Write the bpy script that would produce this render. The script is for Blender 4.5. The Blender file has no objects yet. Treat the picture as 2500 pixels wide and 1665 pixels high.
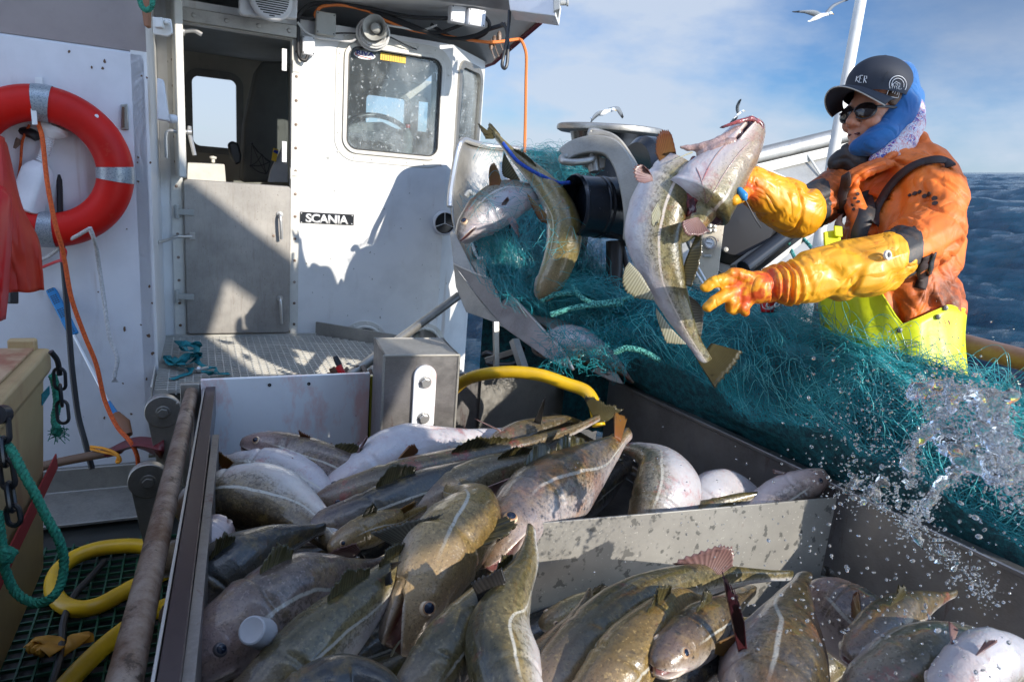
import bpy, bmesh, math, random
import numpy as np
from mathutils import Vector, Matrix, noise
from mathutils.bvhtree import BVHTree
random.seed(7); np.random.seed(7)
R = math.radians
SC = bpy.context.scene
COL = SC.collection
V = Vector

# ------------------------------------------------------------------ camera
CAMLOC = V((0, 0, 1.6))
RT = V((.9964, .0197, .0832)).normalized()
FW = V((0, .9732, -.230)); FW = (FW - RT*FW.dot(RT)).normalized()
UP = RT.cross(FW).normalized()
F = 1667.0
cam = bpy.data.cameras.new('camera'); cam.sensor_width = 36; cam.lens = 36*F/2500
cam.clip_start = .02; cam.clip_end = 8000
cam.dof.use_dof = True; cam.dof.focus_distance = 2.05; cam.dof.aperture_fstop = 8
co = bpy.data.objects.new('camera', cam); COL.objects.link(co)
co.matrix_world = Matrix((( RT.x, UP.x, -FW.x, CAMLOC.x), (RT.y, UP.y, -FW.y, CAMLOC.y), (RT.z, UP.z, -FW.z, CAMLOC.z), (0,0,0,1)))
SC.camera = co
# ------------------------------------------------------------------ sun and sky
SUN_AZ, SUN_EL = R(49), R(22.5)          # azimuth measured from behind the camera towards the right
SUN = V((math.sin(SUN_AZ)*math.cos(SUN_EL), -math.cos(SUN_AZ)*math.cos(SUN_EL), math.sin(SUN_EL)))
sl = bpy.data.lights.new('sun', 'SUN'); sl.energy = 4.2; sl.angle = R(.5); sl.color = (1, .93, .82)
so = bpy.data.objects.new('sun', sl); COL.objects.link(so)
so.rotation_euler = (-SUN).to_track_quat('-Z', 'Y').to_euler()
W = bpy.data.worlds.new('World'); SC.world = W; W.use_nodes = True
nt = W.node_tree; nt.nodes.clear()
def wn(t, **k):
    n = nt.nodes.new(t)
    for a, b in k.items(): setattr(n, a, b)
    return n
sky = wn('ShaderNodeTexSky', sky_type='NISHITA', sun_disc=False, sun_elevation=SUN_EL, sun_rotation=math.atan2(SUN.x, SUN.y))
sky.air_density = 1.1; sky.dust_density = .6; sky.ozone_density = 1.5
tc = wn('ShaderNodeTexCoord'); mp = wn('ShaderNodeMapping'); mp.inputs['Scale'].default_value = (1.5, 1.5, 3.6)
mp.inputs['Location'].default_value = (.35, .1, .2)
nz = wn('ShaderNodeTexNoise'); nz.inputs['Scale'].default_value = 1.5; nz.inputs['Detail'].default_value = 9; nz.inputs['Roughness'].default_value = .56
nz2 = wn('ShaderNodeTexNoise'); nz2.inputs['Scale'].default_value = .9; nz2.inputs['Detail'].default_value = 4
cr = wn('ShaderNodeValToRGB'); cr.color_ramp.elements[0].position = .44; cr.color_ramp.elements[1].position = .62
# more cloud low over the sea, and a heavier grey-blue bank to the right
sx = wn('ShaderNodeSeparateXYZ'); L = nt.links.new
L(tc.outputs['Generated'], mp.inputs['Vector']); L(mp.outputs[0], nz.inputs['Vector']); L(mp.outputs[0], nz2.inputs['Vector'])
L(tc.outputs['Generated'], sx.inputs[0])
def wmath(op, a, b=None, clamp=False):
    n = wn('ShaderNodeMath', operation=op, use_clamp=clamp)
    for i, v in enumerate((a, b)):
        if v is None: continue
        if hasattr(v, 'is_linked'): L(v, n.inputs[i])
        else: n.inputs[i].default_value = v
    return n.outputs[0]
low = wmath('SUBTRACT', 1, wmath('MULTIPLY', sx.outputs[2], 2.6), True)
nsum = wmath('ADD', nz.outputs['Fac'], wmath('MULTIPLY', low, .16))
L(nsum, cr.inputs[0])
bank = wmath('MULTIPLY', wmath('MULTIPLY', wmath('SUBTRACT', sx.outputs[0], .24), 4.2, True), wmath('MULTIPLY', wmath('SUBTRACT', sx.outputs[2], .12), 7, True), True)
bank = wmath('MULTIPLY', bank, wmath('MULTIPLY', wmath('SUBTRACT', nz2.outputs['Fac'], .30), 5, True), True)
mx = wn('ShaderNodeMix', data_type='RGBA'); mx.inputs['B'].default_value = (5.4, 6.1, 7.2, 1)
tint = wn('ShaderNodeMix', data_type='RGBA', blend_type='MULTIPLY'); tint.inputs['Factor'].default_value = 1; tint.inputs['B'].default_value = (.55, .87, 1.36, 1)
L(sky.outputs[0], tint.inputs['A'])
L(tint.outputs['Result'], mx.inputs['A']); L(wmath('MULTIPLY', cr.outputs[0], .85), mx.inputs['Factor'])
mx2 = wn('ShaderNodeMix', data_type='RGBA'); mx2.inputs['B'].default_value = (1.5, 2.4, 4.1, 1)
L(mx.outputs['Result'], mx2.inputs['A']); L(wmath('MULTIPLY', bank, .95), mx2.inputs['Factor'])
bg = wn('ShaderNodeBackground'); bg.inputs['Strength'].default_value = .15
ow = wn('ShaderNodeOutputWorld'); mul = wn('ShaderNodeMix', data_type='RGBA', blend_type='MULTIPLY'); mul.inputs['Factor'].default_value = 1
sc_w = wmath('ADD', .58, wmath('MULTIPLY', wmath('ADD', wmath('MULTIPLY', sx.outputs[1], -1.3), .55, True), 1.15)); cmb = wn('ShaderNodeCombineColor')  # sky dimmed ahead and brightened behind the camera as added fill
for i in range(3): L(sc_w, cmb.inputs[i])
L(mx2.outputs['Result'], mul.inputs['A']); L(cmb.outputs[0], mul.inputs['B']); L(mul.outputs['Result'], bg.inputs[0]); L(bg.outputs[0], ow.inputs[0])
SC.view_settings.view_transform = 'Standard'; SC.view_settings.look = 'None'
SC.view_settings.exposure = .45; SC.view_settings.gamma = 1
SC.render.engine = 'CYCLES'
SC.cycles.use_denoising = True
SC.cycles.max_bounces = 7; SC.cycles.transparent_max_bounces = 12; SC.cycles.transmission_bounces = 6
SC.cycles.glossy_bounces = 3; SC.cycles.diffuse_bounces = 3; SC.cycles.caustics_reflective = False; SC.cycles.caustics_refractive = False
SC.cycles.sample_clamp_indirect = 6

# ------------------------------------------------------------------ placing helpers
def ray(px, py): return RT*((px-1250)/F) + UP*((832.5-py)/F) + FW
def P(px, py, d): return CAMLOC + ray(px, py)*d
def Pz(px, py, z):
    r = ray(px, py); return CAMLOC + r*((z-CAMLOC.z)/r.z)
def cv(a, b, c=0): return (RT*a + UP*b - FW*c).normalized()   # direction: right, up, towards the viewer
DW = V((.9043, .4269, 0)).normalized()      # along the wheelhouse wall (athwartships)
NW = V((DW.y, -DW.x, 0))                    # its outward normal, also the way aft
Z = V((0, 0, 1))
class Plane:
    def __init__(s, p0, e=DW, n=NW): s.p0, s.e, s.n = V(p0), V(e).normalized(), V(n).normalized()
    def at(s, a, z, o=0): return V((s.p0.x, s.p0.y, 0)) + s.e*a + s.n*o + Z*z
    def hit(s, px, py, o=0):
        r = ray(px, py); q = s.p0 + s.n*o
        return CAMLOC + r*((q-CAMLOC).dot(s.n)/r.dot(s.n))
    def sz(s, px, py, o=0):
        h = s.hit(px, py, o); return (h-s.p0).dot(s.e), h.z
WP = Plane(P(400, 700, 3.7))                # wheelhouse aft wall
LP = Plane(P(379, 700, 3.1))                # nearer, shaded wall on the left
# ------------------------------------------------------------------ mesh collector
class MB:
    def __init__(s): s.v, s.f, s.m, s.sm = [], [], [], []
    def add(s, vs, fs, m=0, smooth=False):
        b = len(s.v); s.v += [tuple(x) for x in vs]
        for f in fs: s.f.append([b+i for i in f]); s.m.append(m); s.sm.append(smooth)
        return s
    def box(s, c, ax, ay, az, m=0):          # half-vectors
        c = V(c); vs = [c + ax*i + ay*j + az*k for i in (-1,1) for j in (-1,1) for k in (-1,1)]
        return s.add(vs, [(0,1,3,2),(4,6,7,5),(0,4,5,1),(2,3,7,6),(0,2,6,4),(1,5,7,3)], m)
    def bar(s, a, b, w, h, up=Z, m=0):
        a, b = V(a), V(b); d = b-a; l = d.length; d = d.normalized()
        sd = d.cross(up)
        if sd.length < 1e-4: sd = d.cross(V((1,0,0)))
        sd.normalize(); u = sd.cross(d)
        return s.box((a+b)/2, d*(l/2), sd*(w/2), u*(h/2), m)
    def tube(s, pts, r, n=10, m=0, closed=False, cap=True, flat=1.0, up=None):
        pts = [V(p) for p in pts]; k = len(pts)
        rs = r if hasattr(r, '__len__') else [r]*k
        tg = []
        for i in range(k):
            a = pts[(i-1) % k] if (closed or i) else pts[i]; b = pts[(i+1) % k] if (closed or i < k-1) else pts[i]
            t = b-a; tg.append(t.normalized() if t.length > 1e-9 else V((0,0,1)))
        ref = V(up) if up else (Z if abs(tg[0].z) < .9 else V((1,0,0)))
        nn = tg[0].cross(ref).normalized(); vs = []
        for i in range(k):
            nn = (nn - tg[i]*nn.dot(tg[i]))
            nn = nn.normalized() if nn.length > 1e-6 else tg[i].orthogonal().normalized()
            if up:
                q = tg[i].cross(V(up))
                if q.length > .1: nn = q.normalized()
            b = tg[i].cross(nn)
            for j in range(n):
                a = 2*math.pi*j/n
                vs.append(pts[i] + nn*(math.cos(a)*rs[i]) + b*(math.sin(a)*rs[i]*flat))
        fs = [(i*n+j, i*n+(j+1) % n, ((i+1) % k)*n+(j+1) % n, ((i+1) % k)*n+j) for i in range(k if closed else k-1) for j in range(n)]
        if cap and not closed:
            fs.append(list(range(n))[::-1]); fs.append([(k-1)*n+j for j in range(n)])
        return s.add(vs, fs, m, True)
    def lathe(s, c, ax, prof, n=32, m=0):    # prof: (distance along axis, radius)
        c, ax = V(c), V(ax).normalized(); e1 = ax.orthogonal().normalized(); e2 = ax.cross(e1); vs = []
        for h, r in prof:
            for j in range(n):
                a = 2*math.pi*j/n; vs.append(c + ax*h + (e1*math.cos(a) + e2*math.sin(a))*max(r, 1e-5))
        fs = [(i*n+j, i*n+(j+1) % n, (i+1)*n+(j+1) % n, (i+1)*n+j) for i in range(len(prof)-1) for j in range(n)]
        return s.add(vs, fs, m, True)
    def prism(s, poly, ex, m=0):             # polygon of 3-D points pushed along ex
        poly = [V(p) for p in poly]; n = len(poly); ex = V(ex)
        return s.add(poly + [p+ex for p in poly], [list(range(n))[::-1], [n+i for i in range(n)]] + [(i, (i+1) % n, n+(i+1) % n, n+i) for i in range(n)], m)
    def build(s, name, mat, parent=None, bevel=0, auto=40, seg=2, solid=0):
        me = bpy.data.meshes.new(name); me.from_pydata(s.v, [], s.f)
        for mm in (mat if isinstance(mat, (list, tuple)) else [mat]): me.materials.append(mm)
        me.polygons.foreach_set('material_index', s.m); me.polygons.foreach_set('use_smooth', [True]*len(s.f))
        bm = bmesh.new(); bm.from_mesh(me); bmesh.ops.recalc_face_normals(bm, faces=bm.faces)
        ca = math.cos(R(auto))
        for e in bm.edges:
            if len(e.link_faces) == 2: e.smooth = e.link_faces[0].normal.dot(e.link_faces[1].normal) > ca
        bm.to_mesh(me); bm.free()
        o = bpy.data.objects.new(name, me); COL.objects.link(o)
        if parent: o.parent = parent; 
        if parent: o.matrix_parent_inverse = parent.matrix_world.inverted()
        if solid:
            md = o.modifiers.new('solid', 'SOLIDIFY'); md.thickness = solid; md.offset = 0
        if bevel:
            md = o.modifiers.new('bevel', 'BEVEL'); md.width = bevel; md.segments = seg; md.limit_method = 'ANGLE'; md.angle_limit = R(35); md.harden_normals = False
        return o
def empty(name, loc):
    o = bpy.data.objects.new(name, None); COL.objects.link(o); o.location = V(loc); o.empty_display_size = .1
    o.matrix_world = Matrix.Translation(V(loc)); return o
def tag(o, label=None, cat=None, group=None, kind=None):
    if label: o['label'] = label
    if cat: o['category'] = cat
    if group: o['group'] = group
    if kind: o['kind'] = kind
    return o
def thing(name, label, cat, loc, group=None): return tag(empty(name, loc), label, cat, group)
def spl(pts, n, closed=False):               # Catmull-Rom through points
    pts = [V(p) for p in pts]; k = len(pts); out = []
    m = k if closed else k-1
    for i in range(m):
        p1, p2 = pts[i], pts[(i+1) % k]
        p0 = pts[(i-1) % k] if (closed or i > 0) else p1*2-p2
        p3 = pts[(i+2) % k] if (closed or i < k-2) else p2*2-p1
        for j in range(n):
            t = j/n; out.append(.5*((2*p1) + (p2-p0)*t + (2*p0-5*p1+4*p2-p3)*t*t + (3*p1-p0-3*p2+p3)*t**3))
    if not closed: out.append(pts[-1])
    return out
def hexbolt(mb, c, n, r, h, m=0):
    c, n = V(c), V(n).normalized(); e = n.orthogonal().normalized(); q = n.cross(e)
    mb.lathe(c, n, [(0, r*1.35), (h*.18, r*1.35), (h*.2, r*1.0)], 20, m)
    mb.prism([c + n*h*.2 + (e*math.cos(i*math.pi/3) + q*math.sin(i*math.pi/3))*r for i in range(6)], n*h*.8, m)
# ------------------------------------------------------------------ materials
def rgb(c): return (c[0], c[1], c[2], 1)
class Mat:
    def __init__(s, name, base=(.5,.5,.5), rough=.5, metal=0, **k):
        s.m = bpy.data.materials.new(name); s.m.use_nodes = True; s.nt = s.m.node_tree
        s.b = s.nt.nodes['Principled BSDF']; s.b.inputs['Base Color'].default_value = rgb(base)
        s.b.inputs['Roughness'].default_value = rough; s.b.inputs['Metallic'].default_value = metal
        for a, v in k.items(): s.b.inputs[a.replace('_', ' ')].default_value = v
        s.tc = s.nt.nodes.new('ShaderNodeTexCoord'); s.base = None
    def n(s, t, **k):
        n = s.nt.nodes.new(t)
        for a, b in k.items(): setattr(n, a, b)
        return n
    def l(s, a, b): s.nt.links.new(a, b)
    def noise(s, scale, detail=4, rough=.5, stretch=(1,1,1), loc=(0,0,0), dist=0):
        mp = s.n('ShaderNodeMapping'); mp.inputs['Scale'].default_value = stretch; mp.inputs['Location'].default_value = loc
        s.l(s.tc.outputs['Object'], mp.inputs[0]); n = s.n('ShaderNodeTexNoise')
        n.inputs['Scale'].default_value = scale; n.inputs['Detail'].default_value = detail; n.inputs['Roughness'].default_value = rough; n.inputs['Distortion'].default_value = dist
        s.l(mp.outputs[0], n.inputs['Vector']); return n.outputs['Fac']
    def ramp(s, fac, a, b, ca=(0,0,0), cb=(1,1,1)):
        r = s.n('ShaderNodeValToRGB'); e = r.color_ramp.elements
        e[0].position = a; e[1].position = b; e[0].color = rgb(ca); e[1].color = rgb(cb); s.l(fac, r.inputs[0]); return r.outputs[0]
    def math(s, op, a, b=0, clamp=False):
        n = s.n('ShaderNodeMath', operation=op, use_clamp=clamp)
        for i, v in enumerate((a, b)):
            if hasattr(v, 'is_linked'): s.l(v, n.inputs[i])
            else: n.inputs[i].default_value = v
        return n.outputs[0]
    def mix(s, fac, a, b, bt='MIX'):
        n = s.n('ShaderNodeMix', data_type='RGBA', blend_type=bt)
        for nm, v in (('Factor', fac), ('A', a), ('B', b)):
            i = n.inputs[nm] if nm != 'Factor' else n.inputs['Factor']
            if hasattr(v, 'is_linked'): s.l(v, i)
            else: i.default_value = v if nm == 'Factor' else rgb(v)
        return n.outputs['Result']
    def color(s, c): s.l(c, s.b.inputs['Base Color']); s.base = c; return s
    def stain(s, fac, c):                    # layer another colour over the base
        a = s.base if s.base is not None else tuple(s.b.inputs['Base Color'].default_value)[:3]
        return s.color(s.mix(fac, a, c))
    def rough(s, fac): s.l(fac, s.b.inputs['Roughness']); return s
    def bump(s, h, strength=.3, dist=.002):
        b = s.n('ShaderNodeBump'); b.inputs['Strength'].default_value = strength; b.inputs['Distance'].default_value = dist
        s.l(h, b.inputs['Height'])
        if s.b.inputs['Normal'].is_linked: s.l(s.b.inputs['Normal'].links[0].from_socket, b.inputs['Normal'])
        s.l(b.outputs[0], s.b.inputs['Normal']); return s
    def attr(s, name):
        a = s.n('ShaderNodeAttribute'); a.attribute_name = name; return a
def grimy(name, c, dirt=(.25,.2,.16), rough=.45, amount=.25, scale=5, speck=True, metal=0, bump=.1):
    m = Mat(name, c, rough, metal)
    m.color(m.mix(m.ramp(m.noise(scale, 6, .6), .45, .8), c, tuple(x*.8 for x in c)))
    m.stain(m.math('MULTIPLY', m.ramp(m.noise(scale*2.2, 8, .7, (1,1,.25)), .60, .82), amount), dirt)
    if speck: m.stain(m.ramp(m.noise(38, 5, .62), .74, .76), tuple(x*.5 for x in dirt))
    m.rough(m.math('ADD', m.math('MULTIPLY', m.noise(18, 3), .3), rough-.12))
    if amount > .3 and scale < 5: m.stain(m.math('MULTIPLY', m.math('MULTIPLY', m.ramp(m.noise(9, 5, .6, (1,1,.07), (3,1,0)), .58, .68), m.ramp(m.noise(2.2, 3, .5, (1,1,1), (8,1,3)), .48, .60)), .42), (.36,.21,.11)); m.bump(m.noise(3.5, 3), .25, .006)
    m.bump(m.noise(60, 4), bump, .001); return m
def steel(name, c=(.42,.40,.37), rough=.38, stretch=(1,1,8), dirt=(.12,.08,.06), amt=.35, metal=.75, blood=0):
    m = Mat(name, c, rough, metal)
    m.color(m.mix(m.ramp(m.noise(7, 8, .7), .35, .7), tuple(x*.62 for x in c), c))
    m.stain(m.math('MULTIPLY', m.ramp(m.noise(90, 4, .7, stretch), .42, .75), .35), tuple(min(1, x*1.35) for x in c))
    m.stain(m.math('MULTIPLY', m.ramp(m.noise(14, 9, .75), .55, .72), amt), dirt)
    if blood: m.stain(m.math('MULTIPLY', m.ramp(m.noise(9, 7, .7, (1.6,1.6,.35)), .60, .72), blood), (.12,.012,.012))
    m.rough(m.math('ADD', m.math('MULTIPLY', m.noise(25, 5, .6), .45), rough-.2))
    m.bump(m.noise(120, 3, .6, stretch), .15, .0006); m.bump(m.noise(6, 3), .25, .004); return m
M = {}
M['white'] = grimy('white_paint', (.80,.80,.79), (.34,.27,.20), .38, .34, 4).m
M['white_shade'] = grimy('shaded_white_paint', (.76,.76,.79), (.30,.27,.24), .38, .4, 3).m  # cooler, slightly darker copy of the white paint, shade put into its colour
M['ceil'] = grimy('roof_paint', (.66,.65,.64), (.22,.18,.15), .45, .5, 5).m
M['cream'] = grimy('frame_paint', (.70,.68,.62), (.20,.14,.09), .45, .5, 14).m
d = Mat('door_aluminium', (.40,.38,.35), .5, .35)
d.color(d.mix(d.ramp(d.noise(3.5, 8, .7), .3, .75), (.28,.265,.245), (.50,.47,.43)))
d.stain(d.math('MULTIPLY', d.ramp(d.noise(60, 6, .8, (1,1,.14)), .50, .72), .45), (.22,.18,.15))
d.stain(d.ramp(d.noise(110, 2, .5), .70, .74), (.16,.14,.12)); d.bump(d.noise(80, 4, .7), .2, .0008)
M['door'] = d.m
M['alu'] = steel('aluminium', (.50,.48,.44), .40).m
M['alu_matt'] = steel('matt_aluminium', (.43,.41,.37), .5, metal=.45).m  # rougher, less metallic variant of the aluminium
M['bin'] = steel('bin_steel', (.36,.34,.33), .36, blood=.8).m
M['part'] = steel('partition_aluminium', (.40,.385,.35), .48, metal=.4).m
p = Mat('spotted_partition', (.42,.40,.365), .5, .35)
p.color(p.mix(p.ramp(p.noise(6, 6, .6), .3, .7), (.25,.24,.22), (.36,.345,.315)))
p.stain(p.math('MULTIPLY', p.ramp(p.noise(34, 3, .5), .61, .65), .8), (.09,.09,.085))
p.stain(p.ramp(p.noise(130, 3, .6), .66, .70), (.50,.48,.43)); p.stain(p.math('MULTIPLY', p.ramp(p.noise(9, 8, .7, (1,1,.4), (3,1,5)), .64, .7), .5), (.15,.03,.02)); p.bump(p.noise(90, 3), .2, .0006)
M['spot'] = p.m
M['chrome'] = Mat('polished_steel', (.62,.61,.59), .3, .75).m
M['hole'] = Mat('dark_recess', (.012,.012,.014), .6).m
M['rubber'] = Mat('black_rubber', (.02,.02,.022), .42).m
M['black'] = Mat('black_plastic', (.015,.017,.022), .28).m
k = Mat('wet_black_drum', (.012,.016,.024), .16); k.rough(k.math('ADD', k.math('MULTIPLY', k.noise(30, 6, .7), .3), .05)); k.bump(k.noise(260, 2), .5, .0008)
k.stain(k.ramp(k.noise(160, 3, .6), .72, .74), (.45,.47,.5)); M['drum'] = k.m
r_ = Mat('rusty_pipe', (.3,.2,.14), .5, .3)
r_.color(r_.mix(r_.ramp(r_.noise(9, 9, .72), .4, .62), (.13,.065,.035), (.33,.26,.21)))
r_.stain(r_.ramp(r_.noise(24, 8, .75), .56, .62), (.07,.045,.03)); r_.bump(r_.noise(45, 8, .7), .9, .004); M['rust'] = r_.m
h = Mat('cutting_board_plastic', (.84,.85,.87), .3, Subsurface_Weight=.1, Subsurface_Radius=(.02,.02,.02))
h.color(h.mix(h.ramp(h.noise(5, 7, .6), .45, .8), (.86,.87,.89), (.74,.75,.78)))
h.stain(h.math('MULTIPLY', h.ramp(h.noise(6.5, 8, .68, (1,1,.45), (1.1,3,2.6)), .49, .62), .6), (.78,.34,.27))
h.stain(h.ramp(h.noise(55, 5, .6), .73, .75), (.35,.12,.08)); h.bump(h.noise(50, 4), .1, .0008); M['hdpe'] = h.m
M['plastic'] = grimy('white_plastic', (.74,.74,.75), (.3,.28,.25), .35, .2, 8, False).m
M['grey_plastic'] = grimy('grey_plastic', (.42,.42,.39), (.2,.18,.15), .4, .3, 9, False).m
b_ = Mat('lifebuoy_red', (.60,.018,.010), .5, Specular_IOR_Level=.3); b_.color(b_.mix(b_.ramp(b_.noise(4, 6, .6), .4, .75), (.60,.010,.005), (.42,.006,.004)))
b_.stain(b_.math('MULTIPLY', b_.ramp(b_.noise(16, 6, .7), .62, .72), .35), (.65,.12,.07)); M['buoy'] = b_.m
w_ = Mat('reflective_tape', (.36,.40,.43), .35, .35); w_.stain(w_.ramp(w_.noise(200, 2, .5, (1,1,1)), .5, .6), (.22,.26,.29)); w_.bump(w_.noise(300), .4, .0006); M['tape'] = w_.m
o_ = Mat('red_oilskin', (.48,.03,.008), .6); o_.color(o_.mix(o_.ramp(o_.noise(3, 7, .6), .35, .7), (.52,.045,.008), (.40,.012,.012)))
o_.bump(o_.noise(14, 5), .3, .01); M['oilskin'] = o_.m
def rope_mat(name, c, c2):
    m = Mat(name, c, .75); m.color(m.mix(m.ramp(m.noise(130, 3), .4, .6), c, c2)); m.bump(m.noise(350, 2), .8, .002); return m.m
M['rope_o'] = rope_mat('orange_rope', (.70,.12,.015), (.5,.07,.01)); M['rope_w'] = rope_mat('white_rope', (.62,.61,.60), (.45,.44,.43))
M['rope_g'] = rope_mat('green_rope', (.02,.24,.15), (.012,.14,.09)); M['rope_t'] = rope_mat('teal_rope', (.14,.50,.42), (.005,.09,.09))
M['rope_b'] = rope_mat('blue_rope', (.01,.08,.45), (.01,.05,.3)); M['strap'] = rope_mat('teal_strap', (.01,.25,.29), (.008,.16,.19))
y_ = Mat('yellow_hose', (.70,.42,.012), .32); y_.color(y_.mix(y_.ramp(y_.noise(8, 7, .6), .4, .8), (.78,.47,.012), (.50,.30,.02))); y_.stain(y_.ramp(y_.noise(40, 6, .7), .68, .72), (.16,.07,.02)); M['hose'] = y_.m
t_ = Mat('cream_tub', (.50,.35,.17), .5); t_.color(t_.mix(t_.ramp(t_.noise(4, 7, .6), .35, .7), (.52,.38,.19), (.40,.27,.13)))
t_.stain(t_.math('MULTIPLY', t_.ramp(t_.noise(7, 7, .7, (1,1,.3)), .56, .7), .6), (.30,.13,.07)); t_.bump(t_.noise(30, 5), .3, .002); M['tub'] = t_.m
M['red_strap'] = Mat('red_strap', (.34,.03,.03), .7).m
M['blue'] = Mat('blue_plastic', (.02,.22,.50), .4).m
M['darkred'] = Mat('dark_red_paint', (.13,.012,.018), .35).m
M['wood'] = Mat('weathered_wood', (.14,.08,.05), .7).m
M['brown'] = Mat('brown_leather', (.26,.11,.05), .55).m
M['grey_fab'] = grimy('grey_seat_cloth', (.15,.15,.14), (.16,.15,.12), .8, .5, 10, True).m
M['orange_cable'] = Mat('orange_cable', (.75,.20,.04), .45).m
M['white_cable'] = Mat('white_cable', (.66,.65,.63), .45).m
M['yellow'] = Mat('yellow_sticker', (.80,.52,.03), .5).m
M['white_flat'] = Mat('white_lettering', (.82,.82,.82), .5).m
M['navy'] = Mat('navy_blue', (.01,.03,.30), .5).m
M['red'] = Mat('bright_red', (.58,.01,.012), .4).m
g = Mat('window_glass', (.82,.88,.9), .03); g.b.inputs['Transmission Weight'].default_value = 1; g.b.inputs['IOR'].default_value = 1.12
g.rough(g.math('MULTIPLY', g.ramp(g.noise(26, 6, .7), .58, .74), .5))
gm = g.n('ShaderNodeMixShader'); gd = g.n('ShaderNodeBsdfDiffuse'); gd.inputs[0].default_value = (.62,.66,.68,1)
gsp = g.math('ADD', g.math('MULTIPLY', g.ramp(g.noise(55, 2, .5), .66, .69), .6), g.math('MULTIPLY', g.ramp(g.noise(3.2, 7, .7, (1,1,.8), (0,0,1.4)), .45, .8), .5), True)
gtr = g.n('ShaderNodeBsdfTransparent'); gtr.inputs[0].default_value = (.86,.91,.92,1); ggl = g.n('ShaderNodeBsdfGlossy'); ggl.inputs['Roughness'].default_value = .04
gfr = g.n('ShaderNodeFresnel'); gfr.inputs[0].default_value = 1.5; gm0 = g.n('ShaderNodeMixShader')
g.l(gfr.outputs[0], gm0.inputs[0]); g.l(gtr.outputs[0], gm0.inputs[1]); g.l(ggl.outputs[0], gm0.inputs[2])
g.l(g.math('ADD', g.math('MULTIPLY', gsp, .75), .05), gm.inputs[0]); g.l(gm0.outputs[0], gm.inputs[1]); g.l(gd.outputs[0], gm.inputs[2])
g.l(gm.outputs[0], g.nt.nodes['Material Output'].inputs[0]); M['glass'] = g.m
# ================================================================== SETTING
# ---- sea: the water surface leans against the deck because the boat heels
sm_ = Mat('sea_water', (.006,.035,.075), .07); sm_.b.inputs['IOR'].default_value = 1.33
sm_.color(sm_.mix(sm_.ramp(sm_.noise(.35, 6, .6), .35, .7), (.002,.026,.055), (.006,.062,.105)))
sm_.stain(sm_.math('MULTIPLY', sm_.ramp(sm_.noise(1.1, 9, .72, (.6,1,1)), .69, .76), .45), (.45,.55,.62))
sm_.bump(sm_.noise(1.6, 9, .68, (1,1.8,1)), 1.0, .35); sm_.bump(sm_.noise(9, 6, .65, (1,1.8,1)), .7, .05)
def make_sea():
    na, nr = 620, 620
    a = np.radians(np.linspace(-35, 75, na)); rr = 1.2*np.exp(np.linspace(0, math.log(5000/1.2), nr))
    A, Rr = np.meshgrid(a, rr); X = np.sin(A)*Rr + .4; Y = np.cos(A)*Rr + .5
    rg = np.random.RandomState(3); H = np.zeros_like(X)
    for i in range(64):
        lam = 26*(.925**i)*1.0 + .32; th = rg.normal(.5, .55); k = 2*math.pi/lam; ph = rg.uniform(0, 6.28)
        amp = .0115*lam**.92
        arg = (X*math.cos(th)+Y*math.sin(th))*k + ph + .7*np.sin(X*k*.23+ph*2)+.7*np.sin(Y*k*.19+ph*3)
        w = np.clip(lam*34/Rr, 0, 1)
        H += amp*w*(1-np.abs(np.sin(arg*.5))*2)*1.0 if i % 2 else amp*w*np.sin(arg)
    far = .083*X + .0113*Y
    Zz = -1.25 + far + H*np.clip((Rr-1)/6, .25, 1)
    vs = np.stack([X, Y, Zz], -1).reshape(-1, 3)
    idx = np.arange(na*nr).reshape(nr, na)
    q = np.stack([idx[:-1,:-1], idx[:-1,1:], idx[1:,1:], idx[1:,:-1]], -1).reshape(-1, 4)
    me = bpy.data.meshes.new('sea'); me.vertices.add(len(vs)); me.vertices.foreach_set('co', vs.ravel())
    me.loops.add(q.size); me.loops.foreach_set('vertex_index', q.ravel().astype(np.int32)); me.polygons.add(len(q))
    me.polygons.foreach_set('loop_start', np.arange(0, q.size, 4, dtype=np.int32)); me.polygons.foreach_set('use_smooth', [True]*len(q)); me.update(calc_edges=True)
    me.materials.append(sm_.m); o = bpy.data.objects.new('sea', me); COL.objects.link(o); tag(o, kind='structure')
make_sea()
# ---- deck (lower working deck with a green grating laid on it)
dk = Mat('deck_paint', (.02,.022,.02), .35); dk.stain(dk.ramp(dk.noise(6, 6, .6), .5, .7), (.035,.035,.03))
mb = MB(); pts = [P(-900, 900, 3.2), P(300, 900, 3.2), P(1500, 900, 3.6), P(2500, 900, 2.6)]
a0 = LP.at(-2.5, 0, 0); a1 = LP.at(.6, 0, -.1); 
mb.prism([V((-3.2,-1.5,-.02)), V((1.6,-1.5,-.02)), V((1.6,4.4,-.02)), V((-.6,4.2,-.02)), V((-3.2,2.2,-.02))], V((0,0,-.08)))
tag(mb.build('deck', dk.m), kind='structure')
gg = Mat('green_grating', (.02,.09,.05), .45).m
mb = MB(); c0 = Pz(200, 1520, 0.0)
for i in range(-22, 16):
    p = c0 + DW*(i*.048); mb.bar(p - NW*.55, p + NW*1.3, .006, .018)
for j in range(-11, 27):
    p = c0 + NW*(j*.048); mb.bar(p - DW*1.06, p + DW*.76, .0055, .012)
o = mb.build('deck_grating', gg); tag(o, 'dark green mesh grating covering the low deck under the yellow hose', 'grating')

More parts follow.
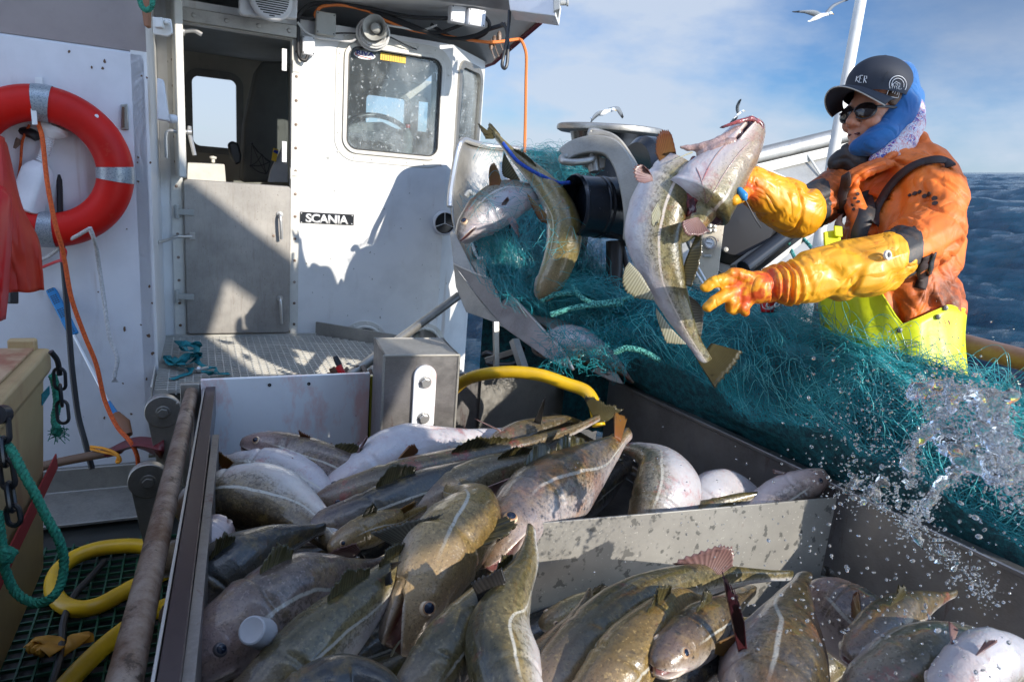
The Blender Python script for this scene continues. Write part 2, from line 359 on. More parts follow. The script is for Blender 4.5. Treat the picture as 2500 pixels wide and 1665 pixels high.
# ================================================================== WHEELHOUSE
wh = thing('wheelhouse', 'white painted wheelhouse with a half door, a big rounded window and portholes', 'wheelhouse', WP.at(.5, .5))
def wall_holes(pl, s0, s1, z0, z1, holes, th, mat, name, parent, inner=None):
    ss = sorted({s0, s1, *[h[0] for h in holes], *[h[1] for h in holes]}); zz = sorted({z0, z1, *[h[2] for h in holes], *[h[3] for h in holes]})
    mb = MB()
    def inside(i, j):
        if not (0 <= i < len(ss)-1 and 0 <= j < len(zz)-1): return False
        a, b = (ss[i]+ss[i+1])/2, (zz[j]+zz[j+1])/2
        return not any(h[0] < a < h[1] and h[2] < b < h[3] for h in holes)
    for i in range(len(ss)-1):
        for j in range(len(zz)-1):
            if not inside(i, j): continue
            q = lambda a, b, o: pl.at(ss[a], zz[b], o)
            mb.add([q(i,j,0), q(i+1,j,0), q(i+1,j+1,0), q(i,j+1,0)], [(0,1,2,3)]); mb.add([q(i,j,-th), q(i,j+1,-th), q(i+1,j+1,-th), q(i+1,j,-th)], [(0,1,2,3)])
            for (di, dj, e) in ((-1,0,((i,j),(i,j+1))), (1,0,((i+1,j),(i+1,j+1))), (0,-1,((i,j),(i+1,j))), (0,1,((i,j+1),(i+1,j+1)))):
                if not inside(i+di, j+dj): (a, b), (c, d) = e; mb.add([q(a,b,0), q(c,d,0), q(c,d,-th), q(a,b,-th)], [(0,1,2,3)])
    o = mb.build(name, mat, parent); return o
sD0, _ = WP.sz(451, 640); sD1, _ = WP.sz(708, 640); zD0 = WP.sz(580, 812)[1]; zD1 = WP.sz(576, 76)[1]; zDm = WP.sz(580, 446)[1]
sW0 = WP.sz(850, 240)[0]; sW1 = WP.sz(1071, 250)[0]; zW1 = (WP.sz(850, 121)[1]+WP.sz(1068, 141)[1])/2; zW0 = (WP.sz(850, 361)[1]+WP.sz(1074, 383)[1])/2
sEnd = WP.sz(1099, 250)[0]; zC = WP.sz(1147, 108)[1]-.02
WALLT = .06
aft = wall_holes(WP, -.35, sEnd, .15, zC, [(sD0, sD1, zD0, zD1), (sW0, sW1, zW0, zW1)], WALLT, M['white'], 'wall', wh)
# recess side between the nearer left wall and the door wall, with its frame strip
mb = MB(); cA = LP.hit(379, 700); cA = V((cA.x, cA.y, 0)); kA = WP.hit(401, 700); kA = V((kA.x, kA.y, 0))
mb.prism([cA + Z*.15, kA + Z*.15, kA + Z*2.9, cA + Z*2.9], -DW*.06); mb.build('wall', M['white'], wh)
# facet with the narrow side window, then the forward side wall
e0 = WP.at(sEnd, 0); fd = V((.30, .954, 0)).normalized(); fn = V((fd.y, -fd.x, 0))
FP = Plane(e0, fd, fn); f0, f1 = FP.sz(1117, 300)[0], FP.sz(1163, 300)[0]
zf1 = FP.sz(1140, 160)[1]-.02; zf0 = zf1-.85
wall_holes(FP, 0, .53, .15, zC, [(f0, f1, zf0, zf1)], .05, M['white'], 'wall', wh)
# roof slab with its faceted overhanging edge
zr = zC
def on_z(px, py): return Pz(px, py, zr)
ov = [on_z(1156,172), on_z(1205,154), WP.hit(1321,54,.27), WP.hit(1326,38,.30)]
n0 = WP.hit(1352,-40,.34); ov.append(n0)
n1 = LP.at(.0, zr, .02); ov.append(V((n1.x, n1.y, zr)))
n2 = LP.at(-2.6, zr, .02); ov += [n2, n2 - NW*3.6, V((ov[0].x-.9, ov[0].y+.9, zr))]
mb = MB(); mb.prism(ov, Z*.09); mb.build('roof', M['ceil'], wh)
mb = MB(); c = ov[:4]
for a, b in zip(c, c[1:]): mb.bar(a + Z*.0, b + Z*.0, .018, .022)
mb.build('roof_edge_trim', M['darkred'], wh)
# cabin behind the openings
BK = Plane(WP.at(0, 0, -1.75)); sb = [BK.sz(*p)[0] for p in ((470,260),(577,260),(893,270),(990,270),(1022,270),(1048,270))]; zb = [BK.sz(*p)[1] for p in ((520,359),(520,190),(940,312),(940,236))]
e1 = FP.at(.53, 0); _b = BK.at(sb[5]+.07, 0)-e1; GP = Plane(e1, _b.normalized(), V((_b.y, -_b.x, 0)).normalized()); wall_holes(GP, 0, _b.length, .15, zC, [], .05, M['white'], 'wall', wh)
inn = grimy('cabin_lining', (.46,.43,.38), (.1,.09,.08), .7, .3, 5).m
wall_holes(BK, -.5, sb[5]+.07, .2, zC, [(sb[0], sb[1], zb[0], zb[1]), (sb[2], sb[3], zb[2], zb[3]), (sb[4], sb[5], zb[2], zb[3])], .05, inn, 'cabin_wall', wh)
mb = MB(); mb.prism([WP.at(-.2, .2, -.05), WP.at(-.2, zC, -.05), BK.at(-.2, zC), BK.at(-.2, .2)], -DW*.05); mb.build('cabin_wall', inn, wh)
mb = MB(); mb.prism([WP.at(-.2, .42, -.05), WP.at(1.7, .42, -.05), BK.at(1.9, .42), BK.at(-.2, .42)], -Z*.04); mb.build('cabin_floor', M['grey_fab'], wh)
mb = MB(); mb.prism([WP.at(-.2, zC-.03, -.06), WP.at(1.6, zC-.03, -.06), BK.at(1.9, zC-.03), BK.at(-.2, zC-.03)], Z*.02); mb.build('cabin_ceiling', grimy('cabin_ceiling', (.42,.47,.52), (.1,.1,.1), .5, .3, 4).m, wh)
def round_rect(pl, s0, s1, z0, z1, r, o, n=7):
    out = []
    for (cs, cz, a0) in ((s1-r, z1-r, 0), (s0+r, z1-r, 90), (s0+r, z0+r, 180), (s1-r, z0+r, 270)):
        for i in range(n+1): a = R(a0+90*i/n); out.append(pl.at(cs+r*math.cos(a), cz+r*math.sin(a), o))
    return out
def ring(mb, pl, s0, s1, z0, z1, r, w, o0, o1, m=0):     # raised frame
    A, B = round_rect(pl, s0, s1, z0, z1, r, o1), round_rect(pl, s0-w, s1+w, z0-w, z1+w, r+w, o1)
    A0, B0 = round_rect(pl, s0, s1, z0, z1, r, o0), round_rect(pl, s0-w, s1+w, z0-w, z1+w, r+w, o0); n = len(A)
    fs = []
    for i in range(n):
        j = (i+1) % n; fs += [(i, j, n+j, n+i), (i, j, 2*n+j, 2*n+i), (n+i, n+j, 3*n+j, 3*n+i), (2*n+i, 2*n+j, 3*n+j, 3*n+i)]
    mb.add(A+B+A0+B0, fs, m)
def rivets(mb, pl, s0, s1, z0, z1, w, step, o, r=.006, m=0):
    q = round_rect(pl, s0-w, s1+w, z0-w, z1+w, w*1.3, o, 3); q.append(q[0]); acc = 0; last = q[0]
    for a, b in zip(q, q[1:]):
        L_ = (b-a).length; t = step-acc
        while t <= L_: mb.lathe(a+(b-a)*(t/L_), pl.n, [(0, r), (r*.5, r*.8), (r*.6, 0)], 8, m); t += step
        acc = (acc+L_) % step
# main window
mw = tag(MB().build('window', M['cream'], wh)) if False else None
mb = MB(); ring(mb, WP, sW0, sW1, zW0, zW1, .055, .028, -.02, .016); ring(mb, WP, sW0-.028, sW1+.028, zW0-.028, zW1+.028, .08, .045, 0, .005)
rivets(mb, WP, sW0-.03, sW1+.03, zW0-.03, zW1+.03, .022, .105, .005)
win = mb.build('window', M['cream'], wh, .002)
mb = MB(); ring(mb, WP, sW0, sW1, zW0, zW1, .055, .006, 0, .019); mb.build('seal', M['rubber'], win)
mb = MB(); mb.prism(round_rect(WP, sW0-.004, sW1+.004, zW0-.004, zW1+.004, .055, -.012), -NW*.006); mb.build('pane', M['glass'], win)
# stickers on the window: small club sticker and yellow notice
def text_obj(txt, name, mat, parent, origin, ex, ey, size, off=0, ext=.0015, spacing=1, shear=0):
    cu = bpy.data.curves.new(name, 'FONT'); cu.body = txt; cu.size = 1; cu.extrude = 0; cu.offset = off; cu.space_character = spacing; cu.align_x = 'CENTER'; cu.align_y = 'CENTER'; cu.shear = shear
    to = bpy.data.objects.new(name, cu); COL.objects.link(to); dg = bpy.context.evaluated_depsgraph_get()
    me = bpy.data.meshes.new_from_object(to.evaluated_get(dg)); bpy.data.objects.remove(to)
    ex, ey = V(ex).normalized(), V(ey); nn = ex.cross(ey.normalized()); sx_, sy_ = size if hasattr(size, '__len__') else (size, size)
    for v in me.vertices: v.co = V(origin) + ex*(v.co.x*sx_) + ey.normalized()*(v.co.y*sy_)
    me.materials.clear(); me.materials.append(mat)
    o = bpy.data.objects.new(name, me); COL.objects.link(o)
    md = o.modifiers.new('solid', 'SOLIDIFY'); md.thickness = ext; md.offset = 0
    if parent: o.parent = parent; o.matrix_parent_inverse = parent.matrix_world.inverted()
    return o
def patch(pl, px0, py0, px1, py1, o, th, mat, name, parent, bevel=0):
    s0, z1 = pl.sz(px0, py0, o); s1, z0 = pl.sz(px1, py1, o); mb = MB()
    mb.prism([pl.at(s0, z0, o), pl.at(s1, z0, o), pl.at(s1, z1, o), pl.at(s0, z1, o)], pl.n*th); return mb.build(name, mat, parent, bevel)
st = patch(WP, 929, 129, 990, 156, -.011, .002, M['yellow'], 'yellow_notice', None)
tag(st, 'yellow notice stuck inside the top of the big window', 'sticker')
q = MB()
for i in range(9):
    s0, z0 = WP.sz(934+6*i, 152); s1, z1 = WP.sz(935.5+6*i, 134); q.bar(WP.at(s0, z0+.003, -.008), WP.at(s0, z1, -.008), .002, .0015, NW)
q.build('print', M['brown'], st)
s0, z0 = WP.sz(890, 133); mb = MB()
mb.prism([WP.at(s0 + .058*math.cos(a)*(1.1 if math.cos(a) > 0 else 1), z0-.004 + .022*math.sin(a), -.011) for a in [2*math.pi*i/24 for i in range(24)]], NW*.0015)
rs = mb.build('club_sticker', M['white_flat'], None); tag(rs, 'small white sticker with blue letters in the top left corner of the window', 'sticker')
text_obj('RIVA', 'lettering', M['navy'], rs, WP.at(s0+.004, z0+.004, -.007), DW, Z, (.047, .030), off=.02)
mb = MB(); mb.tube(spl([WP.at(s0-.05, z0+.004, -.008), WP.at(s0-.045, z0-.008, -.008), WP.at(s0-.01, z0-.014, -.008), WP.at(s0+.04, z0-.018, -.008)], 6), .0022, 6); mb.build('red_swoosh', M['red'], rs)
# cabin window frames on the far side
mb = MB(); ring(mb, BK, sb[0], sb[1], zb[0], zb[1], .05, .05, -.02, .012); rivets(mb, BK, sb[0], sb[1], zb[0], zb[1], .03, .09, .012, .006)
mb.build('window_frame', grimy('grey_frame', (.26,.26,.25), (.1,.1,.1), .5, .3, 8).m, wh)
mb = MB(); ring(mb, BK, sb[2], sb[3], zb[2], zb[3], .04, .04, -.02, .012); mb.build('window_frame', M['grey_fab'], wh)
# side window on the facet
mb = MB(); ring(mb, FP, f0, f1, zf0, zf1, .05, .04, -.02, .014); rivets(mb, FP, f0, f1, zf0, zf1, .022, .1, .014, .005)
sw = mb.build('side_window', M['alu'], wh)
mb = MB(); mb.prism(round_rect(FP, f0-.003, f1+.003, zf0-.003, zf1+.003, .05, -.01), -FP.n*.006); mb.build('pane', M['glass'], sw)
# doorway frame, lower door, upper door swung open
mb = MB(); fw = .055
for (a, b, c, d_) in ((sD0-fw, sD0, zD0-.03, zC-.02), (sD1, sD1+.045, zD0-.03, zD1+.05), (sD0-fw, sD1+.045, zD0-.045, zD0-.004), (sD0, sD1+.045, zD1, zD1+.055)):
    mb.box(WP.at((a+b)/2, (c+d_)/2, .006), DW*((b-a)/2), Z*((d_-c)/2), NW*.008)
for z in np.arange(zD0+.05, zD1, .125):
    for s in (sD0-.03, sD1+.024): mb.lathe(WP.at(s, z, .014), NW, [(0,.008),(.003,.008),(.005,.004),(.005,0)], 8, 1)
for s in np.arange(sD0+.03, sD1, .1): mb.lathe(WP.at(s, zD0-.025, .014), NW, [(0,.008),(.003,.008),(.005,0)], 8, 1)
df = mb.build('door_frame', [M['cream'], M['rust']], wh)
mb = MB(); mb.box(WP.at((sD0+sD1)/2, zD1+.035, .024), DW*((sD1-sD0)/2+.03), Z*.032, NW*.02)
for s in np.linspace(sD0+.07, sD1-.02, 4): mb.lathe(WP.at(s, zD1+.035, .044), NW, [(0,.012),(.004,.011),(.005,0)], 10)
mb.build('lintel', M['alu'], wh, .003)
# lower door leaf: pressed panel with hinges, grab handles, stay
ld = thing('half_door', 'closed lower half door of weathered aluminium with two upright handles', 'door', WP.at((sD0+sD1)/2, zD0))
mb = MB(); mb.prism(round_rect(WP, sD0+.003, sD1-.003, zD0+.004, zDm, .02, .012), NW*.03); mb.build('door_panel', M['door'], ld, .006)
for (px, y0, y1) in ((683, 524, 583), (683, 728, 787)):
    a, b = WP.hit(px, y0, .045), WP.hit(px+3, y1, .045); mb = MB()
    mb.tube([a, a+NW*.03, b+NW*.035 + Z*.004, b+NW*.03] if False else spl([a-NW*.0, a+NW*.032-Z*.008, (a+b)/2+NW*.038, b+NW*.034], 5), .0085, 10)
    mb.lathe(a, NW, [(0,.018),(.004,.018),(.005,0)], 14); mb.build('handle', M['chrome'], ld)
for py in (517, 723):
    a = WP.hit(432, py, .03); b = WP.hit(474, py+3, .045); mb = MB()
    mb.box((a+b)/2, (b-a)/2, Z*.016, NW*.009); mb.tube([a-Z*.035, a+Z*.035], .012, 10); mb.build('hinge', M['grey_plastic'], ld, .003)
mb = MB(); a = WP.hit(436, 578, .05) ; b = V((kA.x, kA.y, a.z)) - NW*.0 + NW*.22
mb.tube([WP.hit(468, 578, .05), WP.hit(432, 578, .06), cA*.55 + kA*.45 + Z*a.z], .008, 8); mb.box(WP.hit(470, 576, .045), DW*.014, Z*.018, NW*.006); mb.build('stay', M['chrome'], ld)
mb = MB()
for px, py, r in ((668, 576, .008),): mb.lathe(WP.hit(px, py, .043), NW, [(0,r),(.002,r*.6),(.002,0)], 10)
mb.build('keyhole', M['rust'], ld)
ud = thing('upper_door', 'upper half door swung open and seen edge on beside the doorway', 'door', WP.at(sD0-.02, zDm))
mb = MB(); hx = WP.hit(437, 430, .02); hdir = (NW*.92 + DW*.10).normalized(); hx = V((hx.x, hx.y, 0))
zt = WP.sz(430, -60)[1]; zl = WP.sz(440, 440)[1]+.02
mb.box(hx + hdir*.10 + Z*((zt+zl)/2), hdir*.10, Z*((zt-zl)/2), hdir.cross(Z)*.018); 
mb.build('door_panel', M['cream'], ud, .006)
mb = MB(); q = WP.hit(446, 78, .16); mb.tube(spl([q, q+DW*.05+Z*.012, q+DW*.085+Z*.0], 4), .011, 8); mb.lathe(q, DW, [(0,.02),(.01,.02),(.01,0)], 12); mb.build('latch', M['chrome'], ud)
q = WP.hit(447, 322, .16)
mb = MB(); mb.tube([q-DW*.02, q+DW*.03], .012, 10); mb.lathe(q+DW*.02, DW, [(0,.018),(.02,.018),(.02,0)], 12); mb.tube([q+DW*.03+Z*.03, q+DW*.028, q+DW*.05-Z*.11], [.009,.011,.010], 8); mb.build('handle', M['chrome'], ud)
q = WP.hit(432, 322, .16); mb = MB(); mb.tube(spl([q, q-DW*.035, q-DW*.048-Z*.03, q-DW*.048-Z*.13], 5), .010, 10); mb.build('handle', M['chrome'], ud)
for py in (147, 371):
    a = WP.hit(684 if py < 200 else 696, py, .03) if False else WP.hit(694, py+ (0 if py < 200 else 0), .02); mb = MB(); mb.box(a, DW*.012, Z*.055, NW*.006)
    for k_ in (-.03, 0, .03): mb.lathe(a+Z*k_+NW*.006, NW, [(0,.004),(.001,0)], 6)
    mb.build('hinge_plate', M['white'], wh)
for (px, py) in ((722, 163), (716, 424)):
    mb = MB(); a = WP.hit(px, py, .012); mb.box(a, DW*.018, Z*(.028 if py < 200 else .012), NW*.008); mb.tube([a-DW*.014-Z*.03+NW*.015, a-DW*.014+Z*.03+NW*.015], .005, 8)
    mb.build('door_catch', M['cream'], wh)
# portholes low on the wall
for (px, py, w_) in ((888, 832, 118), (1032, 834, 112)):
    c = WP.hit(px, py+8, 0); mb = MB(); r = w_/2/F*(c.y)*1.02
    mb.lathe(c, NW, [(.001, r*.70), (.018, r*.70), (.022, r*.76), (.02, r*.8), (.010, r*.82), (.010, r), (0, r)], 40)
    for i in range(10):
        a = i*math.pi/5+.2; mb.lathe(c + DW*math.cos(a)*r*.91 + Z*math.sin(a)*r*.91 + NW*.01, NW, [(0,.007),(.004,.006),(.005,0)], 8)
    ph = mb.build('porthole', M['cream'], wh); mb = MB(); mb.lathe(c, NW, [(.002, r*.7), (.004, r*.7), (.006, r*.35), (.007, 0)], 36)
    mb.build('pane', Mat('dark_glass', (.02,.03,.035), .08).m, ph)
for n_ in wh.children: pass
# name plate on the wall
sp = patch(WP, 733, 517, 863, 550, .002, .006, M['black'], 'name_plate', None, .001); tag(sp, 'black name plate reading SCANIA screwed to the white wall', 'sign')
a0 = WP.hit(742, 531, .01); a1 = WP.hit(853, 542, .01)
text_obj('SCANIA', 'lettering', M['white_flat'], sp, (a0+a1)/2, DW, Z, ((a1-a0).length/3.62, .066), off=.035, spacing=.93)
for px, py in ((736,521),(736,543),(860,527),(859,547)): mb = MB(); mb.lathe(WP.hit(px,py,.008), NW, [(0,.0035),(.001,.003),(.001,0)], 8); mb.build('screw', M['white_flat'], sp)
# round socket near the hauler
c = WP.hit(1084, 545, 0); mb = MB(); r = 26/F*c.y; mb.lathe(c, NW, [(-.0,r*1.15),(.025,r*1.12),(.03,r),(.012,r*.96)], 32); vf = mb.build('vent', M['plastic'], None)
tag(vf, 'round vent with a white rim and three thin spokes beside the hauler', 'vent')
mb = MB(); mb.lathe(c, NW, [(.006,r),(.010,r*.5),(.012,0)], 30); mb.build('vent_disc', M['black'], vf)
mb = MB(); 
for a in (95, 200, 340): mb.bar(c+NW*.018, c+NW*.022+DW*math.cos(R(a))*r*1.0+Z*math.sin(R(a))*r*1.0, .005, .003)
mb.build('spokes', M['white'], vf)
# ---- gear inside the cabin
CI = lambda o: Plane(WP.at(0,0,-o))
k1 = CI(.75); mb = MB()
pl = [k1.hit(*p) for p in ((590,446),(598,300),(628,168),(640,150),(705,150),(705,446))]
mb.prism(pl, -NW*.35); ch = thing('helm_chair', 'tall grey helm chair back behind the open doorway', 'chair', k1.hit(640, 446)); mb.build('backrest', M['grey_fab'], ch, .02, seg=3)
mb = MB(); a = k1.hit(572, 380, .12); mb.prism([k1.hit(*p, .1) for p in ((556,352),(566,344),(582,350),(590,380),(588,398),(574,404),(562,380))], -NW*.10); mb.build('armrest', M['black'], ch, .012)
mb = MB(); mb.prism([k1.hit(*p, .2) for p in ((458,398),(548,402),(552,446),(456,446))], -NW*.25); mb.tube([k1.hit(520,398,.1), k1.hit(520,388,.1)], .012, 10); mb.lathe(k1.hit(520,388,.1), Z, [(0,.02),(.012,.022),(.018,0)], 14)
o = mb.build('console_box', M['cream'], None, .008); tag(o, 'cream control box with a round knob just inside the doorway', 'box')
mb = MB(); rg = random.Random(5)
cx = [k1.hit(x, y, .2) for x, y in ((615,352),(612,405),(650,425),(660,395),(640,378))]
for a_, b_ in ((0,1),(0,4),(1,2),(4,3),(2,3),(0,3),(1,4),(1,3),(4,2),(0,2)): mb.tube(spl([cx[a_], (cx[a_]+cx[b_])/2-Z*.012, cx[b_]], 4), .0028, 5)
for a_ in (0, 1): mb.lathe(cx[a_], NW, [(0,.01),(.012,.008),(.014,0)], 8)
o = mb.build('storage_net', M['rubber'], None); tag(o, 'small black elastic net hung on the back of the helm chair', 'net')
mb = MB(); pl = spl([k1.hit(*p, .3) for p in ((655,446),(662,415),(678,385),(700,350),(704,446))], 4); mb.prism(pl, -NW*.06); o = mb.build('plastic_bag', M['plastic'], None, .01); tag(o, 'white plastic bag hanging at the right edge of the doorway', 'bag')
mb = MB(); mb.prism([k1.hit(*p, .33) for p in ((663,392),(668,362),(680,366),(674,396))], -NW*.02); o = mb.build('yellow_packet', M['yellow'], None, .002); tag(o, 'yellow and blue snack packet poking out of the white bag', 'packet')
mb = MB(); mb.prism([k1.hit(*p, .335) for p in ((667,372),(669,366),(680,369),(678,377))], NW*.004); mb.build('label', M['navy'], o)
# helm seen through the window
k2 = CI(.45); mb = MB(); mb.prism([k2.hit(*p) for p in ((850,386),(850,312),(862,300),(935,298),(975,318),(1010,332),(1040,345),(1066,385))], -NW*.5); o = mb.build('dashboard', M['grey_fab'], None, .02); tag(o, 'grey dashboard seen through the big window', 'dashboard')
mb = MB(); c = k2.hit(925, 335, .1); rr_ = .21
mb.tube([c + DW*math.cos(a)*rr_ + (Z*.8-NW*.6).normalized()*math.sin(a)*rr_*.8 for a in [2*math.pi*i/36 for i in range(36)]], .016, 10, closed=True); mb.box(c, DW*.1, Z*.03, NW*.02); mb.bar(c-DW*.2, c+DW*.2, .03, .02)
o = mb.build('steering_wheel', M['black'], None); tag(o, 'black steering wheel behind the big window glass', 'steering wheel')
bt = thing('drink_bottle', 'clear plastic bottle with a red cap standing inside the window', 'bottle', WP.hit(992, 378, -.09)); c = WP.hit(992, 380, -.09)
mb = MB(); mb.lathe(c, Z, [(0,.0),(.002,.034),(.05,.036),(.07,.033),(.10,.036),(.125,.030),(.150,.013),(.163,.012)], 20); mb.build('bottle_body', Mat('clear_plastic', (.55,.62,.64), .12, Transmission_Weight=.6).m, bt)
mb = MB(); mb.lathe(c+Z*.16, Z, [(0,.015),(.02,.015),(.02,0)], 16); mb.build('cap', M['red'], bt)
mb = MB(); mb.tube([k2.hit(1060, 180, .25), k2.hit(1057, 380, .25)], .016, 10); mb.tube([k2.hit(1035,330,.2), k2.hit(1030,384,.2)], .05, 12); o = mb.build('pilot_lever', M['grey_plastic'], None); tag(o, 'dark post and lever standing at the right inside the big window', 'lever')
# ================================================================== SHADE BLOCKERS added out of view behind the camera
mb = MB(); SY = -.4
edge = [(1.42,1.2),(1.50,1.6),(1.66,1.86),(2.34,2.15),(2.52,2.2),(2.68,2.5),(2.98,3.1),(3.1,3.4),(3.2,3.7),(2.72,4.05),(2.62,4.7)]  # panel outline shaped to the wanted shade edge on wall, board and fish
mb.prism([V((x, SY, z)) for x, z in [(-3.4,-.02)] + [(1.6,-.02)] + edge + [(-3.4,4.7)]], V((0,-.05,0)))
sh = mb.build('shade_panel', M['white'], None); tag(sh, 'unseen white panel added behind the viewpoint to shade the left of the deck', 'bulkhead')
mb = MB(); mb.prism([V((2.9,SY,4.02)), V((3.33,SY,3.86)), V((4.75,SY,3.35)), V((4.75,SY,3.08)), V((3.27,SY,3.60)), V((2.9,SY,3.72))], V((0,-.12,0)))  # added beam, placed for its diagonal shadow across door and wall
o = mb.build('shade_beam', M['alu'], None); tag(o, 'unseen aluminium beam added to cast a diagonal shade band on the door', 'beam')
# ================================================================== LEFT WALL and what hangs on it
lw = thing('deckhouse_side', 'shaded white bulkhead on the left that carries the lifebuoy', 'bulkhead', LP.at(-.5, .2))
zb0 = LP.hit(200, 1143).z
mb = MB(); top = LP.hit(200, 128).z; prof = []
for i in range(9): a = R(-90+ i*10); prof.append((.05*math.sin(math.radians(0)), 0))
s1 = 0; r = .05; poly = []
mb.prism([LP.at(-3.0, zb0, 0), LP.at(0, zb0, 0), LP.at(0, top, 0), LP.at(-.01, top+.03, 0), LP.at(-3.0, top+.05, 0)], -NW*.08)
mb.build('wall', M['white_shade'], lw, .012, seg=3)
mb = MB(); za = LP.hit(200, -120).z
mb.add([LP.at(-3.0, top+.05, -.002), LP.at(-.0, top+.03, -.002), LP.at(-.0, za, .20), LP.at(-3.0, za, .20), LP.at(-3.0, top+.05, -.08), LP.at(0, top+.03, -.08), LP.at(0, za, -.08), LP.at(-3.0, za, -.08)],
       [(0,1,2,3), (4,7,6,5), (1,5,6,2), (0,3,7,4), (3,2,6,7), (0,4,5,1)])
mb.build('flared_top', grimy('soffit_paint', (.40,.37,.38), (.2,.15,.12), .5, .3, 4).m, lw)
# recessed light housing at the corner, small lettered slot, scratches
mb = MB(); c = [LP.hit(*p, .05) for p in ((383,190),(383,292),(414,297),(400,196))]
mb.prism(c, -NW*.10); mb.tube([LP.hit(412,290,0), LP.hit(430,292,-.02)], .02, 10, 0); hl = mb.build('lamp_housing', M['plastic'], None, .006); tag(hl, 'white wedge shaped lamp housing on the corner of the left bulkhead', 'lamp housing')
mb = MB(); mb.prism([LP.hit(*p, .003) for p in ((295,256),(312,254),(315,318),(296,318))], NW*.006); o = mb.build('wall_slot', M['alu'], lw, .003)
mb = MB(); mb.prism([LP.hit(*p, .009) for p in ((298,262),(304,262),(304,312),(299,312))], NW*.012); mb.build('slot_bar', M['wood'], lw)
rg = random.Random(2); chips = []
def chip(pl, px, py, s, m):
    mb = MB(); n = 7; c = pl.hit(px, py, .0015); pts = [c + pl.e*math.cos(6.28*i/n)*s*rg.uniform(.4,1.2) + Z*math.sin(6.28*i/n)*s*rg.uniform(.5,1.6) for i in range(n)]
    return pts
mbc = MB()
for (px, py, s) in ((219,70,.006),(168,126,.006),(256,150,.006),(224,165,.005),(250,168,.006),(345,186,.004),(358,190,.005),(337,385,.006),(336,397,.005),(367,398,.005),(337,444,.007),(304,804,.009),(344,793,.006),(365,700,.007),(362,820,.009),(358,925,.007),(371,740,.006),(373,862,.008),(241,618,.004),(320,1010,.006),(310,560,.004),(240,713,.004),(300,936,.004),(255,1020,.006),(150,1120,.006)):
    p = chip(LP, px, py, s, 0); mbc.add(p, [list(range(len(p)))])
mbc.build('paint_chips', M['wood'], lw); tag(bpy.data.objects['paint_chips'], kind='stuff')
mbc = MB()
for i in range(46):
    px, py = rg.uniform(725, 1090), rg.uniform(420, 800); p = chip(WP, px, py, rg.uniform(.0015, .005), 0); mbc.add(p, [list(range(len(p)))])
for (px, py, s) in ((801,387,.010),(816,466,.006),(750,262,.005),(904,616,.006),(928,775,.007),(808,632,.006)):
    p = chip(WP, px, py, s, 0); mbc.add(p, [list(range(len(p)))])
tag(mbc.build('paint_chips', M['grey_plastic'], wh), kind='stuff')
# lifebuoy
c = LP.hit(109, 410, .07); lb = thing('lifebuoy', 'red lifebuoy with grey reflective bands hung on the shaded bulkhead', 'lifebuoy', c)
Ro, Ri = .320, .180; rm, rt = (Ro+Ri)/2, (Ro-Ri)/2
mb = MB(); n = 96
def torus(mb, a0, a1, n, rr, flat=.72, m=0, cap=False):
    pts = [c + DW*math.cos(a)*rm + Z*math.sin(a)*rm for a in np.linspace(a0, a1, n)]
    mb.tube(pts, rr, 20, m, cap=cap, flat=1, up=NW)
mb.tube([c + DW*math.cos(a)*rm + Z*math.sin(a)*rm for a in [2*math.pi*i/n for i in range(n)]], rt, 20, closed=True, up=NW)
mb.build('ring', M['buoy'], lb)
for a in (88, -1, 181, 268):
    mb = MB(); torus(mb, R(a-6.5), R(a+6.5), 10, rt+.003); mb.build('reflective_band', M['tape'], lb)
mb = MB(); q = c + DW*math.cos(R(48))*(rm+.045) + Z*math.sin(R(48))*(rm+.045); mb.lathe(q + NW*rt*.74, NW, [(0,.008),(.004,.007),(.005,0)], 12); mb.build('plug', M['white_flat'], lb)
g1 = [P(219,556,2.75), P(228,580,2.78), P(236,610,2.85), P(241,645,2.9), P(248,690,2.92), P(255,740,2.93), P(262,790,2.93), P(270,830,2.93), P(282,858,2.93), P(287,880,2.93), P(282,905,2.93), P(280,922,2.93)]
mb = MB(); mb.tube(spl(g1, 8), .0085, 8)
q = g1[-1]
for i in range(7): mb.tube([q, q - Z*.02 + DW*(i-3)*.004], [.004,.002], 5)
mb.build('grab_rope', M['rope_w'], lb)
mb = MB(); mb.tube(spl([P(219,558,2.76), P(190,575,2.8), P(160,592,2.84), P(120,625,2.86), P(60,650,2.88)], 6), .008, 8); mb.build('grab_rope', M['rope_w'], lb)
mb = MB(); mb.prism([LP.hit(*p, .13) for p in ((75,262),(88,259),(92,305),(79,305))], NW*.004); mb.build('hanger', M['white'], lb); mb = MB(); mb.prism([LP.hit(*p, .002) for p in ((86,190),(104,190),(104,262),(86,262))], NW*.006)
mb.build('hanger', M['white'], lb)
# white buoy light clipped inside the ring
bl = thing('buoy_light', 'white plastic buoy light with a ribbed neck inside the lifebuoy', 'light', P(90, 440, 2.8))
K = lambda x, y, d=2.78: P(x, y, d)
A, B = K(88, 450), K(128, 345); ax = (B-A).normalized(); sd = ax.cross(-FW).normalized(); fr = ax.cross(sd)
def loft(mb, secs, n=20, m=0, sq=2.6):       # secs: (centre, half a (sd), half b (fr))
    vs = []
    for (p, a, b) in secs:
        for j in range(n):
            t = 2*math.pi*j/n; cx, sy_ = math.cos(t), math.sin(t)
            vs.append(V(p) + sd*a*math.copysign(abs(cx)**(2/sq), cx) + fr*b*math.copysign(abs(sy_)**(2/sq), sy_))
    k = len(secs); fs = [(i*n+j, i*n+(j+1) % n, (i+1)*n+(j+1) % n, (i+1)*n+j) for i in range(k-1) for j in range(n)] + [list(range(n))[::-1], [(k-1)*n+j for j in range(n)]]
    mb.add(vs, fs, m, True)
lng = (K(60,520)-K(108,405)).length
mb = MB(); a0 = K(62, 515); a1 = K(100, 398)
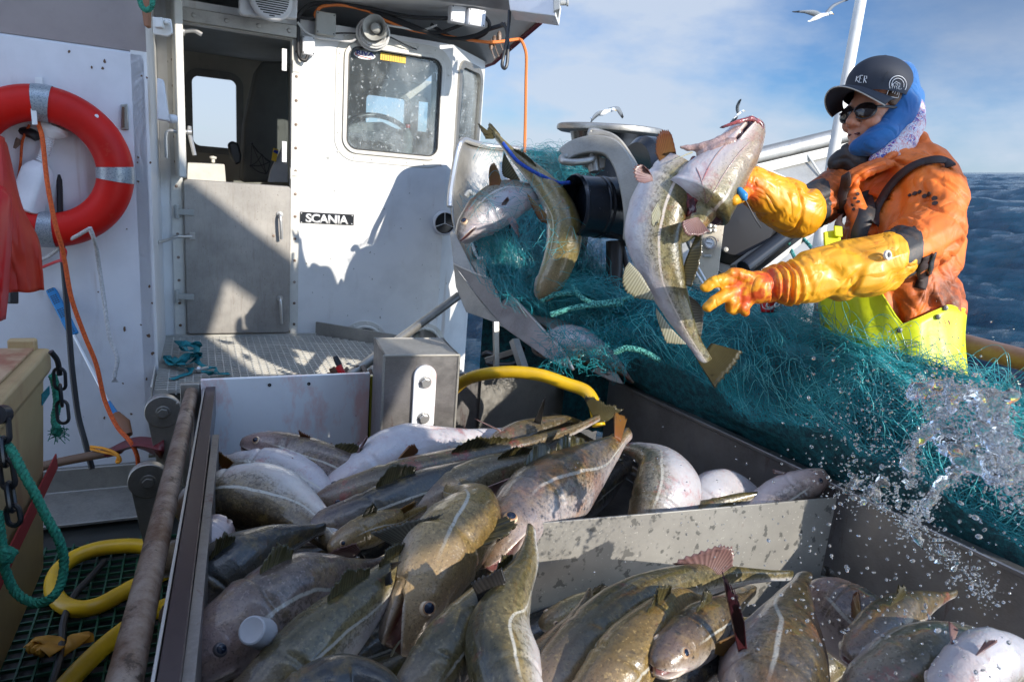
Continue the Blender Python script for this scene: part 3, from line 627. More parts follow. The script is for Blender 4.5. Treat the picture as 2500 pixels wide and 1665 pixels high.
loft(mb, [(a0, .050, .035), (a0+(a1-a0)*.03, .056, .042), (a0+(a1-a0)*.8, .050, .042), (a0+(a1-a0)*.9, .04, .036), (a0+(a1-a0)*1.0, .022, .024)], 28, sq=5)
mb.build('battery_case', M['plastic'], bl)
mb = MB(); b0, b1 = K(101, 396), K(122, 336); prof = []
nn_ = 13
loft(mb, [(b0+(b1-b0)*(i/(2*nn_)), .021 if i % 2 else .0165, .021 if i % 2 else .0165) for i in range(2*nn_+1)], 16, sq=2); mb.build('neck', M['plastic'], bl)
mb = MB(); h0, h1 = K(122, 337), K(133, 308); loft(mb, [(h0, .02, .02), (h0+(h1-h0)*.4, .045, .035), (h0+(h1-h0)*.6, .055, .04), (h0+(h1-h0)*.95, .052, .038), (h1, .045, .03)], 24, sq=2.4); mb.build('lamp_head', M['plastic'], bl)
# hanging oilskin, black tool, ropes, hose
def cloth_sheet(name, grid, mat, amp=.012, seed=0, th=.004, parent=None):
    g = [spl(r, 7) for r in grid]; cols = list(zip(*g)); cols = [spl(list(cc), 7) for cc in cols]
    nr, nc = len(cols[0]), len(cols); mb = MB(); vs = []
    for i in range(nr):
        for j in range(nc):
            p = cols[j][i]; nzv = noise.noise(V((j*.16+seed, i*.035, seed)))*amp*2 + noise.noise(V((j*.4+seed, i*.08, seed+4)))*amp
            vs.append(p + NW*nzv)
    mb.add(vs, [(i*nc+j, i*nc+j+1, (i+1)*nc+j+1, (i+1)*nc+j) for i in range(nr-1) for j in range(nc-1)], 0, True)
    return mb.build(name, mat, parent, solid=th)
oj = cloth_sheet('oilskin_jacket', [[P(-40,330,2.5), P(-5,330,2.46), P(12,345,2.5), P(20,370,2.55)], [P(-60,440,2.42), P(0,430,2.36), P(36,460,2.42), P(52,500,2.5)], [P(-60,560,2.4), P(-5,560,2.34), P(50,570,2.38), P(92,580,2.46)], [P(-60,640,2.42), P(0,650,2.36), P(60,650,2.4), P(104,640,2.46)], [P(-60,730,2.4), P(10,716,2.36), P(62,714,2.4), P(108,708,2.46)]], M['oilskin'], .02, 1)
tag(oj, 'orange red oilskin jacket hanging over the left edge of the lifebuoy', 'jacket')
oj2 = cloth_sheet('oilskin_trousers', [[P(-60,440,2.25), P(-20,440,2.2), P(20,470,2.22), P(30,520,2.28)], [P(-60,560,2.24), P(-25,560,2.16), P(10,560,2.2), P(28,580,2.26)], [P(-60,680,2.24), P(-25,690,2.18), P(2,690,2.2), P(20,680,2.26)], [P(-60,790,2.24), P(-30,785,2.2), P(-5,783,2.22), P(12,780,2.26)]], M['red'], .02, 5)
tag(oj2, 'bright red oilskin leg hanging at the far left edge', 'oilskins')
mb = MB(); mb.box(P(27, 690, 2.6), RT*.016, UP*.08, FW*.02); o = mb.build('rubber_sleeve', M['rubber'], None, .004); tag(o, 'black rubber end showing between the red oilskins', 'sleeve')
mb = MB(); mb.tube(spl([P(28,338,2.8), P(52,322,2.78), P(75,326,2.77), P(96,338,2.78)], 6), [.012]+[.02]*17+[.012], 10) ; mb.tube([P(56,332,2.79), P(22,385,2.8)], .013, 10); mb.build('grip', M['rubber'], None)
o = bpy.data.objects['grip']; tag(o, 'black handled tool hanging inside the lifebuoy', 'tool')
mb = MB(); mb.tube([P(50,340,2.775), P(30,375,2.785)], .016, 10); mb.build('metal_band', M['rust'], o)
def rope(name, pts, r, mat, label, cat, n=8, twist=True, flat=1):
    mb = MB(); mb.tube(spl(pts, n), r, 8 if r < .015 else 18, flat=flat); o = mb.build(name, mat, None); tag(o, label, cat); return o
rope('orange_rope', [P(92,298,2.72), P(103,335,2.68), P(110,400,2.66), P(116,450,2.64), P(125,500,2.63), P(138,560,2.62), P(150,600,2.64), P(160,650,2.66), P(175,730,2.66), P(205,815,2.68), P(235,890,2.7), P(255,975,2.7), P(285,1040,2.65), P(318,1078,2.6), P(334,1110,2.6), P(338,1145,2.62)], .0085, M['rope_o'], 'thick orange rope falling from the lifebuoy to the deck', 'rope')
rope('orange_line', [P(72,305,2.76), P(55,345,2.76), P(50,400,2.77), P(42,450,2.78)], .005, M['rope_o'], 'thin orange line behind the black tool inside the lifebuoy', 'rope')
rope('red_cord', [P(105,652,2.84), P(135,640,2.8), P(155,632,2.74), P(160,615,2.7), P(152,607,2.7), P(150,640,2.69)], .006, M['red'], 'short red cord looped round the orange rope', 'cord')
rope('thin_white_rope', [P(130,430,2.85), P(140,455,2.86), P(150,485,2.86)], .004, M['rope_w'], 'thin white cord beside the black hose inside the lifebuoy', 'cord')
rope('black_hose', [P(128,320,2.88), P(140,370,2.86), P(145,420,2.86), P(147,520,2.86), P(150,580,2.85), P(158,680,2.83), P(168,800,2.81), P(176,900,2.79), P(190,1010,2.78), P(208,1080,2.76), P(225,1145,2.75)], .0115, M['rubber'], 'black rubber hose hanging down the left bulkhead', 'hose')
rope('blue_loop', [P(30,375,2.82), P(42,388,2.8), P(50,405,2.8), P(48,425,2.8)], .005, M['rope_b'], 'small loop of blue line inside the lifebuoy', 'rope')
# blue gaff
gf = thing('gaff', 'gaff with a blue plastic grip and steel shaft leaning on the bulkhead', 'gaff', P(280, 1020, 2.85))
mb = MB(); a, b = P(108, 675, 2.95), P(181, 818, 2.93); mb.bar(a, b, .040, .02, NW)
mb.build('grip', M['blue'], gf, .006)
mb = MB(); u_ = (b-a).normalized(); w_ = u_.cross(NW).normalized()
for t0 in (.12, .32, .55, .82):
    for i in range(5):
        for j in range(3): mb.box(a+(b-a)*(t0+.03*i) + w_*(j-1)*.009 + NW*.0115, u_*.0018, w_*.0032, NW*.001)
mb.build('grip_marks', M['rubber'], gf)
mb = MB(); mb.tube([b, P(266, 985, 2.88)], .0075, 10); mb.build('shaft', M['chrome'], gf)
mb = MB(); mb.tube([P(262,983,2.87), P(285,1015,2.86)], [.014,.012], 10); mb.build('ferrule', M['blue'], gf)
mb = MB(); mb.tube([P(283,1012,2.86), P(300,1035,2.84), P(313,1062,2.82)], [.018,.03,.018], 10); mb.build('socket', M['brown'], gf)
# dark red shovel lying on the ledge
sv = thing('shovel', 'shovel with a dark red blade lying behind the rusty rail', 'shovel', P(250, 1110, 2.7))
mb = MB(); mb.tube(spl([P(60,1150,2.75), P(135,1130,2.72), P(210,1115,2.7), P(262,1105,2.68)], 4), .018, 12); mb.build('handle', M['wood'], sv)
mb = MB(); q = [[P(262,1098,2.68), P(330,1068,2.62), P(400,1072,2.55)], [P(262,1108,2.66), P(330,1088,2.58), P(400,1100,2.5)], [P(262,1116,2.68), P(330,1092,2.62), P(395,1118,2.55)]]
g_ = [spl(r, 5) for r in q]; vs = [p for r in g_ for p in r]; nc = len(g_[0])
mb.add(vs, [(i*nc+j, i*nc+j+1, (i+1)*nc+j+1, (i+1)*nc+j) for i in range(2) for j in range(nc-1)], 0, True); mb.build('blade', M['darkred'], sv, solid=.006)
mb = MB(); mb.tube(spl([P(262,1106,2.68), P(290,1098,2.66), P(330,1078,2.62)], 4), [.018]*5+[.012]*4, 10); mb.build('socket', M['darkred'], sv)
rope('yellow_twine', [P(222,1090,2.68), P(255,1095,2.64), P(285,1108,2.62), P(294,1124,2.62), P(285,1128,2.62), P(286,1112,2.63), P(250,1103,2.65), P(222,1096,2.68)], .0055, Mat('yellow_twine', (.75,.30,.015), .7).m, 'orange yellow twine tied round the shovel shaft', 'twine')
# steel ledge under the left bulkhead
mb = MB(); c1 = Plane(LP.at(0,0,.0)); z0_ = LP.hit(200,1143,.02).z; z1_ = LP.hit(200,1197,.02).z; dl = Pz(250, 1270, z1_-.02); ol = (dl-LP.p0).dot(NW)
pr = [(.02,z0_), (.02,z1_), (ol,z1_-.02), (ol,.0), (-.08,.0), (-.08,z0_)]
mb.prism([LP.at(-2.8, z, o_) for o_, z in pr], DW*3.35); o = mb.build('steel_ledge', M['alu'], None, .004); tag(o, 'low steel ledge along the foot of the left bulkhead', 'ledge')
# ================================================================== GRATING PLATFORM
gz = WP.sz(600, 822)[1]; gp = thing('grating_platform', 'pale steel grating platform in front of the half door', 'platform', WP.at(.5, gz, .5))
gm_ = steel('galvanised_grating', (.66,.64,.58), .5, metal=.2, dirt=(.22,.12,.05), amt=.5).m
mb = MB(); fl = lambda px, py: Pz(px, py, gz)
sA = WP.sz(424, 822)[0]; sB = WP.sz(770, 819)[0]; depth = .98 + 0*1.0
sC = sB + .62
def rt_edge(o): return min(sC, sB + max(0, o-.03)*1.25)
w = sA
while w < sC:
    o0 = .03 if w <= sB else .03 + (w-sB)/1.25
    mb.bar(WP.at(w, gz, o0), WP.at(w, gz, depth), .005, .022); w += .0335
o_i = .06
while o_i < depth:
    mb.bar(WP.at(sA-.05, gz+.003, o_i), WP.at(rt_edge(o_i), gz+.003, o_i), .007, .02); o_i += .0335 if True else 0
mb.build('grid', gm_, gp)
mb = MB(); mb.bar(WP.at(sA-.06, gz+.002, .03), WP.at(sA-.06, gz+.002, depth), .006, .05); mb.bar(WP.at(sA-.06, gz, .03), WP.at(sB, gz, .03), .006, .045); mb.bar(WP.at(sA-.05, gz+.004, .22), WP.at(rt_edge(.22), gz+.004, .22), .03, .006)
mb.build('edge_bar', gm_, gp)
mb = MB(); a, b = WP.at(sB, gz+.035, .02), WP.at(sB+.62, gz+.02, .52); mb.bar(a, b, .012, .11); mb.build('side_plate', M['alu'], gp)
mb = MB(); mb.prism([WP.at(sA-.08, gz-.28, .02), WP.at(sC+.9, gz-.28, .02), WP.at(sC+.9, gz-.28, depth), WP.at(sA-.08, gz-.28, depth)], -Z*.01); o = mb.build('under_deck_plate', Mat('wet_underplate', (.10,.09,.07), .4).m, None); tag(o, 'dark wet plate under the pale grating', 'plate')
# teal strap heaped on the grating
def ribbon(mb, pts, w, n=8, th=.0015, seed=0, roll=1.0):
    c = spl(pts, n); vs = []
    for i, p in enumerate(c):
        t = (c[min(i+1, len(c)-1)]-c[max(i-1, 0)]).normalized(); a = noise.noise(V((i*.09+seed, 0, seed)))*2.4*roll
        s = t.cross(Z).normalized() if abs(t.z) < .95 else RT; u = s.cross(t); d = s*math.cos(a)+u*math.sin(a)
        vs += [p-d*w/2, p+d*w/2]
    mb.add(vs, [(2*i, 2*i+1, 2*i+3, 2*i+2) for i in range(len(c)-1)], 0, True)
ts = lambda x, y, h=.0: Pz(x, y, gz+.02+h)
sp_ = [ts(432,832,.03), ts(450,842,.05), ts(478,838,.06), ts(486,846,.03), ts(470,856,.02), ts(440,850,.05), ts(452,838,.07), ts(480,850,.04), ts(472,872,.05), ts(445,882,.02), ts(415,880,.03), ts(405,872,.04), ts(418,888,.02), ts(450,880,.05), ts(470,868,.05), ts(488,872,.03), ts(462,862,.06), ts(430,884,.03), ts(408,868,.03), ts(410,882,.0), ts(440,895,.01), ts(466,900,.01), ts(462,910,.0), ts(440,918,.0), ts(418,926,.0)]
mb = MB(); ribbon(mb, sp_, .030, 8, seed=2)
ribbon(mb, [ts(478,865,.06), ts(480,880,.03), ts(500,896,.01), ts(525,900,.02), ts(530,906,.04), ts(505,912,.03), ts(500,905,.03), ts(530,912,.01), ts(560,912,0)], .026, 8, seed=7)
ribbon(mb, [ts(448,845,.05), ts(460,856,.09), ts(486,862,.06), ts(476,880,.03), ts(450,890,.04), ts(420,874,.03)], .03, 8, seed=9)
o = mb.build('teal_strap', M['strap'], None, solid=.002); tag(o, 'heap of teal webbing strap on the pale grating', 'strap')
mb = MB(); mb.tube([ts(482,903,.01), ts(508,898,.01)], .009, 8); mb.lathe(ts(485,902,.01), RT, [(-.012,.012),(0,.018),(.012,.012)], 10); mb.build('hook', M['chrome'], o)
# thin strut across, red-handled knife, kelp-brown clutter beneath
mb = MB(); mb.tube([P(1120, 722, 3.35), P(852, 918, 2.75)], .020, 14); o = mb.build('strut_pipe', M['alu'], None); tag(o, 'grey pipe slanting down from the hauler to the grating', 'pipe')
kn = thing('knife', 'knife with a black and red handle stuck by the slanting pipe', 'knife', P(828, 905, 2.75)); mb = MB(); mb.tube([P(818,870,2.75), P(825,885,2.75), P(836,908,2.75)], [.012,.016,.012], 10, flat=.6); mb.build('handle', M['rubber'], kn)
mb = MB(); mb.tube([P(826,893,2.74), P(842,925,2.74)], .014, 8); mb.build('guard', M['red'], kn)
mb = MB(); rg = random.Random(9)
for i in range(26):
    c = P(rg.uniform(808, 915), rg.uniform(905, 925), 2.78); mb.tube([c, c+RT*rg.uniform(-.03,.03)+UP*rg.uniform(0,.03)], rg.uniform(.006,.014), 6)
o = mb.build('rusty_chain_scraps', M['rust'], None); tag(o, 'dark rusty chain scraps beside the knife handle', 'scraps'); o['kind'] = 'stuff'
# ================================================================== FISH BIN
ZR = .8; LF = Pz(475, 945, ZR); RF = Pz(1508, 935, ZR); RM = Pz(2030, 1190, ZR); RN = Pz(2560, 1432, ZR); LN = Pz(250, 1900, ZR)
bn = thing('fish_bin', 'big steel fish bin filled with cod in the foreground', 'bin', V((LF.x, LF.y, 0)))
fz = .42
back = Plane(V((LF.x, LF.y, 0))); sR = (RF-LF).dot(DW)
def plate(name, a, b, z0, z1, th, mat, parent=bn, bevel=.003, z1b=None):
    a, b = V(a), V(b); n = (b-a).cross(Z).normalized(); mb = MB(); z1b = z1 if z1b is None else z1b
    mb.prism([V((a.x,a.y,z0)), V((b.x,b.y,z0)), V((b.x,b.y,z1b)), V((a.x,a.y,z1))], n*th); return mb.build(name, mat, parent, bevel)
plate('back_plate', back.at(.0, 0), back.at(sR+.06, 0), fz, ZR+.01, -.012, M['bin'])
far = RF - (RN-RF).normalized()*.06
plate('side_plate', V((far.x,far.y,0)), RN + (RN-RF)*.3, fz, ZR, -.014, M['bin'])
plate('side_plate', LF, LF + NW*2.6, .1, ZR-.02, .012, M['bin'])
mb = MB(); mb.bar(far + Z*.004, RN + (RN-RF)*.3 + Z*.004, .034, .016); mb.build('side_rail', M['bin'], bn, .004)
mb = MB(); e2 = RN+(RN-RF)*.3; mb.prism([V((LF.x,LF.y,fz)), V((far.x,far.y,fz)), V((e2.x,e2.y,fz)), V((LF.x,LF.y,fz))+NW*2.6], -Z*.02); mb.build('floor_plate', M['bin'], bn)
# rusty pipe rail on the left edge and the channel beside it
a, b = P(470, 948, 2.42), P(296, 1700, .98); dd = (b-a)
mb = MB(); mb.tube([a-dd.normalized()*.01, a, a+dd*.33, a+dd*.66, b, b+dd*.3], [.012, .021, .023, .024, .026, .026], 20); mb.build('pipe_rail', M['rust'], bn)
mb = MB(); o1 = DW*.04; mb.bar(a+o1-Z*.012, b+o1-Z*.012+dd*.3, .005, .05); mb.build('edge_strip', M['chrome'], bn)
mb = MB(); mb.bar(a+DW*.062-Z*.03, b+DW*.062-Z*.03+dd*.3, .03, .10); mb.build('channel', Mat('bloody_channel', (.035,.018,.02), .25).m, bn)
mb = MB(); q0, q1 = a+(b-a)*.30+DW*.09-Z*.06, b+DW*.085-Z*.05+dd*.3; mb.bar(q0, q1, .018, .10); mb.build('inner_strip', M['bin'], bn)
# white cutting board on the back plate, with bracket and screws
b0 = back.sz(490, 930, .02); b1 = back.sz(902, 918, .02)
mb = MB(); zt_ = ZR+.035; mb.prism([back.at(b0[0], fz, .014), back.at(b1[0], fz, .014), back.at(b1[0], zt_, .014), back.at(b0[0], zt_, .014)], NW*.016); cbd = mb.build('board', M['hdpe'], bn, .003)
mb = MB()
for px, py in ((658, 940), (754, 937)): c = back.hit(px, py, .031); mb.lathe(c, NW, [(0,.0065),(.0015,.006),(.0015,.003),(-.002,0)], 12)
mb.build('screw', M['hole'], cbd)
mb = MB(); mb.box(back.at(b0[0]-.035, (ZR+fz)/2+.02, .016), DW*.030, Z*(ZR-fz)/2, NW*.012); mb.build('bracket', M['alu'], bn, .002)
mb = MB(); mb.lathe(back.at(b0[0]-.075, ZR-.05, .02), NW, [(0,.006),(.008,.006),(.01,0)], 10); mb.build('bolt', M['chrome'], bn)
mb = MB(); mb.box(back.at(b1[0]+.014, (ZR+fz)/2+.02, .016), DW*.010, Z*(ZR-fz)/2, NW*.01); mb.box(back.at(b1[0]+.04, (ZR+fz)/2+.02, .010), DW*.012, Z*(ZR-fz)/2, NW*.006)
mb.build('slime_strip', Mat('yellow_slime', (.28,.26,.03), .15).m, bn)
# bulged panel right of the box
mb = MB(); s0 = back.sz(1172, 925)[0]; s1_ = back.sz(1380, 925)[0]
mb.prism([back.at(s0, fz, .013), back.at(s1_+.05, fz, .013), back.at(s1_+.03, fz+.2, .013), back.at(s1_-.05, ZR-.04, .013), back.at(s1_-.1, ZR, .013), back.at(s0, ZR, .013)], NW*.004); mb.build('patch_plate', M['alu'], bn, .002)
# partition
pa, pb = P(1306, 1275, 1.62), Pz(2040, 1212, ZR-.015); pl_ = P(1300, 1490, 1.60); mb = MB(); nn = (pb-pa).cross(Z).normalized()
mb.prism([pa, pb, V((pb.x,pb.y,fz)), V((pa.x,pa.y,fz))], nn*.006); pt_ = mb.build('partition', M['spot'], bn, .0015)
# steel box with white slide plate and two bolts
bx = thing('lift_box', 'square steel box with a white slotted plate held by two big bolts', 'box', P(1020, 1080, 2.5))
B0, B1 = P(938, 868, 2.33), P(1121, 868, 2.42); e = (B1-B0); e.z = 0; wB = e.length; e.normalize(); nb = V((e.y, -e.x, 0)); zt2 = (B0.z+B1.z)/2; zb2 = fz-.1
cB = (B0+B1)/2; dB = .24
mb = MB(); mb.box(V((cB.x,cB.y,(zt2+zb2)/2)) - nb*dB/2, e*wB/2, nb*dB/2, Z*(zt2-zb2)/2); mb.build('box_shell', M['bin'], bx, .004)
mb = MB()
for sgn in (-1, 1): mb.tube([V((cB.x,cB.y,zb2))+e*sgn*wB/2, V((cB.x,cB.y,zt2))+e*sgn*wB/2], .005, 8)
cn = [V((cB.x,cB.y,zt2))+e*i*wB/2-nb*j*dB for i, j in ((-1,0),(1,0),(1,1),(-1,1))]
mb.tube(cn, .005, 8, closed=True); mb.build('weld_bead', M['alu_matt'], bx)
mb = MB(); mb.box(V((cB.x,cB.y,zt2+.001))-nb*dB/2, e*(wB/2-.006), nb*(dB/2-.006), Z*.001); mb.build('top_plate', M['alu_matt'], bx)
BP = Plane(V((cB.x,cB.y,0)), e, nb); s_, z_t = BP.sz(1038, 890); _, z_b = BP.sz(1034, 1056); rr_ = .040
mb = MB(); poly = [BP.at(s_+rr_*math.cos(R(a)), z_t-rr_+rr_*math.sin(R(a)), .001) for a in range(0, 181, 12)] + [BP.at(s_+rr_*math.cos(R(a)), z_b+rr_+rr_*math.sin(R(a)), .001) for a in range(180, 361, 12)]
mb.prism(poly, nb*.014); mb.build('slide_plate', M['hdpe'], bx, .003)
for py in (933, 1020):
    mb = MB(); hexbolt(mb, BP.hit(1038-(py-933)*.05, py, .015), nb, .0165, .018); mb.build('bolt', M['chrome'], bx, .001)
mb = MB(); mb.box(BP.at(s_, z_b-.06, .004), e*.010, Z*.08, nb*.004); mb.build('slide_bar', M['hdpe'], bx)
# yellow hose over the back corner
rope('yellow_fish_hose', [P(1085,975,2.85), P(1130,932,2.72), P(1180,914,2.62), P(1250,908,2.56), P(1320,916,2.52), P(1380,936,2.50), P(1430,955,2.47), P(1452,990,2.44), P(1462,1040,2.42)], .0235, M['hose'], 'bright yellow hose arching over the back corner of the bin', 'hose', 10)
# round hub plates left of the rail
for i, (px, py, d_, r_) in enumerate(((398,1006,2.52,.062),(362,1175,2.3,.062))):
    c = P(px, py, d_); mb = MB(); mb.lathe(c, NW, [(-.03,r_),(.0,r_),(.003,r_*.96),(.003,0)], 36); mb.prism([c-DW*r_*.9, c+DW*r_*.9, c+DW*r_*.9-Z*.3, c-DW*r_*.2-Z*.3], -NW*.02)
    hexbolt(mb, c+NW*.003, NW, .018, .016); o = mb.build('hinge_lug', M['alu'], None, .001); tag(o, ('round steel lug with one bolt at the foot of the grating' if i == 0 else 'lower round steel lug with one bolt behind the rusty rail'), 'lug', 'steel lugs beside the rusty rail')
# ================================================================== TUB, CHAIN, GREEN ROPE, HOSE ON DECK
tA, tB = P(124, 848, 2.05), Pz(-20, 1002, P(124,848,2.05).z); zt3 = tA.z; tb = thing('fish_tub', 'worn cream plastic fish tub standing at the left edge', 'tub', V((tA.x-.3, tA.y, 0)))
ed = (tB-tA); ed.z = 0; L3 = ed.length; ed.normalize(); ix = V((ed.y, -ed.x, 0)); ix = ix if ix.x < 0 else -ix
tA0 = V((tA.x, tA.y, 0)); 
def tubring(z, inset, ex=0): return [tA0+ed*inset+ix*inset+Z*z, tA0+ed*(L3+1.0-inset)+ix*inset+Z*z, tA0+ed*(L3+1.0-inset)+ix*(1.2-inset)+Z*z, tA0+ed*inset+ix*(1.2-inset)+Z*z]
mb = MB(); rings = [tubring(zt3, .0), tubring(zt3-.07, .0), tubring(zt3-.085, .018), tubring(.30, .05), tubring(.02, .16)]
vs = [p for r in rings for p in r]; fs = [(i*4+j, i*4+(j+1) % 4, (i+1)*4+(j+1) % 4, (i+1)*4+j) for i in range(4) for j in range(4)] + [(0,1,2,3), (16,17,18,19)]
mb.add(vs, fs); mb.build('tub_body', M['tub'], tb, .014, seg=3)
for (a_, b_, w_) in ((.03,.10,.07), (.26,.32,.05), (.42,.52,.07), (.75,.83,.06)):
    mb = MB(); p = tA0 + ix*(a_+b_)/2 + Z*(zt3+.01) + ed*.02; mb.box(p, ix*(b_-a_)/2, ed*.015, Z*.022)
    mb.build('lid_lug', M['tub'], tb, .006)
mb = MB(); lid = tubring(zt3+.002, .035); mb.prism(lid, Z*.006)
lm = Mat('stained_lid', (.42,.25,.14), .35); lm.color(lm.mix(lm.ramp(lm.noise(7, 7, .65), .42, .58), (.34,.15,.09), (.50,.36,.22))); lm.bump(lm.noise(5, 4), .3, .004); mb.build('lid', lm.m, tb)
TPl = Plane(tA0+ix*.03, ed, -ix); 
mb = MB(); mb.prism([TPl.hit(*p, .01) for p in ((101,962),(119,942),(120,962),(102,990))], -ix*.002); mb.build('label', M['strap'], tb)
mb = MB(); mb.bar(TPl.hit(138,1125,.012), TPl.hit(-10,1430,.012), .05, .004, -ix); mb.build('red_strap', M['red_strap'], tb)
chn = MB(); pts = [P(124,858,2.0), P(140,880,2.02), P(146,915,2.04), P(148,952,2.04), P(151,990,2.04), P(154,1022,2.04)]
mbh = MB(); mbh.tube(spl(pts[:3], 5), .008, 8); 
def link(mb, a, b, r, wd, ax):
    a, b = V(a), V(b); u = (b-a).normalized(); L_ = (b-a).length/2; c = (a+b)/2; w = ax-u*ax.dot(u); w.normalize()
    pts = [c + u*(L_-wd)*(1 if math.cos(t) >= 0 else -1) + u*wd*math.cos(t) + w*wd*math.sin(t) for t in [2*math.pi*i/18 for i in range(18)]]
    mb.tube(pts, r, 7, closed=True)
cp = [P(145,905,2.03), P(147,945,2.04), P(151,985,2.04), P(155,1027,2.04)]
for i in range(3): u = (cp[i+1]-cp[i]).normalized(); link(mbh, cp[i]-u*.008, cp[i+1]+u*.008, .0048, .017, RT if i % 2 == 0 else (RT*.6-FW*.8))
o = mbh.build('black_chain', M['black'], None); tag(o, 'black chain hanging on the corner of the cream tub', 'chain')
mbh = MB(); cp = [P(4,1020,1.42), P(8,1075,1.42), P(14,1130,1.42), P(22,1185,1.42), P(30,1240,1.42), P(36,1275,1.42)]
for i in range(5): u = (cp[i+1]-cp[i]).normalized(); link(mbh, cp[i]-u*.006, cp[i+1]+u*.006, .0055, .014, RT if i % 2 == 0 else (RT*.3-FW*.95))
mbh.lathe(P(2,1012,1.42), -FW, [(-.01,.02),(.01,.02),(.012,0)], 14)
o = mbh.build('black_chain', M['black'], None); tag(o, 'black chain hanging in front of the cream tub at the left edge', 'chain')
def twisted(name, pts, r, mat, label, cat, n=10, pitch=.03, strands=3, parent=None):
    c = spl(pts, n); mb = MB(); acc = [0]
    for a, b in zip(c, c[1:]): acc.append(acc[-1]+(b-a).length)
    m = max(12, int(acc[-1]/pitch*7)); cc = []
    j = 0
    for i in range(m+1):
        t = acc[-1]*i/m
        while j < len(acc)-2 and acc[j+1] < t: j += 1
        f = (t-acc[j])/max(acc[j+1]-acc[j], 1e-9); cc.append(c[j].lerp(c[j+1], min(1, f)))
    for s in range(strands):
        pp = []
        for i, p in enumerate(cc):
            tg = (cc[min(i+1, m)]-cc[max(i-1, 0)]).normalized(); e1 = tg.cross(Z if abs(tg.z) < .9 else RT).normalized(); e2 = tg.cross(e1)
            a = 2*math.pi*(acc[-1]*i/m/pitch + s/strands); pp.append(p + (e1*math.cos(a)+e2*math.sin(a))*r*.5)
        mb.tube(pp, r*.58, 6)
    o = mb.build(name, mat, parent)
    if label: tag(o, label, cat)
    return o
twisted('green_rope', [P(-10,1070,1.46), P(25,1095,1.42), P(60,1160,1.4), P(85,1205,1.4), P(115,1265,1.41), P(145,1320,1.42), P(156,1370,1.43), P(150,1420,1.42), P(130,1455,1.4), P(95,1472,1.4), P(60,1462,1.4), P(35,1440,1.4), P(18,1405,1.4), P(8,1370,1.4), P(5,1330,1.4), P(-6,1250,1.4)], .0095, M['rope_g'], 'loop of thick green rope hanging in front of the tub', 'rope')
mbk = MB(); kc = P(18,1352,1.385)
for i in range(7): a = i*.9; mbk.tube(spl([kc+RT*.018*math.cos(a)+UP*.014*math.sin(a), kc-FW*.012+UP*.01*math.cos(a*2), kc+RT*.018*math.cos(a+2)+UP*.015*math.sin(a+2.4)], 4), .009, 7)
mbk.build('knot', M['rope_g'], bpy.data.objects['green_rope'])
twisted('green_rope_tail', [P(128,915,2.1), P(136,945,2.12), P(140,985,2.12), P(134,1020,2.12), P(140,1050,2.1), P(138,1058,2.08)], .012, M['rope_g'], 'frayed green rope end behind the black chain', 'rope')
mb = MB(); rg = random.Random(4); q = P(138,1045,2.08)
for i in range(30): mb.tube(spl([q, q+RT*rg.uniform(-.02,.03)-UP*rg.uniform(0,.02), q+RT*rg.uniform(-.03,.04)+UP*rg.uniform(-.05,.01)], 3), .0012, 4)
mb.build('fray', M['rope_g'], bpy.data.objects['green_rope_tail'])
twisted('green_rope_loop', [P(1085,-20,3.3), P(1083,0,3.3), P(1092,22,3.3), P(1112,22,3.3), P(1120,0,3.3), P(1118,-20,3.3)] if False else [P(341,-15,2.55), P(342,5,2.54), P(350,22,2.54), P(362,25,2.54), P(372,12,2.54), P(374,-15,2.55)], .010, M['rope_g'], 'green rope loop over the brown wooden peg at the top edge', 'rope')
mb = MB(); mb.prism([P(345,-20,2.6), P(372,-20,2.6), P(370,70,2.6), P(364,72,2.6), P(357,68,2.6)], -FW*.02); o = mb.build('wooden_peg', M['brown'], None, .004); tag(o, 'brown wooden peg at the top of the left bulkhead', 'peg')
zz_ = .035
dp = lambda x, y, h=0: Pz(x, y, zz_+h)
rope('yellow_deck_hose', [dp(420,1350), dp(350,1334,.01), dp(290,1333,.02), dp(230,1342,.02), dp(175,1365,.01), dp(138,1400), dp(130,1440), dp(150,1472), dp(190,1486), dp(240,1478), dp(290,1452,.0), dp(340,1425,.0), dp(420,1390)], .029, M['hose'], 'dull yellow hose curled on the green grating', 'hose', 10)
rope('yellow_deck_hose', [dp(120,1720,.02), dp(180,1650,.01), dp(240,1590,.01), dp(300,1540,.01), dp(360,1500), dp(430,1470)], .029, M['hose'], 'dull yellow hose running under the rusty rail at the bottom left', 'hose', 10)
rope('black_cable', [dp(255,1370), dp(220,1410), dp(180,1455), dp(155,1520), dp(148,1600), dp(125,1680)], .012, M['rubber'], 'black cable lying across the green grating', 'cable')
gl = thing('orange_glove', 'orange rubber glove dropped on the green grating', 'glove', dp(115, 1590)); 
mb = MB(); ribbon(mb, [dp(72,1568), dp(100,1558,.02), dp(125,1566,.01), dp(142,1578)], .05, 6, seed=3, roll=.4); ribbon(mb, [dp(90,1572,.01), dp(120,1580,.02), dp(140,1590,.02)], .05, 6, seed=3, roll=.4)
ribbon(mb, [dp(155,1592), dp(180,1565,.03), dp(205,1550,.02), dp(208,1570)], .05, 6, seed=8, roll=.5); mb.build('palm', Mat('old_orange_glove', (.58,.28,.03), .6).m, gl, solid=.004)
mb = MB()
for i in range(3): mb.tube(spl([dp(85+i*10,1570+i*6,.01), dp(70+i*12,1580+i*5,.02), dp(76+i*14,1590+i*4)], 4), .009, 7)
mb.build('finger', bpy.data.materials['old_orange_glove'], gl)
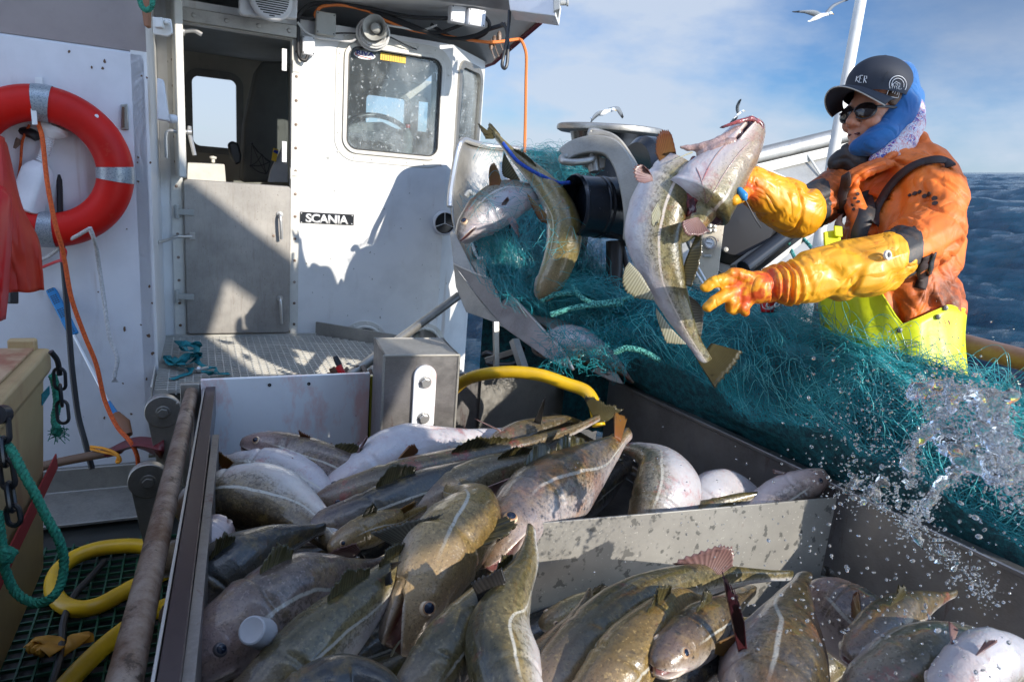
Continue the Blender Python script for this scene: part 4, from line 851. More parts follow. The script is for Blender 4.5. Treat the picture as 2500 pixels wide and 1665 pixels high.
# ================================================================== FISH
def cod_mat(name, dorsal=(.085,.07,.025), mid=(.26,.21,.10), belly=(.66,.65,.66), blood=0., spots=.8, pink=.25, rough=.22, patch=0, coat=.6, ll=(.52,.50,.44), bstart=.50):
    dorsal = tuple(x*.8 for x in dorsal); mid = tuple(x*.82 for x in mid); m = Mat(name, mid, rough); b = m.b; b.inputs['Coat Weight'].default_value = coat; b.inputs['Coat Roughness'].default_value = .10
    b.inputs['Subsurface Weight'].default_value = .12; b.inputs['Subsurface Radius'].default_value = (.012,.006,.004)
    vv = m.attr('v').outputs['Fac']; t = m.attr('t').outputs['Fac']; lv = m.attr('ll').outputs['Fac']
    wob = m.math('MULTIPLY', m.math('SUBTRACT', m.noise(9, 5, .6), .5), .22); v2 = m.math('ADD', vv, wob)
    r = m.n('ShaderNodeValToRGB'); e = r.color_ramp.elements; e[0].position = .06; e[0].color = rgb(dorsal); e[1].position = bstart+.16; e[1].color = rgb(belly)
    for p, c in ((.30, tuple((a+b_)/2 for a, b_ in zip(dorsal, mid))), (bstart-.12, mid), (bstart, tuple((a*.55+b_*.45) for a, b_ in zip(mid, belly)))): q = e.new(p); q.color = rgb(c)
    m.l(v2, r.inputs[0]); m.color(r.outputs[0])
    notbelly = m.math('SUBTRACT', 1, m.ramp(v2, bstart-.02, bstart+.10)); body = m.ramp(t, .17, .25)
    vn = m.n('ShaderNodeTexVoronoi', feature='DISTANCE_TO_EDGE'); vn.inputs['Scale'].default_value = 85; m.l(m.tc.outputs['Object'], vn.inputs['Vector'])
    nn1 = m.noise(95, 3, .6); sp = m.math('MULTIPLY', m.ramp(nn1, .50, .58), m.math('MULTIPLY', notbelly, body)); m.stain(m.math('MULTIPLY', sp, spots*.75), tuple(x*.55 for x in dorsal))
    m.stain(m.math('MULTIPLY', m.math('MULTIPLY', m.ramp(m.noise(22, 5, .65), .52, .66), notbelly), .35), (.30,.20,.05))
    m.stain(m.math('MULTIPLY', m.math('MULTIPLY', m.ramp(m.noise(14, 5, .6), .50, .7), notbelly), .45), tuple(x*.7 for x in dorsal))
    m.stain(m.math('MULTIPLY', m.math('MULTIPLY', m.ramp(m.noise(20, 6, .7, (1,1,1), (4,4,0)), .45, .68), m.math('SUBTRACT', 1, notbelly)), .40), (.42,.30,.31)); m.stain(m.math('MULTIPLY', m.math('MULTIPLY', m.ramp(m.noise(6, 4, .6, (1,1,1), (0,4,2)), .45, .65), m.math('SUBTRACT', 1, notbelly)), .35), (.33,.35,.40))
    # head: smoother, purplish
    m.stain(m.math('MULTIPLY', m.math('SUBTRACT', 1, m.ramp(t, .10, .24)), pink), (.40,.27,.25))
    line = m.math('MULTIPLY', m.math('SUBTRACT', 1, m.ramp(m.math('ABSOLUTE', m.math('ADD', m.math('SUBTRACT', lv, .5), m.math('MULTIPLY', m.math('SUBTRACT', m.noise(60, 2), .5), .012))), .010, .019)), m.math('MULTIPLY', body, .85)); m.stain(line, ll)
    if patch: m.stain(m.math('MULTIPLY', m.ramp(m.noise(7, 5, .6, (1,1,1), (5,2,1)), .5, .6), patch), (.42,.16,.04)); m.stain(m.math('MULTIPLY', m.ramp(m.noise(6, 5, .6, (1,1,1), (1,7,3)), .5, .62), patch*.8), (.10,.12,.18))
    if blood:
        m.stain(m.math('MULTIPLY', m.ramp(m.noise(11, 7, .72, (1,1,1), (2,9,4)), .56, .66), blood), (.36,.02,.025)); m.stain(m.math('MULTIPLY', m.ramp(m.noise(40, 5, .7), .64, .69), blood*.7), (.42,.03,.03))
    m.stain(m.math('MULTIPLY', m.ramp(m.attr('mouth').outputs['Fac'], .35, .8), .85), (.16,.03,.03))
    m.stain(m.math('MULTIPLY', m.ramp(m.attr('lip').outputs['Fac'], .25, .8), .8), (.66,.55,.46))
    m.rough(m.math('ADD', m.math('MULTIPLY', m.noise(50, 5, .7), .35), rough-.08))
    m.bump(m.noise(260, 3, .6), .5, .0009); m.bump(m.noise(55, 4, .65, (1,1,1), (2,0,1), .8), .55, .0022); m.bump(m.noise(14, 4, .6), .8, .006); m.bump(m.noise(32, 3, .6, (1,1,1), (9,1,1), 1.2), .5, .003)
    m.stain(m.math('MULTIPLY', m.math('MULTIPLY', m.ramp(m.noise(210, 2, .5), .58, .66), notbelly), .5), tuple(x*.35 for x in dorsal)); m.stain(m.math('MULTIPLY', m.math('MULTIPLY', m.ramp(m.noise(150, 2, .5, (1,1,1), (3,3,3)), .62, .68), notbelly), .35), tuple(min(1, x*1.7) for x in mid)); m.stain(m.math('MULTIPLY', m.ramp(m.noise(18, 8, .75, (1,1,1), (7,7,7)), .62, .68), .35), (.22,.03,.03)); return m.m
FM = dict(
 a=cod_mat('cod_skin_olive'), b=cod_mat('cod_skin_brown', (.07,.045,.02), (.22,.155,.075), (.60,.57,.54)), c=cod_mat('cod_skin_pale', (.13,.10,.05), (.34,.29,.20), (.74,.73,.74), pink=.3),
 d=cod_mat('cod_skin_dark', (.022,.024,.026), (.095,.085,.06), (.48,.46,.45), spots=.5), e=cod_mat('cod_skin_blood', (.10,.075,.035), (.28,.21,.13), (.74,.70,.69), blood=.55),
 f=cod_mat('cod_skin_gold', (.20,.13,.04), (.46,.32,.13), (.58,.50,.40), pink=.2, bstart=.66), g=cod_mat('cod_skin_mottled', (.06,.045,.022), (.22,.15,.07), (.45,.40,.38), patch=.42),
 h=cod_mat('cod_skin_white_side', (.10,.085,.04), (.30,.27,.2), (.52,.50,.525), blood=.5, bstart=.40), p=cod_mat('cod_skin_mauve', (.13,.095,.075), (.30,.23,.20), (.58,.50,.50), pink=.5),
 y=cod_mat('cod_skin_yellowish', (.22,.17,.05), (.42,.35,.16), (.78,.77,.74), spots=.6, ll=(.72,.66,.5)), k=cod_mat('cod_skin_lift', (.10,.085,.03), (.32,.28,.14), (.64,.60,.61), blood=.28, ll=(.70,.62,.56), pink=.45))
def fin_mat(name, c1, c2, alpha=.0):
    m = Mat(name, c1, .3); m.b.inputs['Coat Weight'].default_value = .4
    t = m.attr('ft').outputs['Fac']; r = m.attr('ray').outputs['Fac']
    m.color(m.mix(m.math('ADD', t, m.math('MULTIPLY', m.math('SUBTRACT', m.noise(30, 4), .5), .6)), c1, c2)); m.stain(m.math('MULTIPLY', r, .8), tuple(x*.4 for x in c2))
    m.b.inputs['Transmission Weight'].default_value = 0; m.b.inputs['Subsurface Weight'].default_value = .3; m.b.inputs['Subsurface Radius'].default_value = (.004,.003,.002)
    m.bump(m.noise(120), .3, .001)
    tr = m.n('ShaderNodeBsdfTranslucent'); m.l(m.base, tr.inputs[0]); ms = m.n('ShaderNodeMixShader'); ms.inputs[0].default_value = .38; m.l(m.b.outputs[0], ms.inputs[1]); m.l(tr.outputs[0], ms.inputs[2]); m.l(ms.outputs[0], m.nt.nodes['Material Output'].inputs[0]); return m.m
FN = dict(olive=fin_mat('fin_olive', (.20,.17,.07), (.10,.085,.035)), grey=fin_mat('fin_grey', (.30,.28,.22), (.14,.13,.10)), pale=fin_mat('fin_pale', (.62,.60,.46), (.52,.50,.34)), orange=fin_mat('fin_orange', (.42,.14,.05), (.40,.20,.04)),
 pink=fin_mat('fin_pink', (.58,.40,.38), (.36,.20,.19)), dark=fin_mat('fin_dark', (.07,.065,.06), (.03,.028,.028)), maroon=fin_mat('fin_maroon', (.22,.05,.06), (.09,.03,.05)), gold=fin_mat('fin_gold', (.46,.30,.08), (.30,.10,.04)))
EYE_W = Mat('eye_white', (.72,.55,.38), .15).m; EYE_I = Mat('eye_iris', (.36,.20,.10), .15).m; EYE_P = Mat('eye_pupil', (.006,.012,.03), .05).m; EYE_D = Mat('eye_dull', (.11,.10,.11), .2).m
prof_t = [0,.012,.03,.06,.10,.15,.20,.27,.35,.45,.55,.65,.75,.85,.93,1.0]
prof_d = [.006,.024,.035,.047,.058,.067,.074,.084,.088,.084,.073,.060,.045,.032,.024,.024]
prof_v = [.006,.021,.031,.042,.054,.067,.078,.092,.098,.092,.074,.056,.040,.027,.021,.022]
prof_w = [.006,.027,.040,.051,.060,.066,.068,.074,.074,.066,.054,.041,.029,.019,.012,.009]
VMOUTH = .58
# angles, denser near the mouth line
_half = np.unique(np.concatenate([np.linspace(0, 1, 19), VMOUTH + np.array([-.045,-.03,-.018,-.008,0,.008,.018,.03,.045])]))
THS = np.concatenate([_half, -_half[1:-1][::-1]])*math.pi
NTH = len(THS)
ST = np.unique(np.concatenate([np.linspace(0,.13,22), np.linspace(.13,.30,26), np.linspace(.30,1,46)]))
class Fish: pass
def fish_frames(pts, ups, n=160):
    c = spl(pts, 24); acc = [0]
    for a, b in zip(c, c[1:]): acc.append(acc[-1]+(b-a).length)
    Lt = acc[-1]; acc = np.array(acc)/Lt; C = np.array([tuple(p) for p in c])
    def pos(t): return V([float(np.interp(t, acc, C[:,k])) for k in range(3)])
    us = [V(u).normalized() for u in ups]; ut = np.linspace(0, 1, len(us))
    def frame(t):
        p = pos(t); a = pos(max(0, t-.03)); b = pos(min(1, t+.03)); tg = (b-a).normalized()
        u = V([float(np.interp(t, ut, [x[k] for x in us])) for k in range(3)])
        u = (u - tg*u.dot(tg)).normalized(); return p, tg, u, tg.cross(u).normalized()
    return frame, Lt
def fish(label, pts, ups, mat='a', girth=1.0, fat=1.0, group='cod heaped in the steel bin', name='cod', cat='fish', fins=('d1','d2','d3','a1','a2','pec','pel','tail'), eye='normal', gape=0., tail=(.30,.15), fincol='olive', wide=1.0, head=1.0, seed=0, body_only=False, tmax=1.0, tmin=0.0, as_data=False, pec=(.9,.5), tailcol=None, Ls=None, erect=1.0, extra=None, hs=1.0, gill=.55):
    frame_, Lt = fish_frames(pts, ups); L_ = Ls or Lt
    frame = lambda t: frame_(t*hs if t < .3 else .3*hs+(t-.3)*(1-.3*hs)/.7)
    o = empty(name, frame(.3)[0]); tag(o, label, cat, group)
    vs = []; at = {k: [] for k in ('t','v','ll','mouth','lip')}
    def surf(t, th, raw=False):
        p, tg, u, s = frame(t); d = np.interp(t, prof_t, prof_d)*L_*girth; ve = np.interp(t, prof_t, prof_v)*L_*girth; w = np.interp(t, prof_t, prof_w)*L_*girth*wide
        if .2 < t < .75: ve *= 1+(fat-1)*math.sin((t-.2)/.55*math.pi); w *= 1+(fat-1)*.6*math.sin((t-.2)/.55*math.pi)
        if t < .24: k_ = head; d *= k_; ve *= k_; w *= k_
        c, sn = math.cos(th), math.sin(th); a = abs(th)/math.pi; k = 0; mo = li = 0
        if t < .13 and not raw:
            md = (a-VMOUTH + (t-.02)*-.25)/.020; f = min(1, (.108-t)/.02) if t < .108 else 0
            if f > 0:
                mo = math.exp(-md*md)*f; li = (math.exp(-((abs(md)-2.1)/1.1)**2))*f
        # gill cover edge
        tgc = .225 + .025*math.cos((a-.45)*math.pi*1.4); dg = t-tgc
        gi = (math.exp(-((dg+.018)/.022)**2)*.06 - math.exp(-((dg-.008)/.009)**2)*.10) * (1 if a > .18 else a/.18)
        # eye socket ridge, cheek hollow
        es = ((t-.098)/.022)**2 + ((a-.30)/.06)**2; er = math.exp(-(es-1)**2*2.5)*.05 if es < 4 else 0
        sc_ = 1 + gi*gill + er*1.3 - mo*.42*(1+gape) + li*.13
        if t > .8: k9 = 1-(t-.8)*.9; d *= k9; ve *= k9
        lump = 1+noise.noise(V((t*7+seed*3.1, th*1.3, seed)))*.045
        q = p + u*(c*(d if c > 0 else ve)*sc_*lump) + s*(math.copysign(abs(sn)**.92, sn)*w*sc_*lump)
        if gape and t < .13 and a > VMOUTH: q = q - u*(gape*.10*L_*max(0, (.12-t)/.12)**1.0) + tg*(gape*.02*L_)
        return q, a, mo, li
    ts = [t for t in ST if tmin-1e-6 <= t <= tmax+1e-6]
    for t in ts:
        for th in THS:
            q, a, mo, li = surf(t, th); vs.append(q)
            lv = .36 if t < .42 else min(.5, .36 + (t-.42)*.6); lv -= .03*math.sin(min(1, t/.4)*math.pi)
            at['t'].append(t); at['v'].append(a); at['ll'].append(a-lv+.5); at['mouth'].append(mo); at['lip'].append(li)
    nt_, nk = len(ts), NTH
    fs = [(i*nk+j, i*nk+(j+1) % nk, (i+1)*nk+(j+1) % nk, (i+1)*nk+j) for i in range(nt_-1) for j in range(nk)] + [list(range(nk))[::-1], [(nt_-1)*nk+j for j in range(nk)]]
    if as_data: bpy.data.objects.remove(o); return vs, fs, at
    if extra:
        b0 = len(vs); vs += extra[0]; fs += [[b0+i for i in f] for f in extra[1]]
        for k_ in at: at[k_] += extra[2][k_]
    me = bpy.data.meshes.new('body'); me.from_pydata([tuple(v) for v in vs], [], fs); me.materials.append(FM[mat]); me.polygons.foreach_set('use_smooth', [True]*len(fs))
    for k_, arr in at.items(): A = me.attributes.new(k_, 'FLOAT', 'POINT'); A.data.foreach_set('value', arr)
    bo = bpy.data.objects.new('body', me); COL.objects.link(bo); bo.parent = o; bo.matrix_parent_inverse = o.matrix_world.inverted()
    r = Fish(); r.o, r.frame, r.surf, r.L = o, frame, surf, L_
    if eye:
        for sg in (1, -1):
            q, *_ = surf(.098, sg*.30*math.pi, True); p, tg, u, s = frame(.098); n = (u*math.cos(.30*math.pi)+s*sg*math.sin(.30*math.pi)*1.0).normalized()
            er = .0165*L_*girth*head*(.75 if eye == 'dull' else 1); mb = MB(); c = q - n*er*.55 if eye != 'pop' else q-n*er*.3
            ms = 0 if eye != 'dull' else 3
            mb.lathe(c, n, [(er*.2, er*1.0), (er*.5, er*.95), (er*.75, er*.76)], 24, ms); mb.lathe(c, n, [(er*.75, er*.76), (er*.85, er*.6)], 24, 1 if ms == 0 else 3); mb.lathe(c, n, [(er*.85, er*.6), (er*.98, er*.35), (er*1.02, 0)], 24, 2)
            mb.build('eye', [EYE_W, EYE_I, EYE_P, EYE_D], o)
    rg = random.Random(seed+11)
    def dfin(name, t0, t1, hh, side=1, sweep=.6, col=None, prof=None):
        nr = 16; B, T = [], []
        for i in range(nr+1):
            f = i/nr; t = t0+(t1-t0)*f; th = 0 if side > 0 else math.pi; q, *_ = surf(t, th, True); p, tg, u, s = frame(t)
            h_ = hh*L_*(math.sin(min(1, f*2.2+.12)*math.pi/2))*(1-f*.75)*rg.uniform(.86, 1.05)*erect; B.append(q - u*side*.01*L_); T.append(q + (u*side + tg*sweep).normalized()*h_ + s*h_*.15*rg.uniform(-1,1))
        fan(name, B, T, FN[col or fincol], o)
    if 'd1' in fins: dfin('dorsal_fin', .27, .40, .085)
    if 'd2' in fins: dfin('dorsal_fin', .43, .63, .070)
    if 'd3' in fins: dfin('dorsal_fin', .68, .83, .055)
    if 'a1' in fins: dfin('anal_fin', .47, .66, .055, -1, col='pale')
    if 'a2' in fins: dfin('anal_fin', .70, .84, .045, -1, col='pale')
    if 'tail' in fins and tmax >= 1:
        p, tg, u, s = frame(1.0); B, T = [], []; sp_, ln = tail
        for i in range(21):
            f = i/20*2-1; a = f*sp_*math.pi*.5; B.append(p + u*f*.022*L_*girth - tg*.012*L_); le = ln*L_*(.92+.12*abs(f))*rg.uniform(.94, 1.03)
            T.append(p + (tg*math.cos(a) + u*math.sin(a))*le + s*le*.12*math.sin(f*2.2+seed))
        fan('tail_fin', B, T, FN[tailcol or fincol], o)
    if 'pec' in fins:
        for sg in (1, -1):
            B, T = [], []; p, tg, u, s = frame(.26)
            for i in range(13):
                f = i/12; q, *_ = surf(.262+.012*f, sg*(.46+.10*f)*math.pi, True); B.append(q - s*sg*.004*L_)
                dr = (tg*pec[0] + s*sg*pec[1] + u*(.35-.75*f)).normalized(); T.append(q + dr*L_*.125*(.72+.28*math.sin(f*math.pi*.8+.3))*rg.uniform(.95,1.03))
            fan('pectoral_fin', B, T, FN['gold' if fincol == 'olive' else fincol], o)
    if 'pel' in fins:
        for sg in (1, -1):
            B, T = [], []; p, tg, u, s = frame(.22)
            for i in range(7):
                f = i/6; q, *_ = surf(.215+.02*f, sg*(.86)*math.pi, True); B.append(q); T.append(q + (tg*.8 - u*.6 + s*sg*(.5-.4*f)).normalized()*L_*.075*(1-f*.4))
            fan('pelvic_fin', B, T, FN['pink'], o)
    return r
def fan(name, B, T, mat, parent, nv=7, th=.0016, ripple=1.0):
    n = len(B); B, T = [V(b) for b in B], [V(t) for t in T]; cols = []
    for i in range(n-1):
        cols.append((B[i], T[i], 0)); cols.append(((B[i]+B[i+1])/2, (T[i]*.5+T[i+1]*.5)*.93 + (B[i]+B[i+1])/2*.07, 1))
    cols.append((B[-1], T[-1], 0)); nc = len(cols); vs, ra, ft = [], [], []
    nrm = (B[-1]-B[0]).cross(T[n//2]-B[n//2]); nrm = nrm.normalized() if nrm.length > 1e-9 else Z
    for j in range(nv+1):
        f = j/nv
        for b, t, r in cols:
            ln = (t-b).length; vs.append(b.lerp(t, f) + nrm*(ln*.036*(1 if r else -1)*math.sin(f*math.pi*.5)*ripple)); ra.append(float(r)); ft.append(f)
    fs = [(j*nc+i, j*nc+i+1, (j+1)*nc+i+1, (j+1)*nc+i) for j in range(nv) for i in range(nc-1)]
    me = bpy.data.meshes.new(name); me.from_pydata([tuple(v) for v in vs], [], fs); me.materials.append(mat); me.polygons.foreach_set('use_smooth', [True]*len(fs))
    for k_, arr in (('ray', ra), ('ft', ft)): A = me.attributes.new(k_, 'FLOAT', 'POINT'); A.data.foreach_set('value', arr)
    o = bpy.data.objects.new(name, me); COL.objects.link(o); md = o.modifiers.new('solid', 'SOLIDIFY'); md.thickness = th; md.offset = 0
    if parent: o.parent = parent; o.matrix_parent_inverse = parent.matrix_world.inverted()
    return o
def pfan(name, base, tips, d0, d1, mat, parent, nr=14, jag=.05, seed=1):   # fin given by its root and its outline
    rg = random.Random(seed); bs = spl([P(x, y, d0) for x, y in base], 8) if len(base) > 1 else [P(*base[0], d0)]*9; tp = spl([P(x, y, d1) for x, y in tips], 8)
    def at(c, f): k = f*(len(c)-1); i = min(int(k), len(c)-2); return c[i].lerp(c[i+1], k-i)
    B = [at(bs, i/nr) for i in range(nr+1)]; T = [at(tp, i/nr) for i in range(nr+1)]; T = [b.lerp(t, 1+rg.uniform(-jag, jag)) for b, t in zip(B, T)]
    return fan(name, B, T, FN[mat], parent)
PP = lambda *a: [P(*x) for x in a]
up = lambda *a: [cv(*x) for x in a]
NF = ('d1','d2','d3','a1','tail')
F1 = fish('cod with its snout and dull eye against the white cutting board', PP((588,1080,2.20),(670,1092,2.18),(780,1130,2.12),(900,1165,2.1),(1010,1195,2.05),(1120,1230,2.0)), up((.05,1,.15),(.05,1,.1)), 'p', girth=1.0, eye='pop', fins=('d2','pec'), Ls=.78, seed=1, gape=.15)
pfan('dorsal_fin', [(745,1100),(790,1106)], [(727,1050),(745,1058),(765,1072),(780,1098)], 2.15, 2.12, 'gold', F1.o)
F2 = fish('cod lying belly up behind the bent cod at the left', PP((512,1165,2.08),(600,1150,2.08),(690,1165,2.06),(770,1205,2.0),(840,1262,1.95),(890,1320,1.9)), up((-.45,-.2,.8),(-.5,-.5,.6)), 'h', girth=1.25, fat=1.15, fins=('pel','a1'), eye='dull', Ls=.72, seed=2)
pfan('pectoral_fin', [(545,1150),(560,1140)], [(523,1105),(532,1100),(550,1112),(572,1128)], 2.02, 2.0, 'orange', F2.o); pfan('pectoral_fin', [(528,1148),(540,1158)], [(505,1078),(508,1082),(512,1095)], 2.0, 2.0, 'dark', F2.o, 6)
F3 = fish('brown cod with a pink belly whose tail bends down at the left', PP((440,1262,1.86),(520,1222,1.84),(620,1212,1.82),(710,1245,1.78),(775,1285,1.72),(822,1330,1.66),(872,1368,1.60)), up((-.35,-.45,.8),(-.3,-.5,.8),(.3,-.2,.9)), 'b', girth=1.35, fat=1.1, fins=(), eye=None, Ls=.74, seed=3)
pfan('tail_fin', [(868,1360),(880,1345)], [(745,1390),(775,1365),(820,1340),(868,1325)], 1.58, 1.55, 'pink', F3.o, 16); pfan('tail_fin', [(872,1340),(884,1352)], [(760,1402),(820,1410),(880,1412),(905,1380)], 1.60, 1.62, 'dark', F3.o, 16)
F4 = fish('long cod turned belly up with a bright white underside', PP((770,1228,2.02),(850,1180,2.08),(960,1130,2.16),(1080,1095,2.26),(1180,1068,2.36),(1270,1050,2.44)), up((.1,-1,.25),(.2,-.9,.3)), 'h', girth=1.15, fat=1.2, fins=('pel',), eye='dull', Ls=.85, seed=4)
F5 = fish('cod with a torn red gill lying near the yellow hose', PP((1165,1140,2.26),(1225,1095,2.3),(1300,1058,2.36),(1375,1032,2.42),(1440,1040,2.5)), up((.25,.35,.85),(.2,.3,.9)), 'e', girth=1.5, fins=(), eye='dull', Ls=.55, seed=5)
pfan('pectoral_fin', [(1303,1030),(1320,1036)], [(1331,968),(1332,972),(1330,985)], 2.3, 2.28, 'dark', F5.o, 6); pfan('barbel', [(1222,1050),(1226,1056)], [(1160,1022),(1162,1023)], 2.28, 2.3, 'pink', F5.o, 3)
F6 = fish('bloodstained cod stretched across the heap with its tail raised by the hose', PP((742,1245,1.93),(840,1212,1.95),(960,1178,2.0),(1120,1140,2.08),(1280,1095,2.18),(1400,1050,2.28),(1462,1020,2.34)), up((-.05,.75,.6),(.0,.8,.5)), 'e', girth=.82, fins=('d2','pec'), eye='dull', Ls=.95, seed=6)
pfan('tail_fin', [(1455,1032),(1480,1030)], [(1424,968),(1440,966),(1458,972),(1480,985),(1502,990),(1522,1000)], 2.34, 2.34, 'olive', F6.o, 22, .06)
F8 = fish('dark cod with a pale back ridge lying across the middle of the heap', PP((700,1310,1.70),(800,1288,1.73),(900,1258,1.78),(1010,1215,1.85),(1150,1165,1.95),(1300,1120,2.05),(1400,1105,2.1)), up((-.1,.95,.25),(-.1,.9,.3)), 'd', girth=.85, fins=('d1',), eye='dull', Ls=.95, seed=8)
pfan('pectoral_fin', [(928,1268),(936,1280)], [(1015,1222),(1016,1232),(1010,1240)], 1.72, 1.68, 'orange', F8.o, 8)
F7 = fish('cod with a pink cheek and a spread pink pectoral fin', PP((985,1268,1.80),(1060,1225,1.85),(1160,1180,1.92),(1290,1140,2.0),(1400,1115,2.08),(1480,1100,2.12)), up((-.1,.7,.7),(0,.8,.5)), 'c', girth=1.15, fins=('d2',), eye='dull', Ls=.72, seed=7)
pfan('pectoral_fin', [(1180,1192),(1192,1212)], [(1290,1150),(1306,1158),(1304,1170),(1285,1185)], 1.82, 1.76, 'pink', F7.o, 12); pfan('pelvic_fin', [(1168,1205),(1180,1200)], [(1165,1245),(1172,1244),(1180,1235)], 1.78, 1.74, 'pink', F7.o, 6)
F9 = fish('big dark brown cod with open pale lips left of the partition', PP((1188,1385,1.54),(1228,1310,1.62),(1300,1228,1.74),(1395,1170,1.86),(1478,1108,1.98),(1535,1058,2.10)), up((-.75,.35,.55),(-.6,.5,.6)), 'g', girth=1.40, wide=1.15, fins=('d1','d2'), eye='normal', Ls=.78, seed=9, gape=.25, hs=1.35)
pfan('tail_fin', [(1500,1070),(1515,1080)], [(1500,1005),(1520,1012),(1532,1020)], 2.0, 2.05, 'orange', F9.o, 10)
F10 = fish('swollen cod with a huge white belly against the bin side', PP((1555,1335,1.93),(1590,1262,1.95),(1618,1190,2.00),(1610,1135,2.08),(1560,1100,2.16),(1490,1090,2.25)), up((-1,.0,.35),(-.8,-.1,.5)), 'h', girth=1.75, fat=1.25, fins=('pel',), eye=None, Ls=.55, seed=10)
F11 = fish('white bellied cod half hidden beside the swollen one', PP((1660,1285,2.02),(1730,1222,2.06),(1795,1205,2.10),(1865,1235,2.12),(1930,1280,2.12)), up((.1,-1,.2),(.3,-.8,.3)), 'h', girth=1.5, fins=('pel',), eye=None, Ls=.55, seed=11)
F12 = fish('cod pointing its pale chin over the side of the bin', PP((2018,1156,2.05),(1955,1190,2.04),(1880,1240,2.03),(1790,1295,2.02),(1690,1335,2.0)), up((.7,-.35,.5),(.6,-.4,.6)), 'p', girth=1.15, fins=('pel',), eye='dull', Ls=.62, seed=12)
F13 = fish('thin olive cod tail showing above the right end of the partition', PP((1560,1345,1.95),(1660,1285,1.98),(1760,1236,2.02),(1885,1200,2.05)), up((-.2,.9,.3),(-.2,.9,.3)), 'a', girth=.9, fins=(), eye=None, Ls=.6, seed=13)
F14 = fish('golden cod facing down with a staring ringed eye', PP((985,1600,1.36),(1008,1530,1.37),(1040,1430,1.41),(1085,1345,1.48),(1135,1280,1.57),(1150,1228,1.68),(1090,1200,1.80)), up((.95,.10,.0),(.9,.2,.2),(.5,.6,.6)), 'f', girth=.98, head=1.06, wide=1.1, fins=('d1',), Ls=1.02, seed=14, gape=.4, hs=1.6)
F15 = fish('large dark cod lying nose down behind the left rail', PP((445,1530,1.40),(505,1450,1.44),(590,1380,1.5),(690,1325,1.58),(790,1290,1.66)), up((-.15,.55,.8),(-.1,.6,.7)), 'd', girth=1.25, fins=('d1',), eye='dull', Ls=.78, seed=15)
F16 = fish('cod with its pale torn throat turned up by the rail', PP((545,1268,1.66),(510,1330,1.60),(470,1400,1.54),(420,1480,1.5)), up((.3,-.2,-.9),(.3,-.2,-.9)), 'p', girth=1.3, fins=('pel',), eye=None, Ls=.5, seed=16, gape=.3)
F17 = fish('pale cod head at the bottom left with a white float on its cheek', PP((452,1668,1.20),(520,1590,1.24),(620,1515,1.30),(730,1450,1.38),(850,1410,1.48),(940,1375,1.56)), up((-.45,.55,.70),(-.3,.7,.6)), 'p', girth=1.15, head=1.1, fins=('d1',), eye='dull', Ls=.86, seed=17, hs=1.35, gape=.1)
F18 = fish('olive cod slanting up to the right with its grey tail over others', PP((540,1800,1.10),(650,1690,1.16),(770,1580,1.24),(880,1480,1.33),(975,1385,1.42),(1060,1300,1.52)), up((-.45,.4,.8),(-.4,.5,.8)), 'a', girth=.95, fins=('d2','d3'), eye=None, Ls=.84, seed=18)
pfan('tail_fin', [(985,1345),(1040,1290)], [(900,1300),(930,1290),(980,1275),(1040,1262),(1080,1255)], 1.46, 1.46, 'grey', F18.o, 18); pfan('dorsal_fin', [(905,1440),(980,1370)], [(960,1425),(955,1400),(952,1375)], 1.36, 1.33, 'dark', F18.o, 10)
F20 = fish('olive cod running down from under the golden cod', PP((960,1780,1.08),(1040,1660,1.14),(1120,1555,1.22),(1190,1465,1.30),(1250,1390,1.38),(1290,1330,1.45)), up((-.4,.3,.85),(-.4,.3,.85)), 'a', girth=.95, fins=('d3',), eye=None, Ls=.72, seed=20)
F19 = fish('upright grey brown cod with a long white side line in the middle', PP((1270,1900,1.00),(1255,1760,1.05),(1232,1640,1.12),(1222,1540,1.20),(1250,1450,1.28),(1290,1370,1.38),(1298,1290,1.50)), up((-.25,.0,.95),(-.3,.1,.9)), 'a', girth=1.05, fins=(), eye=None, Ls=.72, seed=19)
pfan('anal_fin', [(1180,1520),(1235,1420)], [(1160,1435),(1150,1420),(1190,1400),(1225,1385)], 1.22, 1.22, 'dark', F19.o, 12)
F21 = fish('grey cod flank at the very bottom left of the middle', PP((660,1800,1.02),(770,1715,1.05),(870,1675,1.08),(960,1700,1.06),(1030,1790,1.02)), up((-.1,.7,.7),(.1,.7,.7)), 'd', girth=1.2, fins=(), eye=None, Ls=.62, seed=21)
F22 = fish('slim dark olive cod arching along the front of the partition', PP((1270,1800,1.08),(1340,1680,1.14),(1435,1575,1.24),(1545,1490,1.36),(1665,1432,1.47),(1790,1410,1.57),(1930,1405,1.65)), up((-.55,.55,.6),(-.3,.8,.5),(0,.9,.4)), 'a', girth=.78, fins=(), eye=None, Ls=.95, seed=22)
pfan('tail_fin', [(1700,1400),(1760,1402)], [(1640,1375),(1690,1352),(1740,1335),(1775,1328),(1792,1345),(1790,1380)], 1.50, 1.50, 'pink', F22.o, 14)
F23 = fish('brown cod with twisted shining skin under the slim olive one', PP((1400,1800,1.04),(1470,1690,1.10),(1550,1590,1.18),(1620,1510,1.27),(1670,1465,1.35),(1745,1470,1.42)), up((-.4,.5,.75),(-.5,.2,.8)), 'f', girth=1.0, fins=('d2',), eye=None, Ls=.72, seed=23)
F24 = fish('fat mottled cod with orange patches in the right foreground', PP((1880,1900,1.02),(1880,1760,1.08),(1890,1650,1.16),(1908,1555,1.26),(1932,1470,1.36),(1962,1405,1.46)), up((.35,.1,.9),(.3,.2,.9)), 'g', girth=1.5, wide=1.1, fins=(), eye=None, Ls=.66, seed=24)
pfan('pectoral_fin', [(1805,1600),(1825,1600)], [(1765,1405),(1772,1412),(1800,1455),(1818,1520)], 1.14, 1.10, 'maroon', F24.o, 10)
